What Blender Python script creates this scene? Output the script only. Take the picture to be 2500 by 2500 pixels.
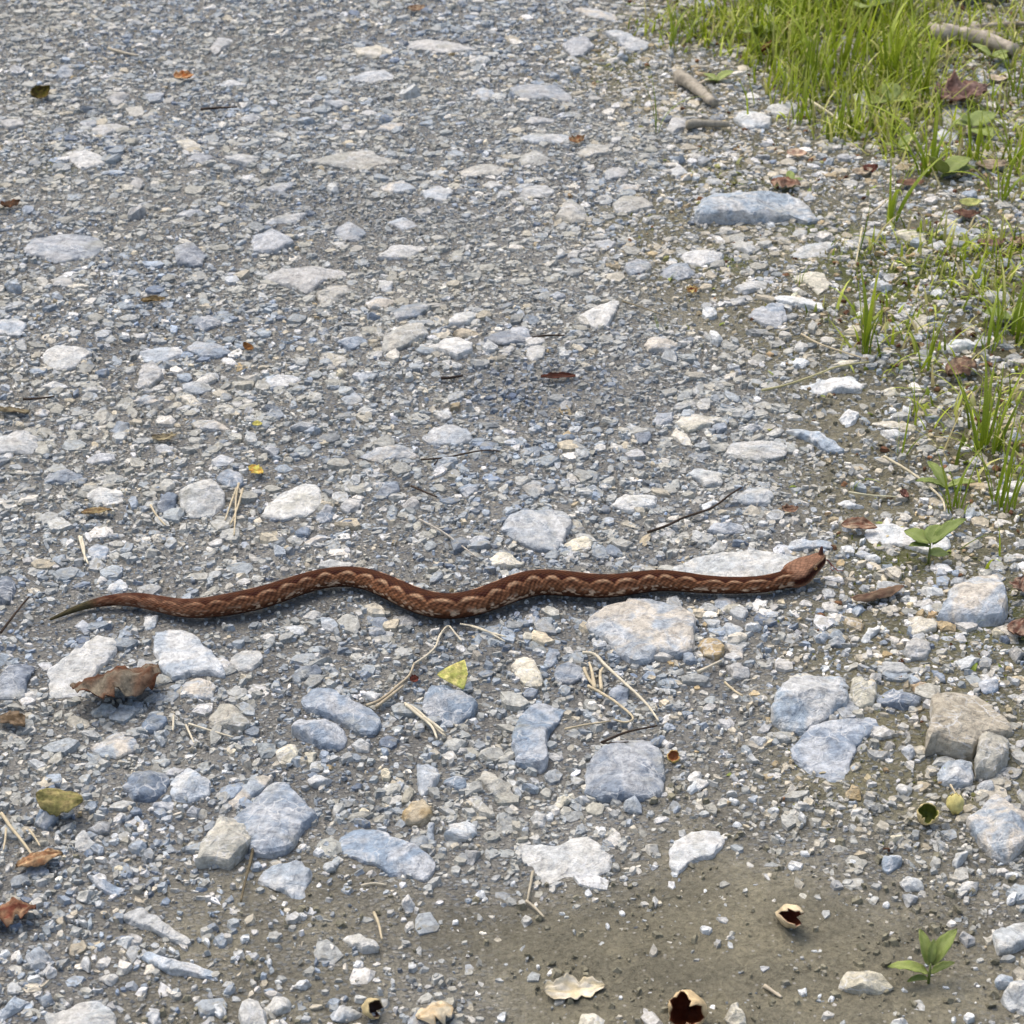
import bpy, math, random
import numpy as np
from mathutils import Vector, Matrix, noise as mnoise

for o in list(bpy.data.objects):
    bpy.data.objects.remove(o, do_unlink=True)
scene = bpy.context.scene
COL = scene.collection
R = math.radians
random.seed(11)
RNG = np.random.default_rng(7)

# ------------------------------------------------------------------ camera
CAM_H, PITCH, FOV = 1.2, R(30), R(26)
cam_d = bpy.data.cameras.new('camera')
cam = bpy.data.objects.new('camera', cam_d)
COL.objects.link(cam)
cam.location = (0, 0, CAM_H)
cam.rotation_euler = (R(90) - PITCH, 0, 0)
cam_d.sensor_fit = 'HORIZONTAL'
cam_d.angle = FOV
cam_d.clip_start = 0.05
cam_d.clip_end = 600
cam_d.dof.use_dof = True
cam_d.dof.focus_distance = 2.15
cam_d.dof.aperture_fstop = 20.0
scene.camera = cam
scene.render.resolution_x = 1024
scene.render.resolution_y = 1024

scene.cycles.max_bounces = 5
scene.cycles.diffuse_bounces = 3
scene.cycles.glossy_bounces = 1
scene.cycles.transmission_bounces = 2

# ------------------------------------------------------------------ light
SUN_EL, SUN_AZ = R(62), R(-40)          # azimuth from +Y, negative towards -X
world = bpy.data.worlds.new('World')
scene.world = world
world.use_nodes = True
wn = world.node_tree.nodes
wl = world.node_tree.links
wn.clear()
w_out = wn.new('ShaderNodeOutputWorld')
w_bg = wn.new('ShaderNodeBackground')
w_sky = wn.new('ShaderNodeTexSky')
w_sky.sky_type = 'NISHITA'
w_sky.sun_disc = False
w_sky.sun_elevation = SUN_EL
w_sky.sun_rotation = SUN_AZ
w_sky.air_density = 1.0
w_sky.dust_density = 6.0
w_sky.ozone_density = 0.6
w_bg.inputs['Strength'].default_value = 0.145
wl.new(w_sky.outputs[0], w_bg.inputs[0])
wl.new(w_bg.outputs[0], w_out.inputs[0])
sun_d = bpy.data.lights.new('sun', 'SUN')
sun_d.energy = 0.85
sun_d.angle = R(70)
sun_d.color = (1.0, 0.955, 0.84)
sun = bpy.data.objects.new('sun', sun_d)
COL.objects.link(sun)
sd = Vector((math.sin(SUN_AZ) * math.cos(SUN_EL), math.cos(SUN_AZ) * math.cos(SUN_EL), math.sin(SUN_EL)))
sun.rotation_euler = sd.to_track_quat('Z', 'Y').to_euler()
sun.location = sd * 10
scene.view_settings.view_transform = 'Standard'
scene.view_settings.look = 'None'
scene.view_settings.gamma = 1
scene.view_settings.use_curve_mapping = False
scene.view_settings.exposure = 0.55

# ------------------------------------------------------------------ helpers
TF = math.tan(FOV / 2)
SP, CP = math.sin(PITCH), math.cos(PITCH)


def ground_at(px, py, z=0.0):
    """world point at height z seen at photo pixel (2500 px square)"""
    nx = (px - 1250) / 1250 * TF
    ny = (1250 - py) / 1250 * TF
    d = Vector((nx, CP + ny * SP, -SP + ny * CP))
    t = (z - CAM_H) / d.z
    return Vector((d.x * t, d.y * t, z))


def hash2(i, j, seed):
    n = (i.astype(np.int64) * 374761393 + j.astype(np.int64) * 668265263 + seed * 974711) & 0x7fffffff
    n = ((n ^ (n >> 13)) * 1274126177) & 0x7fffffff
    return ((n ^ (n >> 16)) & 0xffff) / 65535.0


def vnoise(x, y, seed=0):
    x = np.asarray(x, float); y = np.asarray(y, float)
    i = np.floor(x); j = np.floor(y)
    fx = x - i; fy = y - j
    fx = fx * fx * (3 - 2 * fx); fy = fy * fy * (3 - 2 * fy)
    a = hash2(i, j, seed); b = hash2(i + 1, j, seed)
    c = hash2(i, j + 1, seed); d = hash2(i + 1, j + 1, seed)
    return (a + (b - a) * fx) * (1 - fy) + (c + (d - c) * fx) * fy - 0.5


def gh(x, y):
    """ground height"""
    return (0.016 * vnoise(np.asarray(x) * 2.3, np.asarray(y) * 2.3, 3) + 0.008 * vnoise(np.asarray(x) * 7, np.asarray(y) * 7, 5)
            + 0.003 * vnoise(np.asarray(x) * 31, np.asarray(y) * 31, 8))


def ghf(x, y):
    return float(gh(np.array([x]), np.array([y]))[0])


def in_poly(px, py, poly):
    inside = np.zeros(px.shape, bool)
    n = len(poly)
    for i in range(n):
        x0, y0 = poly[i][0], poly[i][1]
        x1, y1 = poly[(i + 1) % n][0], poly[(i + 1) % n][1]
        if y0 == y1:
            continue
        c = ((y0 > py) != (y1 > py)) & (px < (x1 - x0) * (py - y0) / (y1 - y0) + x0)
        inside ^= c
    return inside


# zone masks rasterised on the ground plane, softened
GX0, GX1, GY0, GY1, GS = -1.8, 2.0, 0.6, 5.0, 0.02
gxs = np.arange(GX0, GX1, GS); gys = np.arange(GY0, GY1, GS)
GXX, GYY = np.meshgrid(gxs, gys)


def zone(polys, blur=2):
    m = np.zeros(GXX.shape)
    for p in polys:
        w = [ground_at(max(-1200, min(3700, a)), max(-330, b)) for a, b in p]
        m = np.maximum(m, in_poly(GXX, GYY, w).astype(float))
    for _ in range(blur):
        q = np.pad(m, 1, mode='edge')
        m = sum(q[a:a + m.shape[0], b:b + m.shape[1]] for a in range(3) for b in range(3)) / 9.0
    return m


def look(m, x, y):
    fx = np.clip((np.asarray(x) - GX0) / GS, 0, m.shape[1] - 1.001)
    fy = np.clip((np.asarray(y) - GY0) / GS, 0, m.shape[0] - 1.001)
    i = fx.astype(int); j = fy.astype(int)
    fx = fx - i; fy = fy - j
    return (m[j, i] * (1 - fx) + m[j, i + 1] * fx) * (1 - fy) + (m[j + 1, i] * (1 - fx) + m[j + 1, i + 1] * fx) * fy


Z_MUD = zone([[(840, 2110), (1000, 2190), (1250, 2190), (1480, 2150), (1560, 2100), (1640, 2010), (1760, 2030), (1800, 2090),
               (2000, 2110), (2160, 2170), (2330, 2280), (2400, 2380), (2470, 2600), (1000, 2900), (1000, 2700), (1200, 2500), (1180, 2400), (930, 2290)],
              [(640, 2140), (760, 2130), (830, 2060), (980, 2190), (860, 2230), (740, 2200)],
              [(1600, 1960), (1760, 1960), (1740, 2060), (1620, 2060)]], 3)
Z_HALF = zone([[(330, 2130), (800, 2080), (950, 2300), (1000, 2700), (100, 2900), (300, 2350)],
               [(2150, 2050), (2360, 2050), (2600, 2200), (2600, 2800), (2300, 2700)],
               [(1560, 700), (1780, 690), (1860, 800), (1700, 850), (1560, 780)],
               [(1900, 950), (2150, 900), (2200, 1100), (2150, 1350), (2030, 1400), (1990, 1250)],
               [(1640, 1850), (1780, 1800), (1780, 2000), (1640, 2000)]], 3)
Z_SOIL = zone([[(1500, -400), (1500, 60), (1330, 130), (1440, 220), (1660, 330), (1560, 480), (1400, 510), (1500, 690), (1700, 760), (1800, 880),
                (1960, 1000), (1950, 1200), (2050, 1330), (1960, 1480), (1920, 1700), (1850, 2000), (3400, 2200), (3400, -400)]], 3)
Z_GRASS = zone([[(1600, -400), (1600, 120), (1830, 130), (1900, 250), (2080, 330), (2200, 400), (2300, 480), (3400, 700), (3400, -400)],
                [(2250, 1000), (2450, 950), (3200, 1200), (3200, 1400), (2420, 1330)],
                [(2300, 560), (3200, 700), (3200, 1200), (2440, 1000), (2350, 800)],
                [(2060, 640), (2200, 560), (2320, 560), (2360, 800), (2340, 960), (2200, 900), (2100, 860)]], 3)
Z_MOSS = zone([[(1480, 120), (1560, 130), (1560, 170), (1480, 160)], [(1740, 430), (2000, 440), (2010, 470), (1730, 462)],
               [(1930, 530), (2040, 520), (2080, 600), (1950, 570)], [(1660, 620), (1850, 630), (1800, 680), (1690, 670)],
               [(2100, 1340), (2280, 1330), (2280, 1400), (2110, 1400)], [(2440, 1440), (2560, 1440), (2560, 1560), (2440, 1540)],
               [(100, 395), (170, 395), (160, 425), (100, 430)], [(1420, 200), (1470, 205), (1440, 225)],
               [(2280, 1510), (2420, 1510), (2420, 1560), (2290, 1570)], [(1990, 640), (2200, 600), (2350, 620), (2300, 760), (2100, 740)]], 2)


Z_FINE = zone([[(1050, 905), (1250, 880), (1600, 900), (1660, 960), (1500, 1015), (1200, 1025), (1080, 960)], [(560, 470), (900, 480), (1250, 560), (1000, 600), (700, 540)]], 4)


# ------------------------------------------------------------------ materials
def nodes_of(name):
    m = bpy.data.materials.new(name)
    m.use_nodes = True
    nt = m.node_tree
    for n in list(nt.nodes):
        if n.type != 'OUTPUT_MATERIAL':
            nt.nodes.remove(n)
    out = [n for n in nt.nodes if n.type == 'OUTPUT_MATERIAL'][0]
    b = nt.nodes.new('ShaderNodeBsdfPrincipled')
    nt.links.new(b.outputs[0], out.inputs[0])
    return m, nt, b


def N(nt, t, **kw):
    n = nt.nodes.new(t)
    for k, v in kw.items():
        if k.startswith('i_'):
            key = k[2:]
            n.inputs[int(key) if key.isdigit() else key.replace('_', ' ')].default_value = v
        else:
            setattr(n, k, v)
    return n


def ramp(nt, src, stops):
    r = nt.nodes.new('ShaderNodeValToRGB')
    e = r.color_ramp.elements
    e[0].position, e[0].color = stops[0][0], tuple(stops[0][1]) + (1,)
    e[1].position, e[1].color = stops[-1][0], tuple(stops[-1][1]) + (1,)
    for p, c in stops[1:-1]:
        x = e.new(p); x.color = tuple(c) + (1,)
    nt.links.new(src, r.inputs[0])
    return r.outputs[0]


def mixc(nt, fac, a, b, mode='MIX'):
    m = nt.nodes.new('ShaderNodeMix')
    m.data_type = 'RGBA'; m.blend_type = mode
    for s, v in ((0, fac), (6, a), (7, b)):
        if isinstance(v, (int, float)):
            m.inputs[s].default_value = v
        elif isinstance(v, tuple):
            m.inputs[s].default_value = v + (1,) if len(v) == 3 else v
        else:
            nt.links.new(v, m.inputs[s])
    return m.outputs[2]


def g3(v):
    return (v, v, v)


def mat_stone():
    m, nt, b = nodes_of('stone')
    L = nt.links
    at = N(nt, 'ShaderNodeAttribute', attribute_name='col')
    at2 = N(nt, 'ShaderNodeAttribute', attribute_name='col2')
    oi = N(nt, 'ShaderNodeObjectInfo')
    tc = N(nt, 'ShaderNodeTexCoord')
    mp = N(nt, 'ShaderNodeVectorMath', operation='ADD')
    sc = N(nt, 'ShaderNodeVectorMath', operation='SCALE')
    L.new(oi.outputs['Random'], sc.inputs['Scale'])
    sc.inputs[0].default_value = (37.0, 53.0, 17.0)
    L.new(tc.outputs['Object'], mp.inputs[0]); L.new(sc.outputs[0], mp.inputs[1])
    P = mp.outputs[0]
    big = N(nt, 'ShaderNodeTexNoise', i_Scale=26.0, i_Detail=4.0, i_Roughness=0.6, i_Distortion=0.8)
    L.new(P, big.inputs['Vector'])
    c = mixc(nt, ramp(nt, big.outputs['Fac'], [(0.43, g3(0)), (0.57, g3(1))]), at.outputs['Color'], at2.outputs['Color'])
    # blotches and grain
    gr = N(nt, 'ShaderNodeTexNoise', i_Scale=120.0, i_Detail=5.0, i_Roughness=0.72)
    L.new(P, gr.inputs['Vector'])
    c = mixc(nt, 1.0, c, ramp(nt, gr.outputs['Fac'], [(0.28, g3(0.5)), (0.5, g3(1.0)), (0.72, g3(1.45))]), 'MULTIPLY')
    # pale calcite veins
    ds = N(nt, 'ShaderNodeTexNoise', i_Scale=40.0, i_Detail=3.0)
    L.new(P, ds.inputs['Vector'])
    dm = N(nt, 'ShaderNodeVectorMath', operation='SCALE', i_Scale=0.035)
    L.new(ds.outputs['Color'], dm.inputs[0])
    da = N(nt, 'ShaderNodeVectorMath', operation='ADD')
    L.new(P, da.inputs[0]); L.new(dm.outputs[0], da.inputs[1])
    vo = N(nt, 'ShaderNodeTexVoronoi', feature='DISTANCE_TO_EDGE', i_Scale=62.0)
    L.new(da.outputs[0], vo.inputs['Vector'])
    vmask = N(nt, 'ShaderNodeTexNoise', i_Scale=30.0, i_Detail=2.0)
    L.new(P, vmask.inputs['Vector'])
    v1 = ramp(nt, vo.outputs['Distance'], [(0.0, g3(1)), (0.07, g3(0))])
    v2 = ramp(nt, vmask.outputs['Fac'], [(0.44, g3(0)), (0.62, g3(0.8))])
    vv = mixc(nt, 1.0, v1, v2, 'MULTIPLY')
    c = mixc(nt, vv, c, (0.62, 0.64, 0.65))
    # dirt settled in hollows of the noise
    dn = N(nt, 'ShaderNodeTexNoise', i_Scale=18.0, i_Detail=4.0, i_Roughness=0.65)
    L.new(P, dn.inputs['Vector'])
    c = mixc(nt, ramp(nt, dn.outputs['Fac'], [(0.55, g3(0)), (0.75, g3(0.6))]), c, (0.33, 0.325, 0.255))
    L.new(c, b.inputs['Base Color'])
    b.inputs['Roughness'].default_value = 0.85
    b.inputs['Specular IOR Level'].default_value = 0.25
    bn = N(nt, 'ShaderNodeTexNoise', i_Scale=210.0, i_Detail=4.0, i_Roughness=0.7)
    L.new(P, bn.inputs['Vector'])
    bn2 = N(nt, 'ShaderNodeTexNoise', i_Scale=60.0, i_Detail=4.0, i_Roughness=0.6, i_Distortion=1.0)
    L.new(P, bn2.inputs['Vector'])
    bu = N(nt, 'ShaderNodeBump', i_Strength=0.9, i_Distance=0.0022)
    bu2 = N(nt, 'ShaderNodeBump', i_Strength=0.9, i_Distance=0.006)
    L.new(bn.outputs['Fac'], bu.inputs['Height']); L.new(bn2.outputs['Fac'], bu2.inputs['Height'])
    L.new(bu2.outputs[0], bu.inputs['Normal'])
    L.new(bu.outputs[0], b.inputs['Normal'])
    return m


def mat_gravel():
    m, nt, b = nodes_of('gravel')
    L = nt.links
    at = N(nt, 'ShaderNodeAttribute', attribute_name='col')
    tc = N(nt, 'ShaderNodeTexCoord')
    P = tc.outputs['Object']
    gr = N(nt, 'ShaderNodeTexNoise', i_Scale=230.0, i_Detail=3.0, i_Roughness=0.7)
    L.new(P, gr.inputs['Vector'])
    c = mixc(nt, 1.0, at.outputs['Color'], ramp(nt, gr.outputs['Fac'], [(0.25, g3(0.5)), (0.5, g3(1.0)), (0.75, g3(1.45))]), 'MULTIPLY')
    g2 = N(nt, 'ShaderNodeTexNoise', i_Scale=95.0, i_Detail=2.0, i_Distortion=1.5)
    L.new(P, g2.inputs['Vector'])
    c = mixc(nt, ramp(nt, g2.outputs['Fac'], [(0.52, g3(0)), (0.68, g3(0.65))]), c, (0.33, 0.32, 0.27))
    L.new(c, b.inputs['Base Color'])
    b.inputs['Roughness'].default_value = 0.85
    b.inputs['Specular IOR Level'].default_value = 0.25
    bu = N(nt, 'ShaderNodeBump', i_Strength=0.8, i_Distance=0.002)
    L.new(gr.outputs['Fac'], bu.inputs['Height'])
    L.new(bu.outputs[0], b.inputs['Normal'])
    return m


def mat_ground():
    m, nt, b = nodes_of('earth')
    L = nt.links
    at = N(nt, 'ShaderNodeAttribute', attribute_name='col')
    tc = N(nt, 'ShaderNodeTexCoord')
    P = tc.outputs['Object']
    n1 = N(nt, 'ShaderNodeTexNoise', i_Scale=14.0, i_Detail=8.0, i_Roughness=0.65)
    n2 = N(nt, 'ShaderNodeTexNoise', i_Scale=190.0, i_Detail=6.0, i_Roughness=0.7)
    for n in (n1, n2):
        L.new(P, n.inputs['Vector'])
    c = mixc(nt, 1.0, at.outputs['Color'], ramp(nt, n1.outputs['Fac'], [(0.3, g3(0.72)), (0.5, g3(1)), (0.72, (1.3, 1.28, 1.22))]), 'MULTIPLY')
    c = mixc(nt, 1.0, c, ramp(nt, n2.outputs['Fac'], [(0.3, g3(0.6)), (0.5, g3(1)), (0.7, g3(1.3))]), 'MULTIPLY')
    # pale grit grains
    vo = N(nt, 'ShaderNodeTexVoronoi', i_Scale=170.0, i_Randomness=1.0)
    L.new(P, vo.inputs['Vector'])
    sp = ramp(nt, vo.outputs['Distance'], [(0.16, g3(1)), (0.3, g3(0))])
    sel = N(nt, 'ShaderNodeSeparateColor')
    L.new(vo.outputs['Color'], sel.inputs[0])
    pick = ramp(nt, sel.outputs[0], [(0.80, g3(0)), (0.84, g3(0.6))])
    c = mixc(nt, mixc(nt, 1.0, sp, pick, 'MULTIPLY'), c, (0.5, 0.49, 0.45))
    wv = N(nt, 'ShaderNodeVectorMath', operation='MULTIPLY')
    wv.inputs[1].default_value = (1.0, 1.35, 1.0)
    L.new(P, wv.inputs[0])
    cell = N(nt, 'ShaderNodeTexVoronoi', feature='F1', i_Scale=165.0)
    L.new(wv.outputs[0], cell.inputs['Vector'])
    sc2 = N(nt, 'ShaderNodeSeparateColor')
    L.new(cell.outputs['Color'], sc2.inputs[0])
    gc = ramp(nt, sc2.outputs[0], [(0.0, (0.17, 0.20, 0.24)), (0.3, (0.28, 0.32, 0.36)), (0.6, (0.36, 0.37, 0.36)), (0.85, (0.40, 0.38, 0.32)), (1.0, (0.55, 0.55, 0.53))])
    grain = ramp(nt, cell.outputs['Distance'], [(0.28, g3(1)), (0.5, g3(0))])
    gm = mixc(nt, 1.0, grain, at.outputs['Alpha'], 'MULTIPLY')
    c = mixc(nt, gm, c, gc)
    L.new(c, b.inputs['Base Color'])
    b.inputs['Roughness'].default_value = 0.9
    b.inputs['Specular IOR Level'].default_value = 0.2
    n3 = N(nt, 'ShaderNodeTexNoise', i_Scale=70.0, i_Detail=6.0, i_Roughness=0.72)
    L.new(P, n3.inputs['Vector'])
    b1 = N(nt, 'ShaderNodeBump', i_Strength=1.0, i_Distance=0.009)
    b2 = N(nt, 'ShaderNodeBump', i_Strength=1.0, i_Distance=0.003)
    L.new(n3.outputs['Fac'], b1.inputs['Height']); L.new(n2.outputs['Fac'], b2.inputs['Height'])
    b3 = N(nt, 'ShaderNodeBump', i_Strength=1.0, i_Distance=0.003)
    L.new(gm, b3.inputs['Height'])
    L.new(b1.outputs[0], b2.inputs['Normal']); L.new(b2.outputs[0], b3.inputs['Normal']); L.new(b3.outputs[0], b.inputs['Normal'])
    return m


def mat_attr(name, rough=0.7, spec=0.3, nscale=150.0, var=(0.7, 1.3), bump=0.001, trans=0.0, rnd=0.0):
    """procedural material that takes its hue from the mesh attribute 'col'"""
    m, nt, b = nodes_of(name)
    L = nt.links
    at = N(nt, 'ShaderNodeAttribute', attribute_name='col')
    tc = N(nt, 'ShaderNodeTexCoord')
    n1 = N(nt, 'ShaderNodeTexNoise', i_Scale=nscale, i_Detail=6.0, i_Roughness=0.65)
    L.new(tc.outputs['Object'], n1.inputs['Vector'])
    c = mixc(nt, 1.0, at.outputs['Color'], ramp(nt, n1.outputs['Fac'], [(0.3, g3(var[0])), (0.7, g3(var[1]))]), 'MULTIPLY')
    if rnd:
        oi = N(nt, 'ShaderNodeObjectInfo')
        c = mixc(nt, 1.0, c, ramp(nt, oi.outputs['Random'], [(0.0, (1 - rnd, 1 - rnd * 0.8, 1 - rnd)), (1.0, (1 + rnd, 1 + rnd * 0.8, 1 + rnd))]), 'MULTIPLY')
    L.new(c, b.inputs['Base Color'])
    b.inputs['Roughness'].default_value = rough
    b.inputs['Specular IOR Level'].default_value = spec
    if trans:
        out = [n for n in nt.nodes if n.type == 'OUTPUT_MATERIAL'][0]
        tr = N(nt, 'ShaderNodeBsdfTranslucent')
        L.new(c, tr.inputs[0])
        ms = N(nt, 'ShaderNodeMixShader', i_0=trans)
        L.new(b.outputs[0], ms.inputs[1]); L.new(tr.outputs[0], ms.inputs[2])
        L.new(ms.outputs[0], out.inputs[0])
    if bump:
        bu = N(nt, 'ShaderNodeBump', i_Strength=0.8, i_Distance=bump)
        L.new(n1.outputs['Fac'], bu.inputs['Height'])
        L.new(bu.outputs[0], b.inputs['Normal'])
    return m


def mat_snake():
    m, nt, b = nodes_of('snake_scales')
    L = nt.links
    at = N(nt, 'ShaderNodeAttribute', attribute_name='col')
    uv = N(nt, 'ShaderNodeUVMap', uv_map='scales')
    sx = N(nt, 'ShaderNodeSeparateXYZ')
    L.new(uv.outputs[0], sx.inputs[0])

    def M(op, a, bb=None):
        n = N(nt, 'ShaderNodeMath', operation=op)
        for i, v in enumerate((a, bb)):
            if v is None:
                continue
            if isinstance(v, (int, float)):
                n.inputs[i].default_value = v
            else:
                L.new(v, n.inputs[i])
        return n.outputs[0]
    a = M('ADD', sx.outputs[0], sx.outputs[1])
    c = M('SUBTRACT', sx.outputs[0], sx.outputs[1])
    s1 = M('ABSOLUTE', M('SINE', M('MULTIPLY', a, math.pi)))
    s2 = M('ABSOLUTE', M('SINE', M('MULTIPLY', c, math.pi)))
    h = M('POWER', M('MULTIPLY', s1, s2), 0.5)
    cc = mixc(nt, 1.0, at.outputs['Color'], ramp(nt, h, [(0.0, g3(0.62)), (0.5, g3(0.97)), (1.0, g3(1.1))]), 'MULTIPLY')
    tc = N(nt, 'ShaderNodeTexCoord')
    n1 = N(nt, 'ShaderNodeTexNoise', i_Scale=300.0, i_Detail=4.0)
    L.new(tc.outputs['Object'], n1.inputs['Vector'])
    cc = mixc(nt, 1.0, cc, ramp(nt, n1.outputs['Fac'], [(0.3, g3(0.75)), (0.7, g3(1.25))]), 'MULTIPLY')
    L.new(cc, b.inputs['Base Color'])
    b.inputs['Roughness'].default_value = 0.7
    b.inputs['Specular IOR Level'].default_value = 0.12
    bu = N(nt, 'ShaderNodeBump', i_Strength=0.6, i_Distance=0.0009)
    L.new(h, bu.inputs['Height'])
    L.new(bu.outputs[0], b.inputs['Normal'])
    return m


M_STONE, M_GRAVEL, M_GROUND, M_SNAKE = mat_stone(), mat_gravel(), mat_ground(), mat_snake()
M_LEAF = mat_attr('dead_leaf', 0.8, 0.15, 160, (0.4, 1.5), 0.003)
M_GREEN = mat_attr('green_leaf', 0.5, 0.4, 90, (0.75, 1.25), 0.0006, trans=0.35, rnd=0.25)
M_WOOD = mat_attr('dead_wood', 0.85, 0.2, 90, (0.55, 1.4), 0.003)
M_STRAW = mat_attr('dry_straw', 0.6, 0.3, 120, (0.7, 1.25), 0.0006)
M_HUSK = mat_attr('nut_husk', 0.6, 0.35, 160, (0.7, 1.25), 0.001)
M_GLOSS = mat_attr('wet_dark', 0.2, 0.5, 100, (0.8, 1.2), 0.0)


# ------------------------------------------------------------------ mesh helpers
def np_mesh(name, verts, loops, starts, totals, cols=None, smooth=False):
    me = bpy.data.meshes.new(name)
    me.vertices.add(len(verts))
    me.vertices.foreach_set('co', np.ascontiguousarray(verts, dtype=np.float32).ravel())
    me.loops.add(len(loops))
    me.loops.foreach_set('vertex_index', np.ascontiguousarray(loops, dtype=np.int32))
    me.polygons.add(len(starts))
    me.polygons.foreach_set('loop_start', np.ascontiguousarray(starts, dtype=np.int32))
    me.polygons.foreach_set('loop_total', np.ascontiguousarray(totals, dtype=np.int32))
    me.update(calc_edges=True)
    if cols is not None:
        a = me.color_attributes.new('col', 'FLOAT_COLOR', 'POINT')
        a.data.foreach_set('color', np.ascontiguousarray(cols, dtype=np.float32).ravel())
    me.polygons.foreach_set('use_smooth', np.full(len(starts), smooth, dtype=bool))
    me.validate()
    return me


def py_mesh(name, verts, faces, cols=None, smooth=True, cols2=None):
    me = bpy.data.meshes.new(name)
    me.from_pydata([tuple(v) for v in verts], [], [tuple(f) for f in faces])
    for nm, cc in (('col', cols), ('col2', cols2)):
        if cc is None:
            continue
        a = me.color_attributes.new(nm, 'FLOAT_COLOR', 'POINT')
        if isinstance(cc, tuple):
            arr = np.tile(np.array(cc[:3] + (1.0,), np.float32), (len(verts), 1))
        else:
            arr = np.ones((len(verts), 4), np.float32)
            arr[:, :3] = np.array([c[:3] for c in cc])
        a.data.foreach_set('color', arr.ravel())
    me.polygons.foreach_set('use_smooth', [smooth] * len(me.polygons))
    me.update()
    return me


def link(name, me, mat=None, parent=None, loc=(0, 0, 0), rot=None):
    o = bpy.data.objects.new(name, me)
    COL.objects.link(o)
    o.location = loc
    if rot is not None:
        o.rotation_euler = rot
    if mat is not None and me is not None and not me.materials:
        me.materials.append(mat)
    if parent is not None:
        o.parent = parent
    return o


def tag(o, label, cat, group=None, kind=None):
    if label: o['label'] = label
    if cat: o['category'] = cat
    if group: o['group'] = group
    if kind: o['kind'] = kind
    return o


def empty(name, loc):
    e = bpy.data.objects.new(name, None)
    e.empty_display_size = 0.02
    COL.objects.link(e)
    e.location = loc
    return e


# ------------------------------------------------------------------ ground
def build_ground():
    far = np.array([0.25, 0.6, 1.2, 2.5, 5, 10, 20, 40, 80, 160])
    fx = np.arange(-1.6, 1.8001, 0.0105); fy = np.arange(0.8, 4.8001, 0.0115)
    xs = np.concatenate([-1.6 - far[::-1], fx, fx[-1] + far])
    ys = np.concatenate([0.8 - far[::-1], fy, fy[-1] + far])
    X, Y = np.meshgrid(xs, ys)
    mud = look(Z_MUD, X, Y); half = look(Z_HALF, X, Y); soil = look(Z_SOIL, X, Y)
    gra = look(Z_GRASS, X, Y); mos = look(Z_MOSS, X, Y)
    fine = 0.0035 * vnoise(X * 60, Y * 60, 21) + 0.002 * vnoise(X * 140, Y * 140, 22)
    Z = gh(X, Y) + fine * (0.7 + 0.3 * mud) + 0.0015 * mud
    n1 = vnoise(X * 9, Y * 9, 31) + 0.5 * vnoise(X * 27, Y * 27, 32)
    c_gr = np.array([0.235, 0.236, 0.222]); c_mud = np.array([0.225, 0.212, 0.155]); c_soil = np.array([0.175, 0.165, 0.095])  # gravel ground toned down: damp soil plus occlusion shade between chips
    c_moss = np.array([0.10, 0.12, 0.03]); c_gra = np.array([0.12, 0.115, 0.06])
    col = np.ones(X.shape + (4,))
    C = np.broadcast_to(c_gr, X.shape + (3,)).copy()
    for msk, cc in ((soil * 0.8, c_soil), (np.clip(half * 0.7 + n1 * 0.3 * half, 0, 1), c_mud), (mud, c_mud), (gra * 0.7, c_gra), (np.clip(mos * 1.2 + mos * n1, 0, 0.9), c_moss)):
        C = C * (1 - msk[..., None]) + cc * msk[..., None]
    C *= (1 + 0.22 * n1)[..., None]
    col[..., :3] = np.clip(C, 0.01, 1)
    col[..., 3] = np.clip((1 - mud) * (1 - 0.6 * half) * (1 - 0.55 * soil) * (1 - gra), 0, 1)
    ny, nx = X.shape
    idx = np.arange(nx * ny).reshape(ny, nx)
    q = np.stack([idx[:-1, :-1], idx[:-1, 1:], idx[1:, 1:], idx[1:, :-1]], -1).reshape(-1)
    nf = (nx - 1) * (ny - 1)
    me = np_mesh('ground', np.stack([X, Y, Z], -1).reshape(-1, 3), q, np.arange(nf) * 4, np.full(nf, 4), col.reshape(-1, 4), smooth=True)
    o = link('ground', me, M_GROUND)
    tag(o, 'compacted grey gravel track with bare brown mud and a grassy edge', 'ground', kind='structure')


build_ground()

# ------------------------------------------------------------------ snake centre line (photo px: x, top edge, bottom edge)
SN = [(122, 1510, 1516), (168, 1484, 1502), (220, 1463, 1480), (287, 1446, 1477), (339, 1442, 1483), (390, 1455, 1494), (441, 1464, 1511),
      (493, 1461, 1511), (544, 1450, 1506), (595, 1440, 1500), (646, 1429, 1486), (697, 1411, 1470), (752, 1394, 1444), (803, 1384, 1434),
      (855, 1380, 1431), (906, 1385, 1440), (957, 1404, 1472), (1008, 1431, 1498), (1060, 1447, 1514), (1111, 1449, 1516), (1162, 1441, 1504),
      (1213, 1416, 1489), (1267, 1394, 1467), (1302, 1388, 1453), (1354, 1389, 1453), (1405, 1395, 1460), (1456, 1402, 1462), (1507, 1403, 1460),
      (1559, 1393, 1450), (1610, 1387, 1441), (1661, 1393, 1446), (1712, 1405, 1450), (1764, 1408, 1450), (1815, 1409, 1450), (1849, 1407, 1449),
      (1880, 1402, 1446), (1905, 1395, 1440)]


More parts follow.
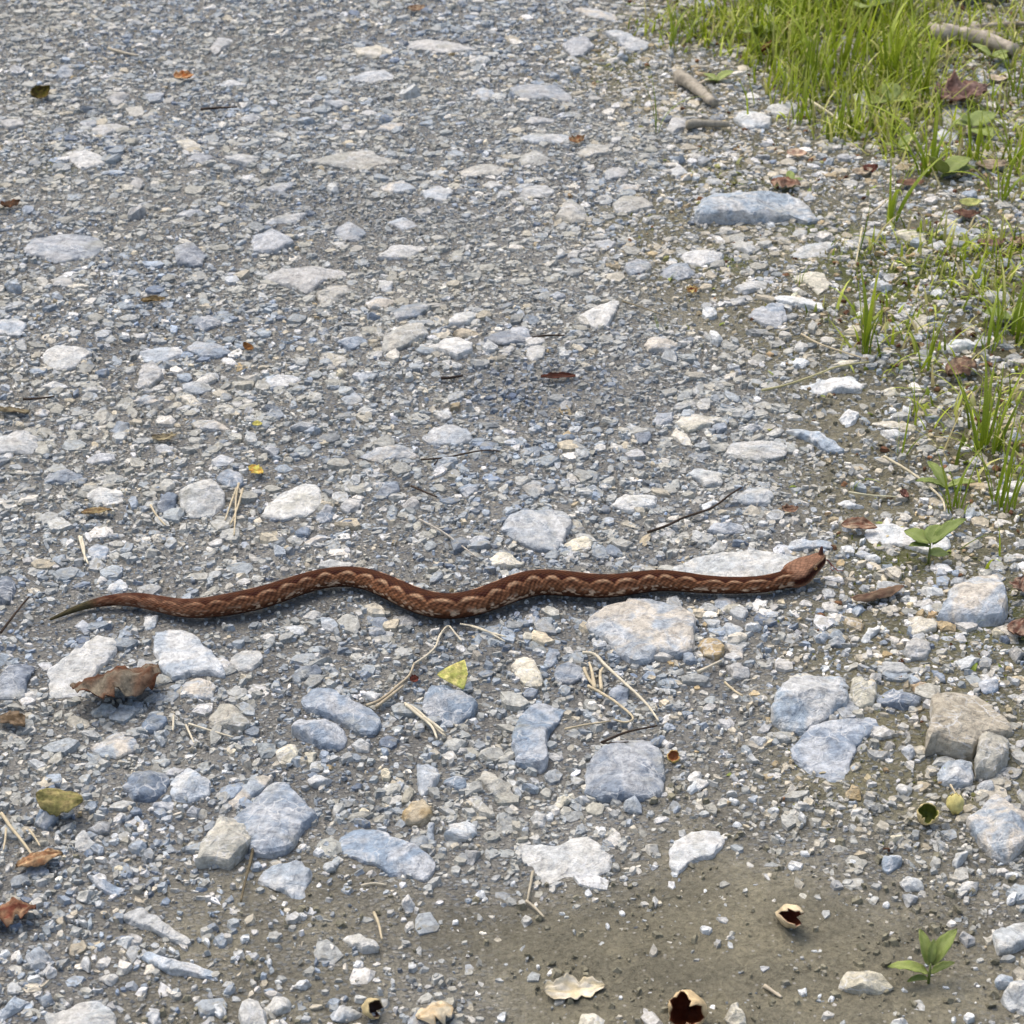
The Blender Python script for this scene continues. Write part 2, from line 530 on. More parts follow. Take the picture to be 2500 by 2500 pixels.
def snake_path():
    P, Rr = [], []
    pxy = [(x, (a + b) / 2) for x, a, b in SN]
    for i, (x, a, b) in enumerate(SN):
        p0 = pxy[max(0, i - 1)]; p1 = pxy[min(len(SN) - 1, i + 1)]
        sl = math.atan2(p1[1] - p0[1], p1[0] - p0[0])
        w = (b - a) * math.cos(sl)
        D = ground_at(x, (a + b) / 2).length
        c = ground_at(x, (a + b) / 2, 0.01)
        dist = (c - Vector((0, 0, CAM_H))).length
        r = w / 2 * (2 * dist * TF / 2500)
        g = ghf(c.x, c.y)
        c = ground_at(x, (a + b) / 2, g + 0.004 + r * 0.93)
        P.append(np.array(c)); Rr.append(max(r, 0.0012))
    return P, Rr


S_P, S_R = snake_path()
S_PA = np.array(S_P)


def catmull(P, t):
    i = int(min(max(math.floor(t), 0), len(P) - 2)); f = t - i
    p0 = P[max(i - 1, 0)]; p1 = P[i]; p2 = P[i + 1]; p3 = P[min(i + 2, len(P) - 1)]
    return 0.5 * ((2 * p1) + (-p0 + p2) * f + (2 * p0 - 5 * p1 + 4 * p2 - p3) * f * f + (-p0 + 3 * p1 - 3 * p2 + p3) * f ** 3)


def smooth_arr(a, k):
    a = np.asarray(a, float)
    for _ in range(k):
        b = a.copy()
        b[1:-1] = (a[:-2] + 2 * a[1:-1] + a[2:]) / 4
        a = b
    return a


# ------------------------------------------------------------------ stones traced from the ground plane
PAL = {'blue': ((0.222, 0.268, 0.328), (0.405, 0.435, 0.465)), 'dark': ((0.155, 0.19, 0.245), (0.295, 0.33, 0.37)), 'paleblue': ((0.36, 0.41, 0.46), (0.56, 0.58, 0.58)),
       'grey': ((0.36, 0.37, 0.37), (0.45, 0.45, 0.43)), 'pale': ((0.50, 0.52, 0.515), (0.58, 0.585, 0.555)), 'white': ((0.63, 0.66, 0.665), (0.72, 0.725, 0.70)),
       'tan': ((0.45, 0.41, 0.32), (0.50, 0.46, 0.37)), 'cream': ((0.60, 0.56, 0.43), (0.66, 0.63, 0.53)), 'ochre': ((0.40, 0.29, 0.13), (0.50, 0.43, 0.30)),
       'brown': ((0.28, 0.20, 0.12), (0.35, 0.27, 0.17)), 'greytan': ((0.40, 0.395, 0.345), (0.48, 0.465, 0.40))}
WORD = {'blue': 'blue-grey', 'dark': 'dark slate-blue', 'paleblue': 'pale blue-grey', 'grey': 'mid grey', 'pale': 'pale grey', 'white': 'whitish',
        'tan': 'tan', 'cream': 'cream', 'ochre': 'ochre', 'brown': 'brown', 'greytan': 'grey-tan'}
KT = 640 / 1932.0
STONES = []      # (poly photo px, height m, colour, label or None)


def T(ox, oy, items):
    for it in items:
        poly, h, c = it[0], it[1], it[2]
        lab = it[3] if len(it) > 3 else None
        STONES.append(([(ox + x * KT, oy + y * KT) for x, y in poly], h / 1000.0, c, lab))


T(0, 1240, [
    ([(355, 1190), (560, 1060), (720, 930), (870, 960), (860, 1060), (740, 1180), (640, 1300), (600, 1370), (360, 1390)], 10, 'pale', 'large pale grey slab under the crumpled brown leaf'),
    ([(1130, 890), (1290, 880), (1420, 900), (1500, 1010), (1610, 1100), (1670, 1240), (1540, 1220), (1400, 1220), (1280, 1280), (1200, 1220), (1130, 1080)], 9, 'paleblue', 'broad flat pale blue slab just off the tail end of the snake'),
    ([(20, 1200), (190, 1110), (240, 1160), (200, 1250), (180, 1380), (-40, 1390), (-50, 1270)], 16, 'dark'),
    ([(1310, 1290), (1440, 1240), (1600, 1300), (1560, 1390), (1460, 1410), (1330, 1360)], 8, 'paleblue'),
    ([(1690, 1090), (1780, 1040), (1920, 1050), (1935, 1130), (1850, 1190), (1720, 1180)], 7, 'pale'),
    ([(1540, 1520), (1640, 1430), (1730, 1460), (1800, 1520), (1860, 1590), (1770, 1640), (1610, 1610), (1545, 1590)], 12, 'greytan', 'smooth rounded grey-tan stone with dry straws lying beside it'),
    ([(650, 1770), (830, 1660), (920, 1640), (1010, 1700), (990, 1790), (870, 1850), (730, 1830)], 8, 'paleblue'),
    ([(1020, 1610), (1120, 1500), (1200, 1520), (1240, 1580), (1150, 1650), (1050, 1640)], 9, 'dark'),
    ([(-40, 520), (90, 510), (120, 580), (80, 690), (-40, 680)], 15, 'dark', 'dark slate-blue block standing apart from the tip of the snake tail'),
    ([(480, 450), (560, 430), (640, 470), (600, 510), (500, 500)], 5, 'paleblue'), ([(780, 590), (860, 520), (950, 550), (930, 610), (830, 620)], 6, 'paleblue'),
    ([(1060, 800), (1100, 760), (1170, 800), (1140, 880), (1070, 900)], 6, 'paleblue'), ([(550, 860), (620, 830), (680, 880), (620, 920)], 5, 'blue'),
    ([(640, 290), (720, 250), (810, 300), (780, 380), (680, 390)], 6, 'blue'),
])
T(620, 1240, [
    ([(330, 1390), (430, 1320), (560, 1310), (650, 1380), (760, 1440), (900, 1500), (940, 1560), (880, 1640), (780, 1640), (650, 1560), (530, 1520), (380, 1470)], 15, 'blue', 'long blue-grey ridge of rock leaning over a second blue rock'),
    ([(270, 1560), (330, 1530), (500, 1540), (620, 1590), (690, 1660), (680, 1700), (620, 1760), (500, 1750), (370, 1690), (280, 1640)], 16, 'blue', 'flat-topped blue-grey rock tucked under the long blue ridge of rock'),
    ([(1240, 1420), (1290, 1310), (1390, 1285), (1540, 1360), (1650, 1440), (1640, 1500), (1520, 1560), (1430, 1600), (1330, 1560), (1240, 1500)], 15, 'blue', 'blocky blue-grey stone touching the small yellow leaf'),
    ([(720, 1730), (790, 1690), (860, 1740), (850, 1790), (760, 1790)], 8, 'pale'),
    ([(160, 1790), (240, 1720), (320, 1760), (330, 1810), (260, 1870), (180, 1860)], 11, 'cream'),
    ([(370, 1790), (460, 1800), (440, 1870), (400, 1880)], 8, 'cream'),
    ([(240, 1250), (330, 1200), (460, 1160), (510, 1180), (480, 1220), (330, 1270)], 9, 'dark', 'narrow dark slate-blue sliver lying flat between the snake and blue rocks'),
    ([(1020, 800), (1150, 790), (1240, 840), (1150, 870), (1040, 870)], 5, 'grey'),
    ([(820, 800), (920, 770), (1010, 830), (960, 890), (860, 880)], 6, 'blue'),
    ([(480, 800), (560, 790), (620, 860), (580, 910), (500, 880)], 5, 'paleblue'),
    ([(330, 800), (400, 760), (500, 770), (440, 820)], 5, 'pale'),
    ([(800, 1390), (870, 1330), (950, 1370), (900, 1430)], 9, 'white'),
    ([(300, 170), (360, 130), (430, 170), (390, 200)], 6, 'blue'), ([(370, 240), (470, 190), (590, 200), (500, 240), (410, 270)], 5, 'paleblue'),
    ([(1570, 240), (1650, 190), (1740, 210), (1700, 260), (1600, 270)], 7, 'blue'),
    ([(640, 110), (680, 80), (730, 110), (690, 130)], 7, 'dark'), ([(450, 60), (520, 20), (600, 30), (570, 90), (470, 100)], 7, 'blue'),
    ([(1720, 370), (1800, 320), (1920, 350), (2000, 400), (1880, 430), (1760, 420)], 10, 'cream', 'crumbly cream-white stone beside the bend in the middle of the snake'),
    ([(450, 430), (560, 380), (760, 400), (700, 425), (560, 440)], 5, 'pale'),
])
T(1240, 1240, [
    ([(560, 860), (600, 800), (700, 730), (900, 680), (1050, 675), (1200, 710), (1360, 770), (1390, 830), (1370, 930), (1370, 1040), (1250, 1080), (1130, 1060), (1000, 1110), (900, 1100), (800, 1050), (740, 960), (650, 910)], 11, 'paleblue', 'large flat pale blue slab with tan blotches lying against the snake'),
    ([(-60, 150), (0, 60), (140, 15), (430, 20), (480, 100), (430, 200), (350, 300), (200, 290), (60, 230)], 8, 'paleblue', 'broad pale blue flagstone sunk level with the gravel beyond the snake'),
    ([(400, 270), (470, 230), (560, 220), (640, 250), (600, 300), (480, 310)], 7, 'cream'),
    ([(40, 1640), (100, 1480), (220, 1410), (360, 1440), (430, 1470), (370, 1560), (310, 1640), (280, 1740), (300, 1880), (240, 1920), (60, 1880), (30, 1740)], 18, 'blue', 'upright wedge of veined blue-grey rock standing proud of the gravel'),
    ([(560, 2090), (580, 1900), (660, 1790), (800, 1710), (940, 1685), (1060, 1700), (1150, 1800), (1165, 1960), (1150, 2090), (960, 2140), (700, 2140)], 17, 'blue', 'big blocky blue stone laced with white veins'),
    ([(1385, 1000), (1450, 950), (1560, 980), (1600, 1060), (1560, 1110), (1450, 1080)], 9, 'ochre', 'ochre yellow stone beside the large flat slab and a pointed pale sliver'),
    ([(1570, 960), (1640, 980), (1740, 1060), (1730, 1110), (1650, 1070)], 8, 'paleblue'),
    ([(20, 1160), (60, 1100), (150, 1090), (220, 1180), (270, 1270), (220, 1300), (130, 1290), (60, 1220)], 10, 'cream', 'pale peach-tan stone lying between yellow leaf and blue wedge of rock'),
    ([(340, 1190), (430, 1130), (540, 1150), (560, 1240), (460, 1290), (350, 1260)], 8, 'blue'),
    ([(740, 1380), (810, 1310), (890, 1350), (890, 1430), (830, 1440)], 9, 'dark'),
    ([(1600, 1160), (1690, 1130), (1790, 1190), (1780, 1240), (1670, 1250)], 7, 'grey'),
    ([(1780, 1700), (1880, 1680), (1910, 1710), (1840, 1760)], 9, 'white'),
    ([(1490, 700), (1560, 650), (1680, 660), (1690, 720), (1570, 740)], 6, 'paleblue'),
    ([(1770, 720), (1830, 670), (1920, 680), (1900, 730), (1820, 750)], 8, 'white'),
    ([(1560, 880), (1630, 840), (1740, 900), (1660, 950)], 6, 'paleblue'), ([(1750, 870), (1810, 850), (1870, 880), (1810, 910)], 7, 'white'),
    ([(1120, 1560), (1210, 1570), (1235, 1590), (1190, 1620)], 8, 'paleblue'), ([(1030, 1680), (1110, 1640), (1160, 1690), (1100, 1710)], 8, 'blue'),
    ([(260, 1140), (300, 1040), (380, 1050), (370, 1130), (300, 1170)], 7, 'blue'),
    ([(490, 170), (530, 110), (570, 160), (540, 200)], 6, 'grey'), ([(1450, 180), (1520, 110), (1730, 110), (1750, 160), (1600, 190)], 7, 'blue'),
    ([(700, 310), (760, 270), (840, 310), (850, 350), (740, 350)], 6, 'blue'), ([(1480, 290), (1560, 240), (1620, 290), (1540, 330)], 6, 'pale'),
    ([(1640, 260), (1720, 240), (1760, 280), (1690, 300)], 6, 'blue'), ([(1820, 210), (1870, 160), (1930, 200), (1890, 240)], 8, 'pale'),
])
STONES.append(([(1630, 1385), (1700, 1357), (1760, 1350), (1850, 1341), (1930, 1351), (1975, 1362), (1950, 1388), (1900, 1402), (1800, 1412), (1690, 1412)], 0.007, 'pale', 'smooth pale grey slab lying along the snake neck and head'))
T(1860, 1240, [
    ([(730, 170), (830, 115), (960, 110), (1130, 160), (1260, 170), (1400, 220), (1380, 310), (1250, 340), (1000, 270), (800, 260)], 9, 'white', 'long rough whitish stone with a green seedling growing over it'),
    ([(1280, 790), (1360, 680), (1400, 560), (1560, 470), (1720, 440), (1790, 510), (1800, 620), (1820, 750), (1780, 810), (1640, 830), (1400, 800)], 32, 'paleblue', 'rough humped blue-grey rock standing in moss near the snake head'),
    ([(70, 1470), (100, 1370), (200, 1250), (330, 1200), (620, 1220), (640, 1290), (620, 1330), (660, 1380), (620, 1440), (500, 1500), (400, 1570), (310, 1630), (150, 1580), (70, 1530)], 25, 'paleblue', 'large layered blue-grey rock undercut on one side'),
    ([(200, 1800), (310, 1650), (500, 1570), (760, 1500), (890, 1520), (860, 1620), (720, 1720), (650, 1880), (620, 2010), (480, 2020), (300, 1900)], 10, 'blue', 'wide flat blue-grey rock partly buried below the undercut rock'),
    ([(650, 1330), (680, 1240), (730, 1210), (800, 1270), (850, 1330), (830, 1440), (730, 1450), (660, 1400)], 16, 'cream', 'small upright cream stone wedged against the undercut rock'),
    ([(850, 1390), (960, 1310), (1080, 1370), (1180, 1400), (1160, 1450), (1060, 1460), (960, 1450), (860, 1430)], 13, 'dark', 'dark slate-blue stone between cream stone and big tan boulder'),
    ([(1100, 1300), (1170, 1260), (1250, 1320), (1220, 1370), (1140, 1350)], 9, 'brown', 'smooth brown oval pebble next to the big tan boulder'),
    ([(1240, 1400), (1350, 1340), (1480, 1330), (1600, 1360), (1700, 1430), (1820, 1560), (1870, 1620), (1760, 1660), (1640, 1690), (1560, 1780), (1400, 1770), (1280, 1740), (1190, 1780), (1210, 1690), (1240, 1620), (1250, 1500)], 22, 'tan', 'big angular tan boulder with a flat top and ochre side'),
    ([(1570, 1880), (1600, 1700), (1680, 1650), (1780, 1650), (1830, 1720), (1820, 1830), (1760, 1890), (1720, 1935), (1580, 1930)], 20, 'greytan', 'upright grey-tan stone leaning on the big tan boulder'),
    ([(1030, 1040), (1130, 950), (1250, 980), (1240, 1050), (1210, 1110), (1100, 1110)], 13, 'grey'),
    ([(840, 1160), (880, 1130), (1020, 1130), (1100, 1200), (1030, 1220), (890, 1200)], 8, 'pale'),
    ([(1080, 860), (1120, 790), (1280, 830), (1290, 900), (1110, 930)], 9, 'cream'),
    ([(1140, 610), (1200, 570), (1330, 590), (1330, 640), (1200, 650)], 8, 'pale'),
    ([(730, 970), (790, 880), (880, 860), (870, 900), (760, 985)], 9, 'white'),
    ([(1290, 1935), (1350, 1870), (1480, 1850), (1560, 1900), (1560, 2000), (1440, 2040), (1310, 2000)], 14, 'paleblue'),
    ([(700, 240), (740, 215), (780, 250), (750, 265)], 7, 'white'), ([(770, 370), (820, 345), (880, 390), (830, 410)], 8, 'white'),
    ([(565, 290), (620, 280), (690, 340), (680, 365), (600, 320)], 8, 'white'),
    ([(150, 285), (250, 240), (520, 250), (520, 290), (330, 300), (190, 305)], 8, 'paleblue', 'thin pale blue slate lying just beyond the snake head'),
    ([(1545, 1290), (1600, 1270), (1750, 1280), (1750, 1330), (1660, 1360)], 9, 'blue'),
    ([(1240, 1190), (1300, 1190), (1370, 1290), (1300, 1275)], 9, 'dark'), ([(1340, 1180), (1380, 1180), (1420, 1240), (1370, 1280)], 9, 'dark'),
    ([(380, 920), (440, 910), (500, 950), (460, 990), (400, 980)], 8, 'paleblue'), ([(490, 970), (540, 940), (620, 980), (590, 1010), (510, 1000)], 9, 'blue'),
    ([(1680, 960), (1720, 930), (1790, 970), (1740, 1000)], 7, 'cream'), ([(1815, 1050), (1870, 1010), (1930, 1070), (1880, 1120)], 10, 'grey'),
    ([(600, 830), (660, 800), (760, 850), (740, 900), (640, 870)], 8, 'ochre'), ([(890, 930), (920, 900), (950, 930), (910, 960)], 8, 'white'),
    ([(1790, 1300), (1830, 1280), (1910, 1330), (1850, 1340)], 7, 'pale'), ([(1030, 1790), (1080, 1740), (1140, 1800), (1090, 1850)], 10, 'paleblue'),
    ([(660, 750), (720, 710), (780, 740), (700, 790)], 8, 'paleblue'), ([(430, 640), (500, 600), (540, 630), (470, 650)], 7, 'pale'),
    ([(1170, 720), (1230, 690), (1290, 750), (1230, 780)], 8, 'white'), ([(1730, 1000), (1810, 990), (1830, 1030), (1760, 1050)], 7, 'dark'),
])
T(0, 1860, [
    ([(890, 170), (960, 80), (1100, 55), (1220, 60), (1255, 110), (1220, 200), (1130, 270), (980, 270)], 14, 'dark', 'rounded dark slate-blue cobble touching its paler neighbour'),
    ([(1250, 210), (1265, 110), (1390, 20), (1450, 80), (1560, 150), (1540, 220), (1400, 270), (1290, 270)], 14, 'paleblue', 'rounded pale blue cobble touching its darker neighbour'),
    ([(1440, 740), (1470, 580), (1600, 420), (1650, 370), (1750, 400), (1850, 500), (1860, 570), (1800, 650), (1690, 740), (1580, 720)], 24, 'greytan', 'rough grey-tan rock with moss at its foot beside the diamond slab'),
    ([(1640, 320), (1850, 140), (1950, 90), (2010, 110), (1930, 210), (1740, 340)], 11, 'paleblue', 'narrow pale blue flake along the edge of the diamond slab'),
    ([(240, 430), (290, 330), (400, 330), (430, 390), (330, 470)], 17, 'dark', 'small dark blue block propping up the olive leaf'),
    ([(560, 580), (620, 510), (710, 590), (690, 640), (550, 660)], 9, 'pale'),
    ([(900, 1150), (960, 1090), (1050, 1090), (1150, 1150), (1300, 1240), (1420, 1310), (1370, 1340), (1270, 1310), (1130, 1240), (1000, 1200)], 9, 'pale', 'long crooked pale grey stone sunk in muddy grit'),
    ([(1030, 1450), (1060, 1400), (1210, 1470), (1400, 1480), (1590, 1540), (1610, 1600), (1400, 1560), (1250, 1550)], 9, 'paleblue', 'long narrow pale blue bar of stone sunk in muddy grit'),
    ([(180, 1430), (300, 1340), (380, 1420), (330, 1500), (210, 1510)], 11, 'paleblue'),
    ([(300, 1850), (420, 1850), (550, 1770), (740, 1740), (860, 1860), (870, 2000), (400, 2010)], 12, 'pale'),
    ([(1750, 1850), (1830, 1740), (1910, 1760), (1970, 1850), (1960, 1960), (1800, 1960)], 14, 'pale'),
    ([(-30, 1860), (100, 1720), (210, 1760), (120, 1830), (0, 1890)], 10, 'paleblue'),
    ([(650, 820), (720, 870), (920, 930), (880, 980), (760, 950), (680, 880)], 8, 'blue'),
    ([(310, 1530), (370, 1500), (420, 1550), (350, 1590)], 9, 'white'), ([(190, 1630), (290, 1620), (310, 1650), (250, 1690)], 9, 'white'),
    ([(560, 990), (640, 940), (690, 960), (640, 1020)], 10, 'pale'), ([(830, 810), (880, 770), (910, 800), (870, 850)], 9, 'cream'),
    ([(1630, 1680), (1680, 1650), (1725, 1690), (1720, 1730)], 10, 'paleblue'), ([(900, 850), (960, 810), (1010, 850), (970, 890)], 9, 'blue'),
    ([(670, 670), (740, 640), (780, 680), (700, 710)], 7, 'paleblue'), ([(950, 670), (1010, 630), (1080, 640), (1020, 680)], 8, 'paleblue'),
    ([(790, 730), (850, 690), (910, 750), (840, 770)], 7, 'grey'), ([(1120, 620), (1150, 550), (1190, 590), (1160, 650)], 9, 'paleblue'),
    ([(1030, 470), (1070, 430), (1120, 460), (1090, 500)], 9, 'dark'), ([(950, 390), (1000, 350), (1050, 370), (1020, 420)], 9, 'blue'),
    ([(1370, 370), (1420, 310), (1480, 330), (1450, 400)], 9, 'blue'), ([(1110, 330), (1180, 270), (1290, 290), (1260, 350), (1160, 360)], 8, 'blue'),
    ([(640, 490), (740, 430), (820, 440), (800, 510), (690, 520)], 9, 'grey'), ([(1480, 1330), (1520, 1290), (1580, 1330), (1540, 1370)], 9, 'white'),
    ([(1230, 1400), (1270, 1360), (1310, 1390), (1280, 1420)], 10, 'white'), ([(1750, 1500 - 170), (1830, 1270), (1850, 1310), (1790, 1350)], 8, 'white'),
    ([(260, 1720), (340, 1700), (410, 1760), (320, 1790)], 8, 'blue'), ([(100, 1510), (160, 1460), (200, 1490), (150, 1550)], 9, 'white'),
    ([(590, 1500), (620, 1430), (670, 1460), (660, 1530)], 9, 'white'), ([(850, 1320), (920, 1270), (1000, 1320), (930, 1370)], 9, 'pale'),
    ([(560, 1200), (620, 1170), (660, 1210), (620, 1240)], 8, 'pale'), ([(1570, 1840), (1610, 1810), (1690, 1840), (1600, 1870)], 8, 'white'),
    ([(1080, 1900), (1110, 1790), (1160, 1810), (1190, 1900), (1140, 1935)], 10, 'paleblue'), ([(0, 1470), (60, 1430), (90, 1470), (10, 1500)], 8, 'white'),
    ([(720, 1590), (800, 1560), (870, 1590), (820, 1640)], 8, 'pale'), ([(380, 590), (430, 570), (480, 600), (420, 640)], 8, 'pale'),
])
T(620, 1860, [
    ([(-190, 400), (-30, 300), (60, 190), (140, 120), (240, 140), (310, 220), (490, 390), (370, 470), (320, 580), (280, 640), (140, 690), (0, 690), (-60, 640)], 14, 'blue', 'large diamond-shaped flat blue-grey slab with clean broken edges'),
    ([(600, 600), (640, 520), (780, 470), (960, 500), (1060, 570), (1200, 610), (1330, 690), (1330, 780), (1270, 880), (1150, 830), (1000, 840), (930, 780), (800, 740), (650, 660)], 10, 'blue', 'long mottled blue slab streaked with white at the edge of bare mud'),
    ([(20, 870), (120, 760), (350, 740), (430, 800), (420, 870), (390, 930), (370, 1000), (320, 1020), (200, 950)], 10, 'paleblue', 'triangular pale blue slab at the edge of bare mud'),
    ([(1080, 390), (1160, 290), (1250, 260), (1310, 320), (1320, 390), (1230, 460), (1110, 450)], 13, 'ochre', 'rounded ochre and cream stone near the long mottled slab'),
    ([(1400, 560), (1440, 460), (1530, 420), (1640, 450), (1640, 520), (1560, 570)], 12, 'white'),
    ([(1200, 80), (1200, 20), (1280, 0), (1360, 30), (1370, 110), (1310, 200), (1230, 240), (1205, 170)], 12, 'paleblue'),
    ([(1530, 740), (1560, 660), (1620, 620), (1670, 670), (1600, 750)], 11, 'grey'),
    ([(1390, 140), (1440, 100), (1560, 110), (1570, 190), (1510, 210)], 10, 'blue'),
    ([(650, 1300), (720, 1260), (900, 1310), (930, 1380), (800, 1390), (720, 1350)], 9, 'pale', 'crusty pale stone with a straw end resting on it'),
    ([(1640, 130), (1690, 40), (1760, 60), (1900, 200), (1935, 260), (1800, 240), (1700, 180)], 11, 'greytan', 'splintered layered grey shale piece running down to the mud'),
    ([(1560, 260), (1620, 220), (1740, 350), (1780, 400), (1660, 390)], 10, 'greytan'),
    ([(60, 1800), (130, 1740), (270, 1760), (270, 1820), (170, 1850), (80, 1840)], 12, 'pale'),
    ([(550, 1850), (640, 1790), (760, 1810), (800, 1850), (700, 1890), (620, 1900)], 10, 'paleblue'),
    ([(1060, 1950), (1180, 1890), (1240, 1800), (1270, 1950)], 11, 'paleblue'),
    ([(1090, 1040), (1140, 1000), (1190, 1030), (1170, 1080), (1120, 1090)], 13, 'white'), ([(500, 770), (560, 730), (610, 730), (600, 790), (540, 800)], 10, 'pale'),
    ([(1540, 990), (1570, 960), (1610, 1000), (1600, 1040)], 10, 'paleblue'), ([(730, 430), (750, 390), (860, 430), (850, 460)], 9, 'blue'),
    ([(1260, 560), (1280, 460), (1330, 470), (1320, 590)], 9, 'paleblue'), ([(510, 610), (530, 580), (590, 600), (580, 640)], 11, 'paleblue'),
    ([(430, 640), (500, 640), (510, 690), (470, 700)], 9, 'white'), ([(900, 50), (1040, 40), (1010, 70), (920, 90)], 9, 'cream'),
    ([(710, 170), (770, 100), (800, 160), (760, 190)], 9, 'dark'), ([(390, 200 - 70), (440, 90), (580, 120), (540, 160), (440, 170)], 9, 'paleblue'),
    ([(310, 1160), (350, 1120), (390, 1150), (360, 1190)], 9, 'white'), ([(1680, 1000 - 40), (1740, 970), (1720, 1020), (1690, 1010)], 8, 'white'),
    ([(1450, 1160), (1490, 1140), (1520, 1170), (1480, 1190)], 10, 'white'), ([(990, 1620), (1030, 1580), (1050, 1610), (1020, 1640)], 10, 'white'),
    ([(300, 1650), (330, 1620), (410, 1630), (390, 1680)], 9, 'white'), ([(1780, 1830), (1820, 1810), (1870, 1850), (1840, 1880)], 9, 'white'),
    ([(150, 1620), (180, 1590), (210, 1620), (180, 1650)], 9, 'white'), ([(80, 1490), (110, 1460), (150, 1490), (120, 1520)], 9, 'white'),
    ([(1270, 1180), (1300, 1150), (1340, 1170), (1300, 1200)], 9, 'white'), ([(730, 1500), (770, 1460), (810, 1490), (760, 1520)], 9, 'white'),
    ([(-40, 770), (10, 745), (60, 765), (20, 800)], 8, 'paleblue'), ([(950, 410), (990, 380), (1000, 430), (960, 440)], 9, 'white'),
    ([(770, 330), (810, 300), (860, 350), (810, 390)], 9, 'cream'), ([(1620, 960), (1690, 930), (1710, 960), (1650, 985)], 8, 'white'),
])
T(1240, 1860, [
    ([(80, 610), (200, 600), (380, 620), (500, 540), (600, 550), (680, 610), (760, 700), (780, 790), (680, 850), (570, 860), (500, 920), (270, 900), (170, 800), (85, 700)], 7, 'pale', 'wide whitish slab sunk flat into bare mud'),
    ([(1190, 640), (1240, 560), (1350, 500), (1540, 490), (1600, 540), (1590, 620), (1510, 710), (1360, 740), (1260, 820), (1200, 790)], 12, 'white', 'lumpy whitish stone raised above bare mud'),
    ([(850, 300), (940, 280), (990, 320), (980, 360), (880, 360)], 10, 'paleblue'),
    ([(550, 960), (590, 920), (625, 945), (600, 990)], 9, 'white'), ([(700, 1200), (740, 1170), (765, 1190), (740, 1225)], 9, 'white'),
    ([(1510, 1320), (1545, 1295), (1590, 1340), (1550, 1355)], 10, 'grey'), ([(815, 1080), (840, 1065), (870, 1100), (850, 1115)], 9, 'white'),
    ([(1410, 1250), (1440, 1200), (1500, 1210), (1490, 1240), (1450, 1265)], 8, 'white'),
    ([(530, 1890), (560, 1840), (640, 1850), (710, 1880), (700, 1960), (530, 1960)], 10, 'cream', 'flat cream stone beside the cracked nut husk'),
    ([(1600, 1880), (1640, 1790), (1680, 1770), (1740, 1850), (1770, 1920), (1680, 1940)], 14, 'cream', 'pointed cream stone beside the cracked nut husk'),
    ([(1310, 200), (1380, 140), (1490, 110), (1480, 160), (1350, 235)], 7, 'white', 'flat whitish flake with a small dark hole at the edge of mud'),
    ([(1660, 460), (1690, 430), (1730, 450), (1700, 490)], 10, 'white'), ([(1630, 290), (1680, 250), (1710, 270), (1650, 320)], 10, 'white'),
    ([(1770, 250), (1820, 230), (1860, 280), (1800, 300)], 9, 'paleblue'), ([(1610, 210), (1660, 190), (1700, 230), (1640, 250)], 8, 'pale'),
    ([(1200, 330), (1240, 280), (1290, 350), (1230, 365)], 9, 'paleblue'), ([(650, 480), (690, 465), (745, 485), (700, 515)], 9, 'white'),
    ([(110, 150), (150, 110), (230, 140), (180, 170)], 10, 'paleblue'), ([(490, 270), (530, 230), (620, 270), (550, 310)], 10, 'paleblue'),
    ([(160, 400), (220, 350), (290, 400), (270, 470), (200, 460)], 8, 'pale'), ([(270, 340), (310, 325), (360, 360), (310, 375)], 9, 'white'),
    ([(330, 300), (400, 240), (490, 220), (470, 280), (380, 330)], 9, 'cream'), ([(1060, 740), (1090, 725), (1110, 750), (1080, 765)], 8, 'white'),
    ([(1200, 810), (1230, 800), (1265, 825), (1230, 840)], 8, 'white'), ([(820, 820), (860, 800), (890, 870), (850, 890)], 9, 'white'),
    ([(370, 1100), (400, 1085), (420, 1110), (390, 1125)], 9, 'white'), ([(10, 850), (40, 820), (70, 880), (30, 920)], 9, 'white'),
    ([(200, 1480), (215, 1450), (245, 1480), (225, 1500)], 9, 'white'), ([(810, 1710), (830, 1690), (860, 1720), (835, 1740)], 9, 'white'),
    ([(1430, 930), (1460, 910), (1480, 950), (1455, 960)], 9, 'white'), ([(100, 440), (130, 415), (160, 460), (130, 490)], 9, 'paleblue'),
    ([(1040, 1040), (1060, 990), (1110, 1000), (1130, 1030), (1080, 1060)], 9, 'pale'),
])
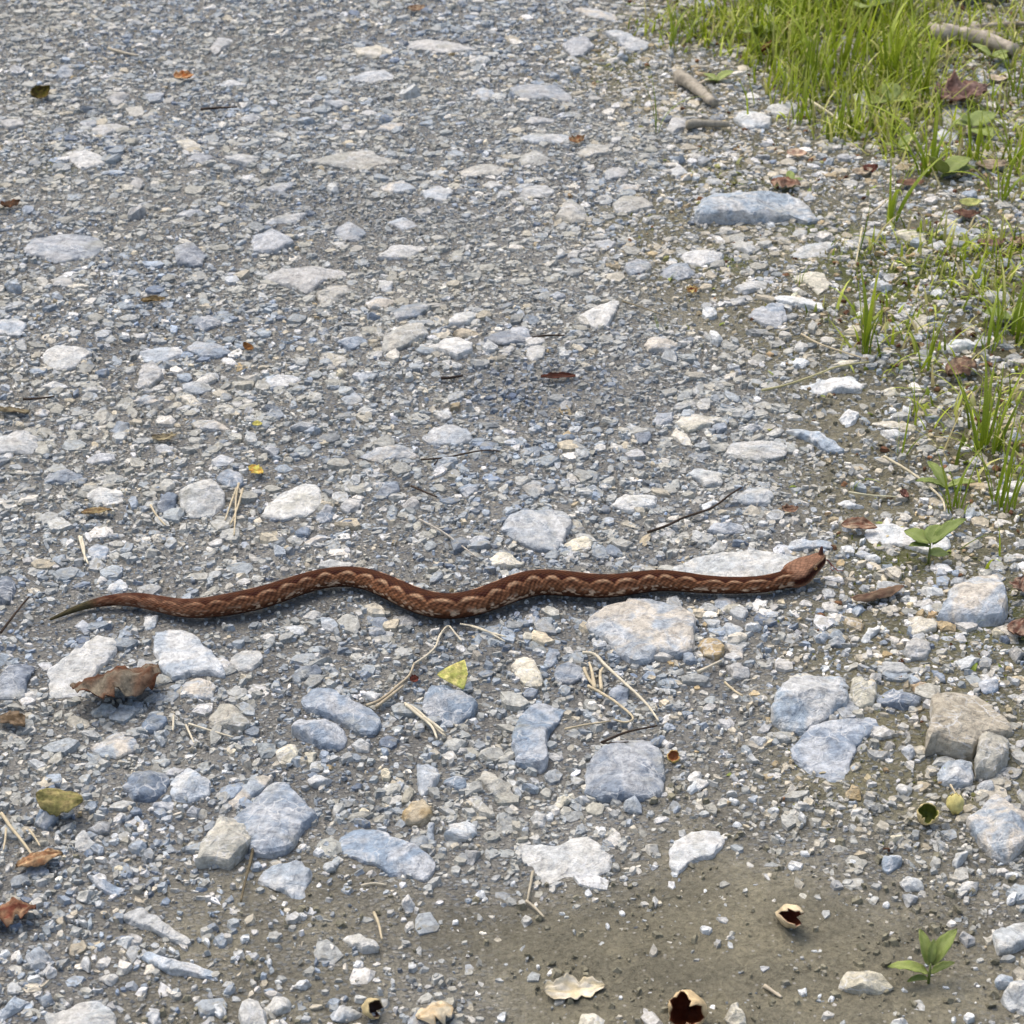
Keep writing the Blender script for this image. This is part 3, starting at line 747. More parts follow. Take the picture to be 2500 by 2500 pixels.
T(1860, 1860, [
    ([(1500, 420), (1600, 360), (1700, 230), (1760, 220), (1850, 320), (1960, 390), (1960, 580), (1830, 690), (1700, 650), (1610, 560)], 20, 'paleblue', 'large diamond of pale blue rock near the green and yellow husks'),
    ([(555, 1640), (600, 1550), (680, 1510), (830, 1530), (900, 1570), (980, 1640), (880, 1700), (700, 1680)], 16, 'cream', 'rounded cream-tan stone half sunk in mud beside the leafy seedling'),
    ([(1700, 1280), (1850, 1180), (1960, 1160), (1960, 1330), (1850, 1390), (1740, 1420), (1720, 1350)], 14, 'pale'),
    ([(1760, 1720), (1850, 1630), (1970, 1600), (1970, 1840), (1830, 1800)], 20, 'pale', 'pale grey rock with a dark hollow at its side by the seedling'),
    ([(880, 710), (950, 670), (1040, 700), (1030, 740), (930, 800), (890, 780)], 13, 'paleblue', 'pale blue nugget lying loose on mud'),
    ([(990, 180), (1030, 150), (1110, 200), (1080, 240), (1030, 230)], 10, 'pale'),
    ([(1040, 1000), (1080, 960), (1150, 980), (1130, 1040), (1070, 1060)], 9, 'grey'), ([(1780, 990), (1850, 960), (1910, 980), (1850, 1025)], 11, 'white'),
    ([(1400, 740), (1440, 660), (1500, 650), (1510, 700), (1440, 770)], 11, 'pale'), ([(1570, 790), (1600, 760), (1640, 800), (1610, 840)], 10, 'white'),
    ([(635, 740), (660, 710), (700, 740), (660, 780)], 11, 'white'), ([(1470, 1880), (1520, 1850), (1580, 1870), (1550, 1910)], 11, 'white'),
    ([(1580, 180), (1690, 120), (1700, 200), (1640, 250)], 12, 'grey'), ([(1420, 920), (1500, 890), (1600, 900), (1590, 940), (1450, 950)], 8, 'pale'),
    ([(100, 570), (150, 540), (175, 570), (150, 605)], 11, 'white'), ([(280, 660), (350, 660), (340, 700), (300, 695)], 10, 'white'),
    ([(1220, 1350), (1260, 1310), (1340, 1330), (1290, 1390)], 9, 'pale'), ([(360, 1380), (385, 1340), (420, 1380), (400, 1415)], 11, 'white'),
    ([(280, 1400), (315, 1395), (315, 1450), (285, 1455)], 9, 'white'), ([(1330, 1640), (1370, 1620), (1390, 1660), (1350, 1670)], 10, 'white'),
    ([(1025, 1670), (1050, 1650), (1085, 1670), (1050, 1700)], 10, 'white'), ([(270, 1680), (300, 1675), (350, 1695), (290, 1720)], 10, 'white'),
    ([(405, 1710), (430, 1695), (450, 1720), (420, 1740)], 10, 'white'), ([(480, 1730), (510, 1725), (545, 1750), (520, 1760)], 8, 'white'),
    ([(880, 1030), (910, 1020), (950, 1060), (920, 1070)], 8, 'white'), ([(1720, 1620), (1780, 1570), (1850, 1580), (1830, 1640), (1750, 1650)], 11, 'paleblue'),
    ([(930, 570), (1000, 540), (1050, 570), (1000, 610)], 9, 'cream', 'thin cream wedge of stone on mud near the green husk'),
    ([(610, 220), (660, 170), (720, 220), (720, 270), (640, 260)], 9, 'ochre'), ([(1010, 870), (1080, 830), (1180, 880), (1190, 930), (1060, 940)], 10, 'pale'),
    ([(1540, 1500), (1570, 1470), (1600, 1510), (1570, 1545)], 9, 'pale'), ([(1790, 820), (1840, 780), (1900, 790), (1850, 850)], 10, 'white'),
    ([(1380, 1890), (1440, 1870), (1450, 1900), (1400, 1910)], 8, 'white'), ([(930, 1940), (980, 1890), (1080, 1900), (1090, 1960)], 12, 'pale'),
    ([(240, 430), (300, 390), (350, 420), (290, 470)], 9, 'pale'), ([(40, 350), (100, 330), (130, 370), (70, 375)], 9, 'white'),
    ([(640, 320), (660, 290), (700, 330), (680, 350)], 9, 'paleblue'), ([(500, 910), (550, 880), (600, 900), (550, 935)], 9, 'grey'),
    ([(190, 780), (220, 755), (255, 785), (230, 800)], 9, 'white'), ([(1450, 1290), (1500, 1280), (1580, 1300), (1540, 1335)], 8, 'grey'),
])
T(0, 620, [
    ([(-40, 1330), (210, 1310), (280, 1350), (270, 1430), (220, 1470), (-40, 1460)], 11, 'pale', 'blunt-ended pale grey slab lying well off from the snake tail'),
    ([(310, 730), (420, 670), (560, 670), (690, 720), (620, 760), (560, 830), (430, 850), (320, 790)], 8, 'pale'),
    ([(1000, 720), (1200, 680), (1340, 680), (1350, 740), (1200, 800), (1070, 790)], 7, 'paleblue'),
    ([(1010, 930), (1050, 830), (1130, 800), (1210, 900), (1110, 970), (1010, 980)], 10, 'grey'),
    ([(1370, 680), (1430, 630), (1580, 650), (1720, 710), (1600, 750), (1480, 760)], 9, 'blue'),
    ([(1410, 510), (1530, 440), (1630, 470), (1630, 510), (1500, 550)], 9, 'blue'),
    ([(1320, 1760), (1420, 1680), (1560, 1640), (1640, 1720), (1660, 1820), (1560, 1920), (1400, 1920), (1330, 1860)], 20, 'pale', 'lumpy pale grey rock next to a sheaf of dry straw'),
    ([(1150, 1830), (1220, 1750), (1310, 1780), (1290, 1900), (1170, 1890)], 14, 'dark', 'dark slate-blue stone leaning on the lumpy pale rock'),
    ([(1590, 1650), (1680, 1580), (1800, 1620), (1800, 1700), (1680, 1720)], 9, 'blue'),
    ([(640, 1490), (830, 1460), (860, 1510), (740, 1550), (640, 1530)], 8, 'blue'),
    ([(310, 1680), (360, 1600), (520, 1600), (620, 1630), (520, 1680)], 9, 'blue'),
    ([(-30, 480), (110, 460), (200, 520), (140, 590), (-30, 570)], 9, 'paleblue'),
    ([(980, 1090), (1080, 1040), (1180, 1080), (1080, 1110)], 7, 'paleblue'), ([(1340, 970), (1400, 930), (1520, 940), (1570, 990), (1450, 1030), (1350, 1010)], 8, 'paleblue'),
    ([(1320, 1050), (1410, 1040), (1510, 1090), (1400, 1130)], 8, 'cream'), ([(290, 980), (400, 930), (510, 970), (380, 1000)], 8, 'pale'),
    ([(590, 1000), (720, 960), (720, 1010), (640, 1025)], 8, 'pale'), ([(640, 1780), (720, 1720), (900, 1740), (920, 1810), (800, 1850), (690, 1830)], 9, 'pale'),
    ([(1410, 1260), (1470, 1215), (1600, 1230), (1700, 1290), (1560, 1300), (1460, 1290)], 8, 'paleblue'), ([(1140, 1430), (1200, 1410), (1280, 1415), (1260, 1460), (1160, 1460)], 7, 'paleblue'),
    ([(1550, 1530), (1640, 1490), (1750, 1500), (1680, 1550), (1580, 1560)], 7, 'paleblue'), ([(1790, 1380), (1850, 1350), (1930, 1390), (1840, 1410)], 7, 'pale'),
    ([(800, 1290), (870, 1240), (960, 1260), (940, 1310), (850, 1310)], 7, 'blue'), ([(510, 1270), (570, 1230), (640, 1250), (600, 1300)], 7, 'blue'),
    ([(250, 1180), (300, 1130), (370, 1150), (330, 1200)], 7, 'paleblue'), ([(370, 180), (460, 150), (540, 190), (520, 240), (400, 230)], 6, 'grey'),
    ([(20, 270), (80, 240), (170, 250), (100, 290)], 7, 'paleblue'), ([(520, 1020), (550, 980), (600, 1000), (560, 1040)], 8, 'blue'),
    ([(700, 870), (760, 820), (800, 850), (730, 900)], 9, 'blue'), ([(360, 330), (440, 310), (490, 340), (420, 370)], 6, 'paleblue'),
])
T(620, 620, [
    ([(50, 160), (200, 90), (430, 90), (680, 110), (690, 150), (520, 190), (400, 290), (250, 230), (130, 210)], 11, 'grey', 'big flat grey slab with a crack running beside it'),
    ([(450, 290), (560, 215), (680, 210), (720, 270), (620, 320), (500, 370)], 11, 'greytan', 'grey-tan block across the crack from the big flat slab'),
    ([(1010, 420), (1120, 370), (1230, 340), (1330, 380), (1220, 450), (1060, 480)], 10, 'blue'),
    ([(930, 700), (960, 600), (1130, 510), (1240, 520), (1300, 590), (1180, 640), (1080, 690), (950, 740)], 11, 'greytan', 'sloping grey-tan slab next to a smooth pale stone'),
    ([(1420, 540), (1480, 440), (1590, 410), (1660, 430), (1590, 520)], 12, 'pale', 'arched pale grey stone behind a flat brownish pebble'),
    ([(1270, 680), (1400, 610), (1520, 600), (1610, 650), (1610, 720), (1500, 770), (1380, 720)], 12, 'pale', 'smooth pale stone below a flat brownish pebble'),
    ([(1690, 640), (1780, 575), (1940, 540), (2035, 590), (2010, 650), (1840, 665)], 10, 'dark', 'dark slate-blue slab beyond the snake bends'),
    ([(1460, 580), (1560, 535), (1660, 590), (1530, 610)], 9, 'ochre', 'flat brownish pebble between an arched stone and a smooth pale stone'),
    ([(1240, 1340), (1330, 1270), (1480, 1260), (1600, 1300), (1620, 1380), (1480, 1400), (1300, 1390)], 8, 'paleblue'),
    ([(770, 1480), (900, 1430), (1060, 1410), (1200, 1440), (1220, 1490), (1060, 1510), (880, 1520)], 9, 'paleblue', 'flat pale blue slab at the end of a thin dark twig'),
    ([(40, 1920), (150, 1790), (380, 1690), (480, 1720), (530, 1830), (400, 1910), (200, 1950)], 10, 'pale', 'broad pale grey stone on the gravel behind the rising tail bend'),
    ([(20, 960), (130, 890), (300, 890), (360, 910), (250, 980), (100, 1000)], 8, 'paleblue'),
    ([(820, 350), (930, 300), (1050, 350), (960, 400), (850, 390)], 9, 'paleblue'), ([(760, 1150), (830, 1110), (920, 1160), (800, 1190)], 7, 'pale'),
    ([(1320, 1180), (1420, 1130), (1470, 1200), (1390, 1220)], 7, 'pale'), ([(500, 740), (640, 730), (690, 790), (600, 820)], 10, 'cream'),
    ([(910, 250), (920, 180), (1030, 190), (1010, 290)], 8, 'paleblue'), ([(720, 900), (800, 850), (870, 890), (820, 940)], 9, 'paleblue'),
    ([(630, 1860), (700, 1790), (800, 1790), (770, 1870), (680, 1900)], 10, 'grey'), ([(1080, 1830), (1180, 1790), (1230, 1850), (1130, 1890)], 9, 'grey'),
    ([(590, 890), (640, 860), (690, 900), (630, 920)], 8, 'cream'), ([(1100, 930), (1150, 890), (1200, 930), (1130, 960)], 7, 'pale'),
    ([(1670, 730), (1740, 690), (1810, 710), (1760, 750)], 7, 'pale'), ([(820, 500), (870, 450), (940, 470), (890, 510)], 8, 'blue'),
    ([(610, 650), (700, 600), (790, 600), (840, 640), (720, 690)], 8, 'blue'), ([(640, 1060), (760, 1060 - 40), (800, 1090), (680, 1110)], 6, 'paleblue'),
    ([(280, 1300), (340, 1230), (470, 1230), (420, 1290)], 8, 'grey'), ([(370, 1310), (440, 1280), (490, 1310), (420, 1340)], 8, 'paleblue'),
    ([(70, 1440), (130, 1400), (190, 1440), (150, 1490)], 8, 'blue'), ([(900, 1760), (960, 1690), (1060, 1690), (1080, 1740), (980, 1790)], 10, 'blue'),
    ([(470, 1900), (540, 1850), (590, 1880), (560, 1935)], 10, 'blue'), ([(1490, 1720), (1600, 1690), (1660, 1740), (1560, 1780)], 7, 'blue'),
])
T(1240, 620, [
    ([(530, 440), (620, 390), (740, 350), (820, 330), (800, 420), (740, 520), (640, 540), (580, 490)], 12, 'pale', 'pointed pale grey stone with a thin dry stem reaching from it'),
    ([(1000, 660), (1060, 610), (1140, 610), (1260, 660), (1180, 710), (1030, 710)], 11, 'paleblue'),
    ([(1110, 120), (1220, 70), (1330, 90), (1380, 150), (1260, 180), (1130, 160)], 10, 'blue'), ([(850, 80), (940, 30), (1060, 50), (1050, 120), (900, 170)], 8, 'blue'),
    ([(1660, 250), (1780, 190), (1920, 190), (1900, 250), (1740, 290)], 8, 'pale'),
    ([(1230, 1250), (1280, 1190), (1430, 1180), (1620, 1200), (1440, 1270), (1330, 1310)], 9, 'cream', 'long cream-yellow streaked slab among blue-grey slabs'),
    ([(1070, 1220), (1100, 1170), (1230, 1170), (1210, 1240), (1110, 1260)], 9, 'blue'), ([(930, 1330), (980, 1290), (1060, 1320), (1040, 1370), (970, 1385)], 9, 'dark'),
    ([(1600, 1460), (1650, 1380), (1900, 1370), (2070, 1410), (2040, 1480), (1860, 1515), (1700, 1490)], 9, 'pale', 'flat pale grey slab beside a pale blue ridge of slate'),
    ([(1320, 1620), (1370, 1580), (1580, 1600), (1580, 1690), (1470, 1710), (1400, 1660)], 9, 'pale'),
    ([(750, 1850), (850, 1780), (1100, 1770), (1090, 1850), (900, 1890)], 9, 'pale', 'layered pale grey slab with fine splinters'),
    ([(1640, 1790), (1780, 1710), (1880, 1710), (1970, 1790), (1930, 1850), (1740, 1840)], 10, 'paleblue', 'pale blue stone at the upper end of a dark straight twig'),
    ([(100, 1720), (180, 1650), (250, 1680), (260, 1760), (180, 1790)], 8, 'grey'), ([(1420, 1870), (1520, 1800), (1560, 1820), (1460, 1890)], 8, 'white'),
    ([(1430, 450), (1480, 430), (1560, 450), (1450, 470)], 7, 'white'), ([(1760, 450), (1880, 380), (1980, 400), (2050, 470), (1990, 540), (1900, 530)], 11, 'blue'),
    ([(130, 730), (170, 660), (280, 670), (270, 750), (180, 790)], 8, 'pale'), ([(1620, 330), (1750, 310), (1750, 360), (1660, 370)], 7, 'pale'),
    ([(1450, 650), (1520, 610), (1630, 620), (1540, 650)], 7, 'white'), ([(1170, 780), (1220, 750), (1270, 790), (1210, 810)], 7, 'blue'),
    ([(1200, 1330), (1240, 1280), (1320, 1350), (1380, 1410), (1290, 1400)], 7, 'cream'), ([(1400, 1410), (1450, 1370), (1490, 1420), (1430, 1450)], 7, 'pale'),
    ([(480, 1210), (530, 1190), (580, 1220), (520, 1240)], 6, 'pale'), ([(1500, 1330 - 70), (1600, 1240), (1620, 1290), (1540, 1310)], 7, 'blue'),
    ([(300, 300), (370, 270), (430, 310), (360, 350)], 7, 'blue'), ([(440, 600), (480, 560), (520, 600), (480, 640)], 7, 'paleblue'),
    ([(360, 770), (420, 730), (470, 760), (410, 790)], 7, 'pale'), ([(1610, 830), (1660, 820), (1700, 860), (1650, 870)], 8, 'white'),
    ([(0, 600), (20, 540), (140, 540), (170, 600), (90, 640)], 8, 'blue'), ([(1700, 1280), (1800, 1240), (1900, 1260), (1800, 1300)], 8, 'paleblue'),
])
T(1860, 620, [
    ([(220, 170), (300, 130), (460, 140), (500, 230), (420, 290), (340, 220)], 8, 'cream'),
    ([(240, 980), (380, 940), (520, 910), (680, 900), (750, 960), (740, 1010), (600, 1000), (440, 1020)], 13, 'white', 'long whitish stone with blue streaks at the foot of a grass blade'),
    ([(1340, 690), (1420, 620), (1540, 620), (1590, 660), (1420, 720)], 13, 'white', 'bluish white stone standing among grass stems beside a curled leaf'),
    ([(160, 1310), (230, 1290), (420, 1320), (560, 1390), (620, 1430), (480, 1440), (350, 1370)], 11, 'paleblue', 'pale blue ridge of slate sloping towards a flat pale slab'),
    ([(570, 1210), (620, 1160), (720, 1170), (690, 1230), (620, 1260)], 12, 'white'), ([(870, 1010), (960, 980), (1030, 1030), (930, 1040)], 9, 'cream'),
    ([(870, 1310), (920, 1290), (1080, 1340), (930, 1350)], 8, 'white'), ([(800, 1240), (920, 1220), (1140, 1280), (1130, 1310), (960, 1285)], 7, 'cream', 'long yellowish cream splinter of stone near thin grass stems'),
    ([(0, 600 - 180), (60, 370), (150, 370), (190, 480), (80, 520)], 12, 'blue'), ([(70, 310), (200, 300), (450, 360), (460, 400), (300, 380), (120, 345)], 9, 'white'),
    ([(230, 690), (280, 650), (360, 660), (300, 730)], 9, 'pale'), ([(220, 790), (280, 750), (370, 790), (300, 830)], 8, 'white'),
    ([(100, 810), (180, 790), (190, 830), (130, 840)], 8, 'white'), ([(610, 690), (660, 650), (720, 680), (660, 710)], 8, 'white'),
    ([(510, 830), (600, 780), (720, 790), (640, 830)], 8, 'cream'), ([(930, 1130), (970, 1100), (1000, 1140), (960, 1150)], 8, 'white'),
    ([(1010, 1130), (1060, 1110), (1130, 1140), (1060, 1160)], 8, 'white'), ([(560, 1830), (640, 1820), (760, 1860), (640, 1870)], 7, 'white'),
    ([(1570, 300), (1640, 260), (1840, 290), (1830, 350), (1650, 330)], 10, 'grey'), ([(1250, 290), (1300, 270), (1350, 300), (1290, 320)], 9, 'white'),
    ([(600, 590), (700, 585), (740, 605), (640, 615)], 8, 'cream'), ([(810, 260), (920, 240), (950, 265), (850, 280)], 8, 'white'),
    ([(1120, 500), (1140, 420), (1220, 440), (1220, 540), (1150, 570)], 9, 'cream'), ([(1600, 120), (1640, 80), (1690, 120), (1650, 145)], 9, 'white'),
    ([(1730, 110), (1800, 60), (1860, 90), (1800, 125)], 9, 'paleblue'), ([(1840, 1350), (1900, 1320), (1960, 1350), (1880, 1370)], 9, 'paleblue'),
    ([(-20, 1400), (160, 1390), (190, 1440), (60, 1480), (-20, 1470)], 7, 'pale'), ([(670, 1700), (730, 1680), (790, 1710), (720, 1730)], 7, 'paleblue'),
])
T(1240, 0, [
    ([(70, 1440), (150, 1370), (270, 1360), (360, 1410), (250, 1450)], 9, 'pale'), ([(350, 1590), (450, 1470), (550, 1520), (600, 1600), (470, 1630)], 12, 'greytan'),
    ([(770, 1500), (870, 1430), (1000, 1440), (1080, 1510), (900, 1570), (790, 1560)], 11, 'greytan'),
    ([(400, 330), (460, 280), (580, 270), (640, 330), (560, 390), (470, 400)], 13, 'blue'),
    ([(690, 240), (830, 220), (930, 270), (1050, 310), (1020, 350), (900, 360), (800, 290)], 14, 'paleblue', 'pale blue stone at the corner of the grass with moss beside it'),
    ([(1660, 880), (1720, 820), (1850, 810), (1950, 860), (1930, 920), (1750, 935)], 17, 'white', 'bluish white stone near the end of a short grey stick'),
    ([(480, 70), (600, 50), (800, 110), (800, 150), (620, 130)], 9, 'paleblue'), ([(0, 640), (170, 620), (360, 620), (470, 690), (470, 750), (300, 730), (100, 720)], 8, 'blue'),
    ([(70, 1030), (150, 970), (330, 980), (500, 1010), (420, 1050), (200, 1060)], 9, 'paleblue'), ([(60, 1160), (200, 1110), (310, 1170), (250, 1210), (90, 1210)], 9, 'greytan'),
    ([(480, 1120), (640, 1070), (790, 1060), (740, 1130), (600, 1150)], 9, 'greytan'), ([(1160, 950), (1200, 870), (1310, 860), (1330, 940), (1220, 980)], 12, 'grey'),
    ([(1180, 1250), (1260, 1220), (1340, 1270), (1240, 1310)], 9, 'pale'), ([(700, 1270), (760, 1230), (900, 1240), (860, 1300), (720, 1310)], 8, 'grey'),
    ([(620, 1790), (740, 1750), (810, 1800), (720, 1840)], 8, 'paleblue'), ([(300, 540), (330, 500), (390, 530), (350, 560)], 8, 'paleblue'),
    ([(110, 900), (200, 850), (340, 870), (330, 900), (200, 910)], 9, 'grey'), ([(680, 410), (700, 370), (780, 390), (740, 420)], 11, 'cream'),
    ([(790, 400), (840, 370), (890, 400), (850, 430)], 9, 'paleblue'), ([(420, 1890), (500, 1830), (560, 1840), (500, 1900)], 7, 'pale'),
    ([(1200, 1170), (1240, 1140), (1310, 1190), (1250, 1210)], 8, 'paleblue'), ([(780, 1410), (840, 1370), (980, 1350), (960, 1400)], 9, 'paleblue'),
    ([(1640, 1790), (1740, 1760), (1830, 1830), (1780, 1870)], 9, 'pale'), ([(740, 1660), (780, 1630), (800, 1680), (760, 1710)], 8, 'paleblue'),
    ([(640, 480), (700, 460), (720, 490), (670, 510)], 10, 'cream'), ([(450, 470), (500, 440), (550, 500), (490, 520)], 8, 'paleblue'),
])
STONES.append(([(1690, 528), (1712, 492), (1735, 470), (1860, 464), (1930, 466), (1975, 490), (2003, 530), (1970, 534), (1935, 526), (1860, 531), (1740, 534), (1700, 535)], 0.027, 'paleblue', 'long blue-topped boulder with mossy ground along its far side'))
STONES.append(([(1675, 640), (1660, 626), (1690, 611), (1770, 618), (1760, 634), (1715, 652)], 0.013, 'white', 'flat whitish stone with moss by its corner'))
T(620, 0, [
    ([(370, 1200), (600, 1140), (870, 1100), (920, 1160), (1170, 1180), (930, 1230), (800, 1260), (700, 1240)], 8, 'greytan', 'wide low grey-tan slab with layered edges'),
    ([(680, 580), (830, 530), (970, 520), (1080, 570), (880, 600)], 9, 'paleblue'), ([(930, 1370), (1100, 1310), (1200, 1390), (1100, 1420), (950, 1400)], 8, 'paleblue'),
    ([(1240, 1420), (1350, 1350), (1480, 1410), (1400, 1480), (1260, 1470)], 9, 'paleblue'), ([(-20, 1740), (120, 1670), (260, 1730), (300, 1780), (150, 1840), (-10, 1830)], 14, 'blue'),
    ([(580, 1700), (700, 1640), (830, 1700), (780, 1770), (640, 1760)], 10, 'blue'), ([(70, 1640), (220, 1580), (400, 1570), (300, 1640), (130, 1650)], 9, 'paleblue'),
    ([(900, 1900), (1000, 1830), (1160, 1800), (1290, 1810), (1130, 1890)], 9, 'pale'), ([(890, 960), (960, 910), (1150, 900), (1050, 960)], 8, 'paleblue'),
    ([(510, 760), (640, 720), (740, 760), (600, 790)], 8, 'paleblue'), ([(1050, 680), (1150, 640), (1240, 660), (1130, 690)], 8, 'pale'),
    ([(1600, 680), (1680, 630), (1780, 690), (1700, 740)], 9, 'paleblue'), ([(80, 1400), (200, 1340), (320, 1350), (200, 1420)], 8, 'blue'),
    ([(1090, 300), (1280, 280), (1480, 320), (1660, 370), (1400, 390), (1140, 350)], 7, 'grey'), ([(1480, 1260), (1700, 1200), (1900, 1240), (1800, 1290), (1560, 1300)], 7, 'greytan'),
    ([(960, 1630), (1100, 1600), (1220, 1660), (1100, 1690)], 8, 'paleblue'), ([(740, 370), (900, 320), (1080, 380), (900, 420), (760, 410)], 8, 'cream', 'streaky cream-yellow slab among grey slabs far along the track'),
    ([(500, 1390), (590, 1370), (650, 1400), (560, 1420)], 7, 'pale'), ([(1180, 1550), (1260, 1520), (1320, 1560), (1220, 1590)], 8, 'pale'),
    ([(1640, 450), (1700, 410), (1760, 450), (1680, 470)], 8, 'pale'), ([(930, 870), (980, 840), (1040, 870), (960, 900)], 8, 'blue'),
    ([(1680, 1360), (1760, 1330), (1860, 1370), (1740, 1390)], 8, 'pale'), ([(320, 860), (400, 840), (450, 870), (360, 890)], 7, 'paleblue'),
])
T(0, 0, [
    ([(160, 1850), (240, 1750), (500, 1720), (700, 1740), (790, 1790), (700, 1880), (400, 1935)], 9, 'blue', 'broad mottled blue-grey slab lying flush with the gravel'),
    ([(440, 1120), (600, 1090), (740, 1140), (820, 1190), (600, 1240), (520, 1190)], 9, 'pale'), ([(1650, 1140), (1780, 1120), (1920, 1150), (1830, 1220), (1700, 1180)], 11, 'paleblue'),
    ([(1370, 1160), (1470, 1120), (1580, 1150), (1500, 1210)], 9, 'dark'), ([(1290, 1060), (1400, 1030), (1490, 1070), (1400, 1110)], 9, 'cream'),
    ([(650, 950), (840, 900), (960, 930), (760, 1000)], 9, 'grey'), ([(780, 720), (900, 660), (960, 700), (860, 770)], 9, 'grey'),
    ([(1060, 700), (1210, 690), (1190, 740), (1100, 750)], 8, 'blue'), ([(1280, 1820), (1390, 1780), (1510, 1850), (1490, 1935), (1300, 1935)], 12, 'dark'),
    ([(920, 800), (1050, 770), (1060, 840), (960, 860)], 8, 'greytan'), ([(-20, 900), (150, 870), (190, 910), (60, 950)], 9, 'grey'),
    ([(1570, 620), (1720, 590), (1830, 620), (1700, 640)], 9, 'paleblue'), ([(1540, 350), (1640, 270), (1750, 260), (1680, 340), (1580, 390)], 10, 'grey'),
    ([(940, 1370), (1010, 1310), (1070, 1340), (1030, 1390)], 8, 'grey'), ([(1260, 1590), (1400, 1530), (1490, 1550), (1400, 1600)], 8, 'paleblue'),
    ([(410, 540), (460, 490), (560, 480), (530, 550), (450, 570)], 9, 'blue'), ([(920, 1600), (1000, 1570), (1100, 1590), (1000, 1620)], 7, 'grey'),
    ([(1750, 870), (1840, 840), (1930, 860), (1850, 900)], 8, 'paleblue'), ([(580, 900), (680, 870), (720, 920), (620, 940)], 7, 'blue'),
])
T(1860, 0, [
    ([(1300, 810), (1450, 750), (1560, 860), (1480, 900), (1350, 880)], 16, 'grey', 'grey stone under the red-brown dead leaf in the verge'),
    ([(660, 720), (720, 680), (800, 700), (790, 770), (700, 790)], 16, 'pale', 'pale grey stone half hidden in the thickest grass'),
    ([(1240, 1000), (1320, 960), (1450, 1000), (1440, 1040), (1280, 1035)], 14, 'white'), ([(960, 1720), (1060, 1680), (1200, 1710), (1220, 1790), (1090, 1770)], 11, 'cream'),
    ([(1220, 1800), (1290, 1770), (1360, 1810), (1290, 1840)], 10, 'white'), ([(200, 1870), (330, 1790), (520, 1770), (570, 1800), (450, 1880), (270, 1905)], 11, 'pale', 'long pale grey slab in the soil beside the long boulder'),
    ([(1270, 1690), (1380, 1660), (1560, 1700), (1480, 1740)], 9, 'paleblue'), ([(1520, 1740), (1580, 1720), (1600, 1760), (1550, 1790)], 9, 'white'),
    ([(40, 790), (150, 750), (270, 790), (180, 840), (60, 830)], 11, 'pale'), ([(-10, 40), (60, 20), (140, 60), (130, 140), (60, 150), (-10, 110)], 20, 'paleblue', 'blue-grey stone at the edge of the tall grass clump'),
    ([(1080, 1780), (1150, 1760), (1190, 1810), (1120, 1830)], 9, 'paleblue'), ([(30, 1620), (90, 1620), (100, 1680), (60, 1690)], 9, 'white'),
    ([(180, 1220), (250, 1200), (270, 1240), (210, 1250)], 9, 'white'), ([(450, 1160), (520, 1140), (540, 1180), (480, 1200)], 9, 'paleblue'),
    ([(1620, 1790), (1690, 1770), (1730, 1830), (1660, 1850)], 9, 'pale'), ([(840, 1200), (900, 1180), (950, 1210), (880, 1225)], 8, 'white'),
])

LANDMARKS = [('beside the tip of the snake tail', 150, 1500), ('beside the tail half of the snake', 480, 1490), ('beside the first bend of the snake', 860, 1410),
             ('beside the low bend of the snake', 1110, 1480), ('beside the neck half of the snake', 1600, 1420), ('beside the snake head', 1990, 1380),
             ('near the crumpled brown leaf', 280, 1660), ('near the small yellow leaf', 1105, 1650), ('near the long blue ridge of rock', 850, 1730),
             ('near the big blocky white-veined stone', 1525, 1870), ('near the big tan boulder', 2360, 1770), ('near the undercut layered rock', 1970, 1700),
             ('near the rough humped rock', 2370, 1460), ('near the long rough whitish stone', 2210, 1310), ('near the large diamond-shaped slab', 670, 1980),
             ('near the long mottled blue slab', 940, 2090), ('near the olive and orange dead leaves', 120, 2050), ('on muddy grit by the long pale stone bars', 420, 2300),
             ('on the bare mud by the open cream husk', 1940, 2240), ('on the mud by the leafy seedling', 2250, 2370), ('by the green husk and the pale diamond rock', 2320, 2010),
             ('on the mud by the wide whitish slab', 1400, 2120), ('on the mud by the lumpy whitish stone', 1700, 2070), ('on the mud by the cracked husk', 1670, 2470),
             ('on the mud by the crusty pale stone', 870, 2300), ('near the twin rounded cobbles', 400, 1920), ('by the jagged shell bits in the mud', 1230, 2430),
             ('near the lumpy pale rock with straw', 490, 1210), ('near the cracked flat grey slab', 760, 680), ('near the smooth pale and brownish stones', 1100, 820),
             ('near the thin curved twig', 1130, 1110), ('near the dark straight twig', 1720, 1240), ('near the flat pale slab and slate ridge', 1850, 1100),
             ('near the long whitish stone by the grass', 2030, 930), ('near the pointed pale stone', 1450, 770), ('near the long blue-topped boulder', 1850, 510),
             ('among the thin grass stems', 2320, 1000), ('among grass under the dead leaf', 2320, 300), ('by the short grey stick at the verge', 1740, 310),
             ('by the corner of the grass', 1560, 110), ('near the wide low grey-tan slab', 870, 390), ('near the olive upright leaf', 100, 220),
             ('near the orange scrap of leaf', 450, 180), ('near the mossy spot in the gravel', 150, 430), ('near the broad mottled flush slab', 160, 620),
             ('near the tan and black scrap of leaf', 380, 730), ('near the blunt-ended pale slab', 70, 1080), ('near the small brown leaf scrap', 600, 850),
             ('near the dark red bark sliver', 1360, 915), ('near the streaky cream slab', 920, 130), ('on the open gravel of the track', 1200, 480)]
STONE_POLYS = []   # world polys for exclusion


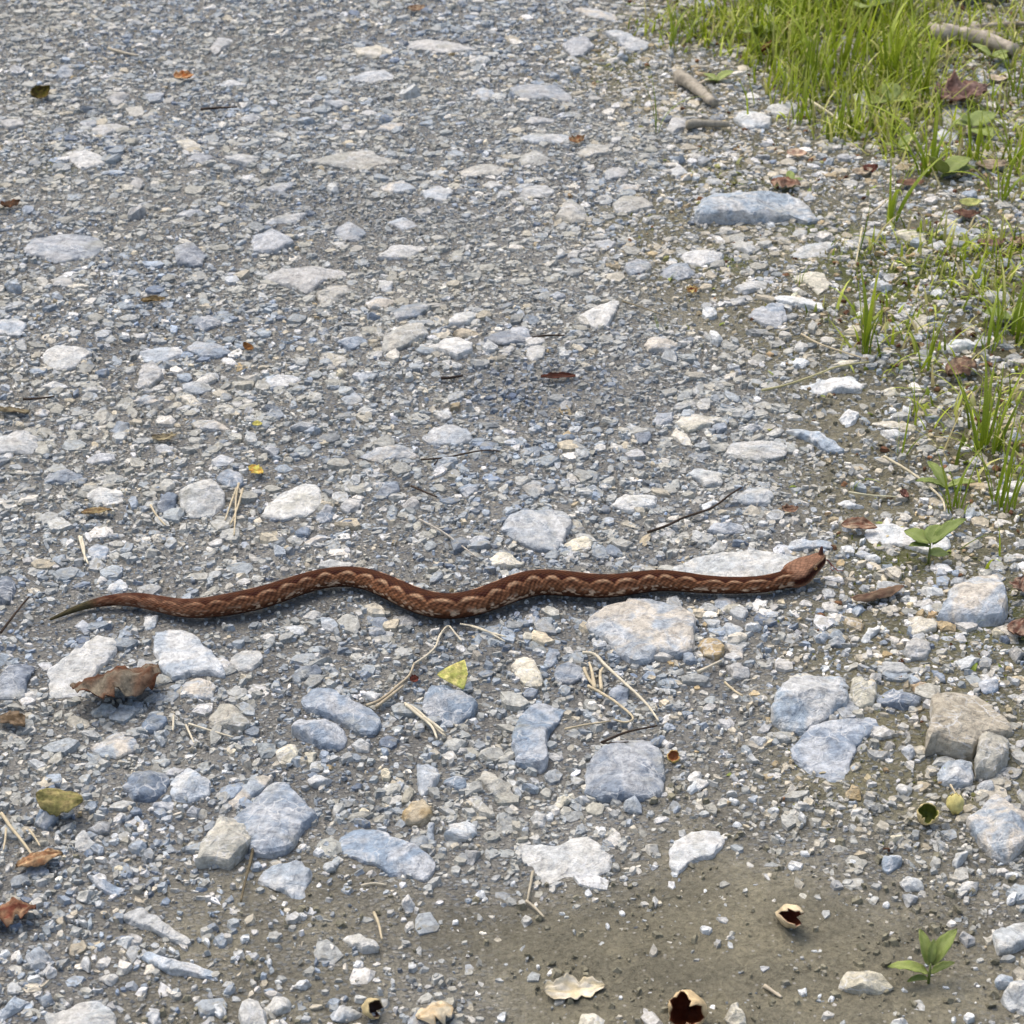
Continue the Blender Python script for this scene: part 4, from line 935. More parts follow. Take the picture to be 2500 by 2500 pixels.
def build_stone(poly_px, h, colk, label, idx):
    rnd = random.Random(1000 + idx)
    h *= 0.78
    cpx = (sum(p[0] for p in poly_px) / len(poly_px), sum(p[1] for p in poly_px) / len(poly_px))
    g0 = ground_at(*cpx)
    gz = ghf(g0.x, g0.y)
    W = [ground_at(x, y, gz + h * 0.45) for x, y in poly_px]
    # densify the outline, with broken-edge jitter
    pts = []
    per = sum((W[i] - W[(i + 1) % len(W)]).length for i in range(len(W)))
    nseg = 44 if per > 0.12 else 28
    acc = []
    for i in range(len(W)):
        a, b = W[i], W[(i + 1) % len(W)]
        k = max(1, int(round(nseg * (b - a).length / per)))
        for j in range(k):
            f = j / k
            acc.append((a.x + (b.x - a.x) * f, a.y + (b.y - a.y) * f))
    A = np.array(acc)
    # round the corners a little
    A = 0.7 * A + 0.15 * (np.roll(A, 1, 0) + np.roll(A, -1, 0))
    c = A.mean(0)
    STONE_POLYS.append((A.copy(), h))
    L0 = A - c
    rad = np.sqrt((L0 ** 2).sum(1))
    size = rad.mean()
    jit = np.array([mnoise.noise(Vector((L0[i, 0] * 90 + idx * 7.1, L0[i, 1] * 90, idx * 3.3))) for i in range(len(L0))])
    L0 = L0 * (1 + 0.06 * jit)[:, None]
    # facets: lower envelope of tilted planes, softened towards the edge
    planes = []
    for k in range(rnd.randint(4, 6)):
        a = rnd.uniform(0, 2 * math.pi)
        s = rnd.uniform(0.15, 0.95)
        planes.append((math.cos(a) * s, math.sin(a) * s, rnd.uniform(0.92, 1.2)))
    layered = rnd.random() < 0.5 and h < 0.02; lay_t = rnd.uniform(-0.8, 0.8)
    ta = rnd.uniform(0, 2 * math.pi); tl = rnd.uniform(0.0, 0.22)
    rings = [0.0, 0.2, 0.38, 0.54, 0.68, 0.79, 0.88, 0.945, 0.985, 1.0]
    edge = [1, 1, 1, 1, 1, 0.99, 0.95, 0.86, 0.62, 0.2]
    if h > 0.02:
        edge = [1, 1, 1, 1, 0.99, 0.96, 0.88, 0.75, 0.5, 0.1]
    verts = []
    n = len(L0)
    for ri, (t, e) in enumerate(zip(rings, edge)):
        for i in range(1 if ri == 0 else n):
            x, y = L0[i] * t
            u, v = x / size, y / size
            z = min(p[2] + p[0] * u + p[1] * v for p in planes)
            z = min(z, 1.08) + tl * (math.cos(ta) * u + math.sin(ta) * v)
            nz = mnoise.noise(Vector((x * 55 + idx * 1.7, y * 55, idx * 2.9))) * 0.16 + mnoise.noise(Vector((x * 160 + idx, y * 160, idx * 1.3))) * 0.07
            z = max(z, 0.35)
            if layered:
                q = z * 5 + nz * 3 + u * lay_t
                fq = q - math.floor(q)
                z = z * 0.45 + 0.55 * (math.floor(q) + min(1, fq * 4) - nz * 3 - u * lay_t) / 5
            z = z * e + nz * min(1, e + 0.1)
            if 0 < ri < len(rings) - 1:
                k = 0.0012 * (0.4 + t)
                x += mnoise.noise(Vector((x * 120, y * 120, 5 + idx))) * k * 2
                y += mnoise.noise(Vector((x * 120, y * 120, 9 + idx))) * k * 2
            verts.append((x, y, z * h))
    base0 = len(verts)
    for i in range(n):
        verts.append((L0[i, 0] * 1.0, L0[i, 1] * 1.0, -0.012 - h * 0.2))
    faces = []
    for i in range(n):
        faces.append((0, 1 + i, 1 + (i + 1) % n))
    nr = len(rings)
    for r in range(1, nr):
        for i in range(n):
            a = 1 + (r - 1) * n + i; b = 1 + (r - 1) * n + (i + 1) % n
            faces.append((a, a + n, b + n, b))
    faces.append(tuple(base0 + i for i in range(n))[::-1])
    br = rnd.uniform(0.82, 1.12)
    c1, c2 = PAL[colk]
    w = rnd.uniform(-0.025, 0.0)
    c1 = tuple(max(0.02, v * br + (w if k == 0 else -w if k == 2 else 0)) for k, v in enumerate(c1))
    c2 = tuple(v * br for v in c2)
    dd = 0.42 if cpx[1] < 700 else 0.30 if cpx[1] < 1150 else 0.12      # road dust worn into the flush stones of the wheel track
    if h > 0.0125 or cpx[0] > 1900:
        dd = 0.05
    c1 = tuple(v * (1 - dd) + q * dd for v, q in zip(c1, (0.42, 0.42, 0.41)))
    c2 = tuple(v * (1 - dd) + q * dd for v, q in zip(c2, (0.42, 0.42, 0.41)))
    if colk == 'paleblue' and idx % 3 == 0:
        c2 = (0.52, 0.49, 0.43)
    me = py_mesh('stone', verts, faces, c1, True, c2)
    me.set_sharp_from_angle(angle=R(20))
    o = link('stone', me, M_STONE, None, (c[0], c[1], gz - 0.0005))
    ln = max(A[:, 0].max() - A[:, 0].min(), A[:, 1].max() - A[:, 1].min())
    wd = min(A[:, 0].max() - A[:, 0].min(), A[:, 1].max() - A[:, 1].min())
    if label is None:
        sz = 'pebble' if ln < 0.026 else ('small stone' if ln < 0.05 else 'stone')
        sh = 'long' if ln / max(wd, 1e-4) > 2.2 else ('flat' if h < 0.0085 else 'chunky' if h > 0.0115 else 'low')
        lm = min(LANDMARKS, key=lambda q: (q[1] - cpx[0]) ** 2 + 2.2 * (q[2] - cpx[1]) ** 2)
        label = '%s %s %s %s' % (sh, WORD[colk], sz, lm[0])
    return o, label


def stones():
    made = []
    # keep the 300 that show largest
    def area(p):
        return abs(sum(p[i][0] * p[(i + 1) % len(p)][1] - p[(i + 1) % len(p)][0] * p[i][1] for i in range(len(p)))) / 2
    order = sorted(range(len(STONES)), key=lambda i: -area(STONES[i][0]))
    keep = set(order[:300])
    small = []
    for i, (p, h, c, lab) in enumerate(STONES):
        if i in keep:
            made.append(build_stone(p, h, c, lab, i))
        else:
            small.append((p, h, c))
    byl = {}
    for o, l in made:
        byl.setdefault(l, []).append(o)
    for l, os_ in byl.items():
        os_.sort(key=lambda o: -(o.dimensions.x * o.dimensions.y))
        n = len(os_)
        words = {1: [''], 2: ['larger ', 'smaller '], 3: ['largest ', 'middle-sized ', 'smallest '], 4: ['largest ', 'second largest ', 'second smallest ', 'smallest ']}.get(n, [''] * n)
        for o, w in zip(os_, words):
            tag(o, w + l, 'stone', 'loose stones on the track')
    return small


SMALL_LEFT = stones()


# ------------------------------------------------------------------ gravel (uncountable): one mesh of faceted chips
def rot_mats(n, tilt):
    yaw = RNG.uniform(0, 2 * np.pi, n)
    ax = RNG.uniform(0, 2 * np.pi, n); an = np.abs(RNG.normal(0, tilt, n))
    cy, sy = np.cos(yaw), np.sin(yaw)
    Y = np.zeros((n, 3, 3)); Y[:, 0, 0] = cy; Y[:, 0, 1] = -sy; Y[:, 1, 0] = sy; Y[:, 1, 1] = cy; Y[:, 2, 2] = 1
    k = np.stack([np.cos(ax), np.sin(ax), np.zeros(n)], 1)
    K = np.zeros((n, 3, 3)); K[:, 0, 2] = k[:, 1]; K[:, 1, 2] = -k[:, 0]; K[:, 2, 0] = -k[:, 1]; K[:, 2, 1] = k[:, 0]
    I = np.eye(3)[None]
    T_ = I + np.sin(an)[:, None, None] * K + (1 - np.cos(an))[:, None, None] * (K @ K)
    return T_ @ Y


def chips(pos, size, k, shoulder, tilt, flat, cols):
    """irregular broken-stone chips: k-sided, skirt below ground, optional shoulder ring, sloped top"""
    n = len(pos)
    ang = (np.arange(k)[None, :] + RNG.uniform(-0.33, 0.33, (n, k))) * (2 * np.pi / k)
    rr = RNG.uniform(0.72, 1.2, (n, k))
    el = RNG.uniform(0.42, 0.95, n)
    x = np.cos(ang) * rr; y = np.sin(ang) * rr * el[:, None]
    hh = RNG.uniform(flat[0], flat[1], n)
    rings = []
    rings.append(np.stack([x * 1.06, y * 1.06, np.full((n, k), -0.55)], -1))
    if shoulder:
        zs = hh[:, None] * RNG.uniform(0.35, 0.8, (n, k))
        rings.append(np.stack([x, y, zs], -1))
        ts = RNG.uniform(0.45, 0.8, (n, k))
    else:
        ts = RNG.uniform(0.55, 0.92, (n, k))
    ox = RNG.uniform(-0.18, 0.18, (n, 1)); oy = RNG.uniform(-0.14, 0.14, (n, 1))
    tx = x * ts + ox; ty = y * ts + oy
    sl = RNG.normal(0, 0.16, (n, 2))
    tz = hh[:, None] + tx * sl[:, :1] + ty * sl[:, 1:] + RNG.uniform(-0.11, 0.11, (n, k)) * hh[:, None] * 1.6
    rings.append(np.stack([tx, ty, tz], -1))
    V = np.concatenate(rings, 1) * size[:, None, None]
    V = np.einsum('nij,nvj->nvi', rot_mats(n, tilt), V) + pos[:, None, :]
    nv = V.shape[1]
    nrg = len(rings)
    loc_faces = []
    for r in range(nrg - 1):
        for i in range(k):
            loc_faces.append([r * k + i, r * k + (i + 1) % k, (r + 1) * k + (i + 1) % k, (r + 1) * k + i])
    top = [(nrg - 1) * k + i for i in range(k)]
    lp = np.array([v for f in loc_faces for v in f] + top)
    tot = np.array([4] * len(loc_faces) + [k])
    loops = (lp[None, :] + (np.arange(n) * nv)[:, None]).ravel()
    totals = np.tile(tot, n)
    C = np.repeat(cols[:, None, :], nv, 1)
    return V.reshape(-1, 3), loops, totals, C.reshape(-1, 3)


G_PAL = np.array([(0.285, 0.335, 0.385), (0.175, 0.21, 0.255), (0.40, 0.42, 0.42), (0.33, 0.34, 0.32), (0.56, 0.56, 0.54), (0.70, 0.69, 0.66), (0.48, 0.44, 0.35), (0.40, 0.32, 0.19)])
P_GREY = np.array([0.30, 0.10, 0.26, 0.15, 0.11, 0.02, 0.055, 0.005])
P_SOIL = np.array([0.10, 0.04, 0.20, 0.12, 0.22, 0.08, 0.20, 0.04])
P_MUD = np.array([0.12, 0.04, 0.22, 0.10, 0.30, 0.08, 0.13, 0.01])


def pick_cols(x, y, sig):
    n = len(x)
    s = look(Z_SOIL, x, y); m = np.clip(look(Z_MUD, x, y) + 0.5 * look(Z_HALF, x, y), 0, 1)
    P = P_GREY[None] * (1 - s)[:, None] + P_SOIL[None] * s[:, None]
    P = P * (1 - m)[:, None] + P_MUD[None] * m[:, None]
    # patches of bluer and of duller gravel
    pn = vnoise(x * 5, y * 5, 77)[:, None]
    P = P * np.concatenate([1 + 1.6 * pn, 1 + 1.6 * pn, np.ones((n, 3)), np.ones((n, 1)), 1 - 1.2 * pn, 1 - 1.2 * pn], 1)
    cs = np.cumsum(P / P.sum(1, keepdims=True), 1)
    k = (RNG.random(n)[:, None] > cs).sum(1).clip(0, 7)
    c = G_PAL[k] * np.exp(RNG.normal(0, sig, n))[:, None]  # random stone tone; its spread also stands in for highlights on tiny chips
    c *= np.exp(RNG.normal(0, 0.035, n)[:, None] * np.array([1.0, 0.35, -1.0]))
    fine = look(Z_FINE, x, y)[:, None]
    c = c * (1 - fine * np.array([0.38, 0.34, 0.27]))
    dust = np.array([0.38, 0.38, 0.335]) * (1 - 0.2 * s)[:, None]
    df = np.clip(0.25 + 0.7 * vnoise(x * 6, y * 6, 123) + RNG.normal(0, 0.15, n), 0, 0.65)[:, None]
    c = c * (1 - df) + dust * df
    return np.clip(c, 0.03, 0.85)


def frame_w(y):
    """half width of the area worth filling at depth y"""
    return 0.231 * np.sqrt(y * y + 1.44) + 0.13


def scatter(n, y0=1.1, y1=4.35, wide=0.0):
    k = int(n * 1.9)
    if wide:
        k = int(k * (2 * 1.65 * (y1 + 0.35 - y0)) / (2.6 * (y1 - y0)))
        y1 += 0.35
    y = RNG.uniform(y0, y1, k); x = RNG.uniform(-1.65, 1.65, k) if wide else RNG.uniform(-1.3, 1.3, k)
    fw = frame_w(y)
    ok = np.abs(x) < fw
    if wide:
        ok = (ok & (y < y1 - 0.35)) | ((np.abs(x) < fw + wide) & (RNG.random(k) < 0.42))
    return x[ok], y[ok]


def blocked(x, y, shrink):
    b = np.zeros(len(x), bool)
    for A, h in STONE_POLYS:
        c = A.mean(0)
        Q = c + (A - c) * shrink
        lo = Q.min(0); hi = Q.max(0)
        m = np.nonzero((x > lo[0]) & (x < hi[0]) & (y > lo[1]) & (y < hi[1]))[0]
        if len(m):
            b[m] |= in_poly(x[m], y[m], Q)
    return b


def near_snake(x, y, r):
    d = np.full(len(x), 9.0)
    for i in range(len(S_PA) - 1):
        for f in (0, 0.5):
            p = S_PA[i] * (1 - f) + S_PA[i + 1] * f
            d = np.minimum(d, (x - p[0]) ** 2 + (y - p[1]) ** 2)
    return d < r * r


def build_gravel():
    out = []
    # (count, size range, sides, shoulder, tilt, flatness, colour sigma, density in gravel / soil / mud / grass, sink)
    tiers = [(10500, (0.0074, 0.0150), 7, True, 0.08, (0.16, 0.34), 0.13, (1, 0.7, 0.04, 0.45), 0.10),
             (60000, (0.0036, 0.0078), 6, False, 0.17, (0.26, 0.5), 0.18, (1, 0.92, 0.06, 0.75), 0.10),
             (30000, (0.0021, 0.0038), 5, False, 0.34, (0.4, 0.9), 0.26, (1, 0.8, 0.14, 0.6), 0.1),
             (20000, (0.0011, 0.0021), 4, False, 0.4, (0.5, 1.0), 0.30, (0.7, 0.9, 0.9, 0.6), 0.0)]
    for ti, (cnt, sr, k, sh, tilt, flat, sig, dens, sink) in enumerate(tiers):
        y1 = 4.35 if ti < 3 else 3.3
        x, y = scatter(cnt, y1=y1, wide=(0.38, 0.38, 0, 0)[ti])
        s = look(Z_SOIL, x, y); m = look(Z_MUD, x, y); hf = look(Z_HALF, x, y); g = look(Z_GRASS, x, y)
        d = dens[0] * (1 - s) + dens[1] * s
        d = d * (1 - g) + dens[3] * g
        mm = np.clip(m + 0.5 * hf + 0.5 * hf * vnoise(x * 14, y * 14, 55), 0, 1)
        d = d * (1 - mm) + dens[2] * mm
        d *= np.clip(0.85 + 0.7 * vnoise(x * 8, y * 8, 91 + ti), 0.3, 1.0)
        if ti == 0:
            d = d * (1 - 0.75 * np.clip(hf, 0, 1)) * (1 - 0.9 * look(Z_FINE, x, y)) * np.clip((y - 1.0) / 0.9, 0.35, 1)
        ok = RNG.random(len(x)) < d
        ok &= ~blocked(x, y, (1.0, 0.96, 0.91, 0.9)[ti])
        if ti < 2:
            ok &= ~near_snake(x, y, (0.026, 0.02)[ti])
        x, y, m, s = x[ok], y[ok], m[ok], s[ok]
        n = len(x)
        u = RNG.random(n) ** 2.2
        size = sr[0] + (sr[1] - sr[0]) * u
        z = gh(x, y) + size * (RNG.uniform(-0.1, 0.35, n)) - sink * size
        if ti >= 2:
            z += RNG.uniform(0, 0.0025, n) * (1 - np.clip(m + s * 0.5, 0, 1))
        out.append(chips(np.stack([x, y, z], 1), size, k, sh, tilt, flat, pick_cols(x, y, sig)))
    x, y = scatter(30000, y1=2.6)
    mm = np.clip(look(Z_MUD, x, y) + 0.45 * look(Z_HALF, x, y), 0, 1)
    ok = (RNG.random(len(x)) < mm * np.clip(0.35 + 1.3 * vnoise(x * 12, y * 12, 140), 0.02, 0.9)) & ~blocked(x, y, 0.97)
    x, y = x[ok], y[ok]
    n = len(x)
    size = 0.0012 + 0.0042 * RNG.random(n) ** 3
    cm = np.array([0.20, 0.19, 0.135]) * np.exp(RNG.normal(0, 0.16, n))[:, None]
    out.append(chips(np.stack([x, y, gh(x, y) + 0.0022 + size * 0.1], 1), size, 5, False, 0.3, (0.3, 0.6), cm))
    # the hand-placed little ones that are past the 300 largest
    if SMALL_LEFT:
        pos, sz, cc = [], [], []
        for p, h, c in SMALL_LEFT:
            cx = sum(q[0] for q in p) / len(p); cy = sum(q[1] for q in p) / len(p)
            w = ground_at(cx, cy, 0.004)
            e = ground_at(max(q[0] for q in p), cy, 0.004).x - ground_at(min(q[0] for q in p), cy, 0.004).x
            pos.append((w.x, w.y, ghf(w.x, w.y) + 0.001)); sz.append(e * 0.5); cc.append(PAL[c][0])
        out.append(chips(np.array(pos), np.array(sz), 7, True, 0.12, (0.55, 0.85), np.array(cc)))
    V, Lp, To, C = [], [], [], []
    off = 0
    for v, l, t, c in out:
        V.append(v); Lp.append(l + off); To.append(t); C.append(c)
        off += len(v)
    V = np.concatenate(V); Lp = np.concatenate(Lp); To = np.concatenate(To); C = np.concatenate(C)
    st = np.concatenate([[0], np.cumsum(To)[:-1]])
    C4 = np.ones((len(C), 4)); C4[:, :3] = C
    me = np_mesh('gravel', V, Lp, st, To, C4, smooth=False)
    o = link('gravel', me, M_GRAVEL)
    tag(o, 'loose grey and blue broken gravel and grit covering the track', 'gravel', kind='stuff')
    print('gravel tris', int((To - 2).sum()))


build_gravel()


# ------------------------------------------------------------------ snake
def build_snake():
    P = smooth_arr(S_PA, 1); Rr = smooth_arr(np.array(S_R), 2)
    NR = 1150
    ts = np.linspace(0, len(P) - 1, NR)
    C = np.array([catmull(P, t) for t in ts])
    rad = np.interp(ts, np.arange(len(P)), Rr)
    C = np.stack([smooth_arr(C[:, k], 60) for k in range(3)], 1)
    # head axis continues from the neck
    neck = C[-1]; ndir = C[-1] - C[-12]; ndir /= np.linalg.norm(ndir)
    hg = ghf(neck[0], neck[1])
    snout = np.array(ground_at(2013, 1356, hg + 0.027))
    hv = snout - neck
    NH = 150
    hc, hw, hh = [], [], []
    st = np.array([0, .1, .2, .32, .44, .56, .68, .8, .9, .96, 1.0])
    wt = np.array([9.0, 9.2, 11.4, 15.0, 16.0, 14.6, 12.0, 9.6, 7.8, 5.6, 1.6]) / 1000
    ht = np.array([9.0, 8.7, 9.0, 9.6, 9.9, 9.6, 8.8, 7.6, 6.6, 5.0, 1.6]) / 1000
    r_end = rad[-1]
    wt[0] = r_end; ht[0] = r_end
    b1 = neck + ndir * np.linalg.norm(hv) * 0.35
    for f in np.linspace(0, 1, NH)[1:]:
        p = (1 - f) ** 2 * neck + 2 * f * (1 - f) * b1 + f * f * snout
        hc.append(p)
    f = np.linspace(0, 1, NH)[1:]
    hw = smooth_arr(np.interp(f, st, wt), 6); hh = smooth_arr(np.interp(f, st, ht), 6)
    body_n = len(C)
    C = np.concatenate([C, np.array(hc)]); 
    W = np.concatenate([rad * 1.04, hw]); H = np.concatenate([rad * 0.97, hh])
    ishead = np.concatenate([np.zeros(body_n), f])
    n = len(C)
    Tn = np.gradient(C, axis=0); Tn /= np.linalg.norm(Tn, axis=1, keepdims=True)
    up = np.array([0, 0, 1.0])
    Bn = np.cross(Tn, up); Bn /= np.linalg.norm(Bn, axis=1, keepdims=True)      # to the right hand of travel
    Un = np.cross(Bn, Tn)
    s = np.concatenate([[0], np.cumsum(np.linalg.norm(np.diff(C, axis=0), axis=1))])
    Ltot = s[-1]
    K = 72
    th = np.linspace(-np.pi, np.pi, K, endpoint=False)      # 0 = dorsal, + = right flank (towards the viewer)
    ct, sn = np.cos(th), np.sin(th)
    e = np.where(ishead > 0, 2.0 + 0.9 * np.clip(ishead * 3, 0, 1), 2.0)[:, None]
    X = np.sign(sn)[None] * np.abs(sn)[None] ** (2 / e) * W[:, None]
    Z = np.sign(ct)[None] * np.abs(ct)[None] ** (2 / e) * H[:, None]
    Z = np.where(Z < -0.72 * H[:, None], -0.72 * H[:, None] + (Z + 0.72 * H[:, None]) * 0.25, Z)
    # brow ridge over the eyes, slight hollow on top of the head
    hf = ishead[:, None]
    brow = np.exp(-((hf - 0.66) / 0.12) ** 2) * np.exp(-((np.abs(th)[None] - 0.85) / 0.25) ** 2) * (hf > 0)
    Z = Z + brow * 0.0016
    V = C[:, None, :] + X[..., None] * Bn[:, None, :] + Z[..., None] * Un[:, None, :]
    # colours
    S = np.broadcast_to(s[:, None], X.shape); TH = np.broadcast_to(th[None], X.shape); A = np.abs(TH)
    SD = np.where(TH >= 0, S, S + 0.012)
    per = 0.0235
    wob = 0.5 * vnoise(S * 40, 0 * S + 3, 4) + 0.25 * vnoise(S * 90, 0 * S + 3, 9)
    ph = SD / per + wob * 0.7
    bump = np.abs(np.sin(np.pi * ph)) ** 0.75              # 1 at scallop crest
    bnd = 0.80 - 0.43 * bump + 0.08 * vnoise(S * 200, A * 3, 12)
    dark = np.array([0.034, 0.007, 0.0015]); dark2 = np.array([0.058, 0.017, 0.004]); mid = np.array([0.20, 0.088, 0.042]); rim = np.array([0.44, 0.29, 0.18])
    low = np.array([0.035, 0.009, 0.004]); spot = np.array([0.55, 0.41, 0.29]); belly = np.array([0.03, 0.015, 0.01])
    nz = vnoise(S * 420, TH * 5, 2); nz2 = vnoise(S * 130, TH * 2.5, 6)
    D = A - bnd
    Cc = mid[None, None] * (1 + 0.5 * nz2[..., None])
    # darker heart of each scallop, streaks leaning back
    heart = np.exp(-((D - 0.42) / 0.22) ** 2) * bump
    Cc = Cc + (low - Cc) * np.clip(heart * 0.85, 0, 1)[..., None]
    streak = 0.5 + 0.5 * np.sin(2 * np.pi * (S / 0.0058 + A * 1.5))
    Cc = Cc * (0.55 + 0.75 * streak)[..., None]
    rimw = np.exp(-((D - 0.10) / np.where(D > 0.10, 0.15, 0.075)) ** 2) * (0.08 + 0.92 * np.clip((bump - 0.45) / 0.5, 0, 1) ** 1.5) * np.clip(0.35 + (S - 0.12) / 0.25, 0.35, 1)
    Cc = Cc + (rim - Cc) * np.clip(rimw * 0.95, 0, 1)[..., None]
    ins = np.clip(-D / 0.05 + 0.2, 0, 1)
    dk = dark + (dark2 - dark) * np.clip((0.42 - A) / 0.3, 0, 1)[..., None] * 0.9
    Cc = Cc + (dk - Cc) * ins[..., None]
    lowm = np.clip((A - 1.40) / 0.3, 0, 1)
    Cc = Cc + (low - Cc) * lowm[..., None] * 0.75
    spn = vnoise(S * 230, A * 5.5, 15) + 0.35 * vnoise(S * 420, A * 16, 16)
    sp = np.clip((spn - 0.08) / 0.10, 0, 1) * np.clip(1.5 * np.exp(-((A - 1.66) / 0.27) ** 2), 0, 1) * np.clip(1.25 - 0.5 * np.abs(np.sin(np.pi * ph)), 0, 1)
    Cc = Cc + (spot - Cc) * np.clip(sp, 0, 0.95)[..., None]
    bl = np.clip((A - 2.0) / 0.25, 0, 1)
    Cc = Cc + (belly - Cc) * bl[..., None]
    # tail: blotchy, then plain olive tip
    tl = np.clip((0.20 - S) / 0.10, 0, 1)
    blot = np.clip(vnoise(S * 110, TH * 1.6, 40) * 3 + 0.5, 0, 1)
    tailc = np.array([0.20, 0.105, 0.065]) * (1 - blot[..., None]) + np.array([0.075, 0.024, 0.012]) * blot[..., None]
    Cc = Cc * (1 - 0.55 * tl[..., None]) + tailc * 0.55 * tl[..., None]
    tip = np.clip((0.052 - S) / 0.012, 0, 1)
    Cc = Cc + (np.array([0.072, 0.062, 0.030]) * (1 + 0.5 * nz[..., None]) - Cc) * tip[..., None]
    # head
    hm = np.clip((hf - 0.16) / 0.08, 0, 1) * np.ones_like(A)
    top = np.array([0.23, 0.125, 0.078]) * (1 + 0.55 * vnoise(S * 300, TH * 6, 61)[..., None])
    side = np.array([0.035, 0.007, 0.003]); lab = np.array([0.34, 0.21, 0.13]); dkh = np.array([0.12, 0.045, 0.02])
    stripe = np.exp(-((A - (1.42 + 0.0 * hf)) / 0.30) ** 2)
    HC = top + (side - top) * np.clip(stripe * 1.25, 0, 1)[..., None]
    labm = np.exp(-((A - 1.98) / 0.16) ** 2) * np.clip((hf - 0.35) / 0.2, 0, 1)
    HC = HC + (lab - HC) * np.clip(labm, 0, 1)[..., None]
    canth = np.exp(-((A - 0.98) / 0.10) ** 2) * np.clip((hf - 0.66) / 0.06, 0, 1)
    HC = HC + (np.array([0.42, 0.28, 0.17]) - HC) * np.clip(canth * 0.9, 0, 1)[..., None]
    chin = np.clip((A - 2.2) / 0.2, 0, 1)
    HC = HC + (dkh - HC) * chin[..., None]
    occ = np.exp(-((hf - 0.24) / 0.06) ** 2) * np.exp(-((A - 0.30) / 0.25) ** 2)
    HC = HC + (np.array([0.10, 0.035, 0.014]) - HC) * np.clip(occ, 0, 1)[..., None]
    Cc = Cc * (1 - hm[..., None]) + HC * hm[..., None]
    Cc = Cc * (1 + 0.25 * nz[..., None])
    Cc = np.clip(Cc, 0.003, 0.8)
    idx = np.arange(n * K).reshape(n, K)
    q = np.stack([idx[:-1], np.roll(idx, -1, 1)[:-1], np.roll(idx, -1, 1)[1:], idx[1:]], -1).reshape(-1, 4)
    nf = len(q)
    loops = np.concatenate([q.ravel(), idx[0][::1], idx[-1][::-1]])
    totals = np.concatenate([np.full(nf, 4), [K, K]])
    starts = np.concatenate([[0], np.cumsum(totals)[:-1]])
    base = Vector((float(C[:, 0].mean()), float(C[:, 1].mean()), ghf(C[:, 0].mean(), C[:, 1].mean())))
    Vl = V.reshape(-1, 3) - np.array(base)
    C4 = np.ones((n * K, 4)); C4[:, :3] = Cc.reshape(-1, 3)
    me = np_mesh('snake_body', Vl, loops, starts, totals, C4, smooth=True)
    # uv for the scale relief: u along the body, v around it
    rows = 23.0
    u = (S / 0.0062).ravel(); v = (TH / (2 * np.pi) * rows).ravel()
    uvl = me.uv_layers.new(name='scales')
    li = np.zeros(len(me.loops), np.int32); me.loops.foreach_get('vertex_index', li)
    uv = np.stack([u[li], v[li]], 1)
    # repair the seam
    vv = uv[:nf * 4, 1].reshape(-1, 4)
    seam = (vv.max(1) - vv.min(1)) > rows / 2
    vv[seam] = np.where(vv[seam] < 0, vv[seam] + rows, vv[seam])
    uv[:nf * 4, 1] = vv.ravel()
    uvl.data.foreach_set('uv', uv.astype(np.float32).ravel())
    root = empty('snake', base)
    tag(root, 'rust-brown horned viper with dark zigzag back stretched across the gravel', 'snake')
    link('body', me, M_SNAKE, root)
    # eyes, horn, tongue
    i_eye = body_n + int(NH * 0.70)
    for sgn in (1, -1):
        j = int(np.argmin(np.abs(th - sgn * 1.28)))
        p = V[i_eye, j] - np.array(base)
        vs, fs, cs = uv_sphere(0.0021, 10, 8, lambda d: (0.30, 0.16, 0.05) if abs(d[0]) > 0.25 else (0.004, 0.004, 0.004))
        eo = link('eye', py_mesh('eye', vs, fs, cs), M_GLOSS, root, tuple(p - Bn[i_eye] * sgn * 0.0005))
    ih = body_n + int(NH * 0.945)
    jt = int(np.argmin(np.abs(th)))
    hb = V[ih, jt] - np.array(base)
    fw = Tn[ih]
    vs, fs, cs = [], [], []
    prof = [(0.0034, -0.002), (0.0030, 0.0008), (0.0023, 0.003), (0.0020, 0.005), (0.0015, 0.0072), (0.0005, 0.0086)]
    m = 9
    for k, (r, z) in enumerate(prof):
        for a in range(m):
            an = 2 * math.pi * a / m
            q3 = hb + (Bn[ih] * math.cos(an) + fw * math.sin(an)) * r + np.array([0, 0, 1.0]) * z + fw * (0.12 * max(z, 0)) - fw * 0.0005
            vs.append(tuple(q3)); cs.append((0.075, 0.022, 0.012) if k > 1 else (0.13, 0.055, 0.03))
    for k in range(len(prof) - 1):
        for a in range(m):
            fs.append((k * m + a, k * m + (a + 1) % m, (k + 1) * m + (a + 1) % m, (k + 1) * m + a))
    fs.append(tuple((len(prof) - 1) * m + a for a in range(m)))
    fs.append(tuple(a for a in range(m))[::-1])
    ho = link('horn', py_mesh('horn', vs, fs, cs), M_HUSK, root)
    ho['label'] = 'dark upright scaly horn on the tip of the snout'
    tp = C[-1] - np.array(base) - Un[-1] * 0.003
    f2 = np.array([hv[0], hv[1], 0]); f2 /= np.linalg.norm(f2)
    r2 = np.array([f2[1], -f2[0], 0])
    tv, tf, tcs = [], [], []
    for br in (-1, 1):
        path = [tp - f2 * 0.003, tp + f2 * 0.003 + r2 * 0.002 - up * 0.004, tp + f2 * 0.006 + r2 * (0.004 + 0.001 * br) - up * 0.009,
                tp + f2 * (0.006 + 0.002 * br) + r2 * (0.009 + 0.003 * br) - up * 0.012, tp + f2 * (0.008 + 0.005 * br) + r2 * (0.014 + 0.002 * br) - up * 0.011]
        tube_into(tv, tf, tcs, path, [0.0007, 0.0007, 0.0006, 0.0005, 0.0003], (0.22, 0.07, 0.05), 6)
    link('tongue', py_mesh('tongue', tv, tf, tcs), M_GLOSS, root)


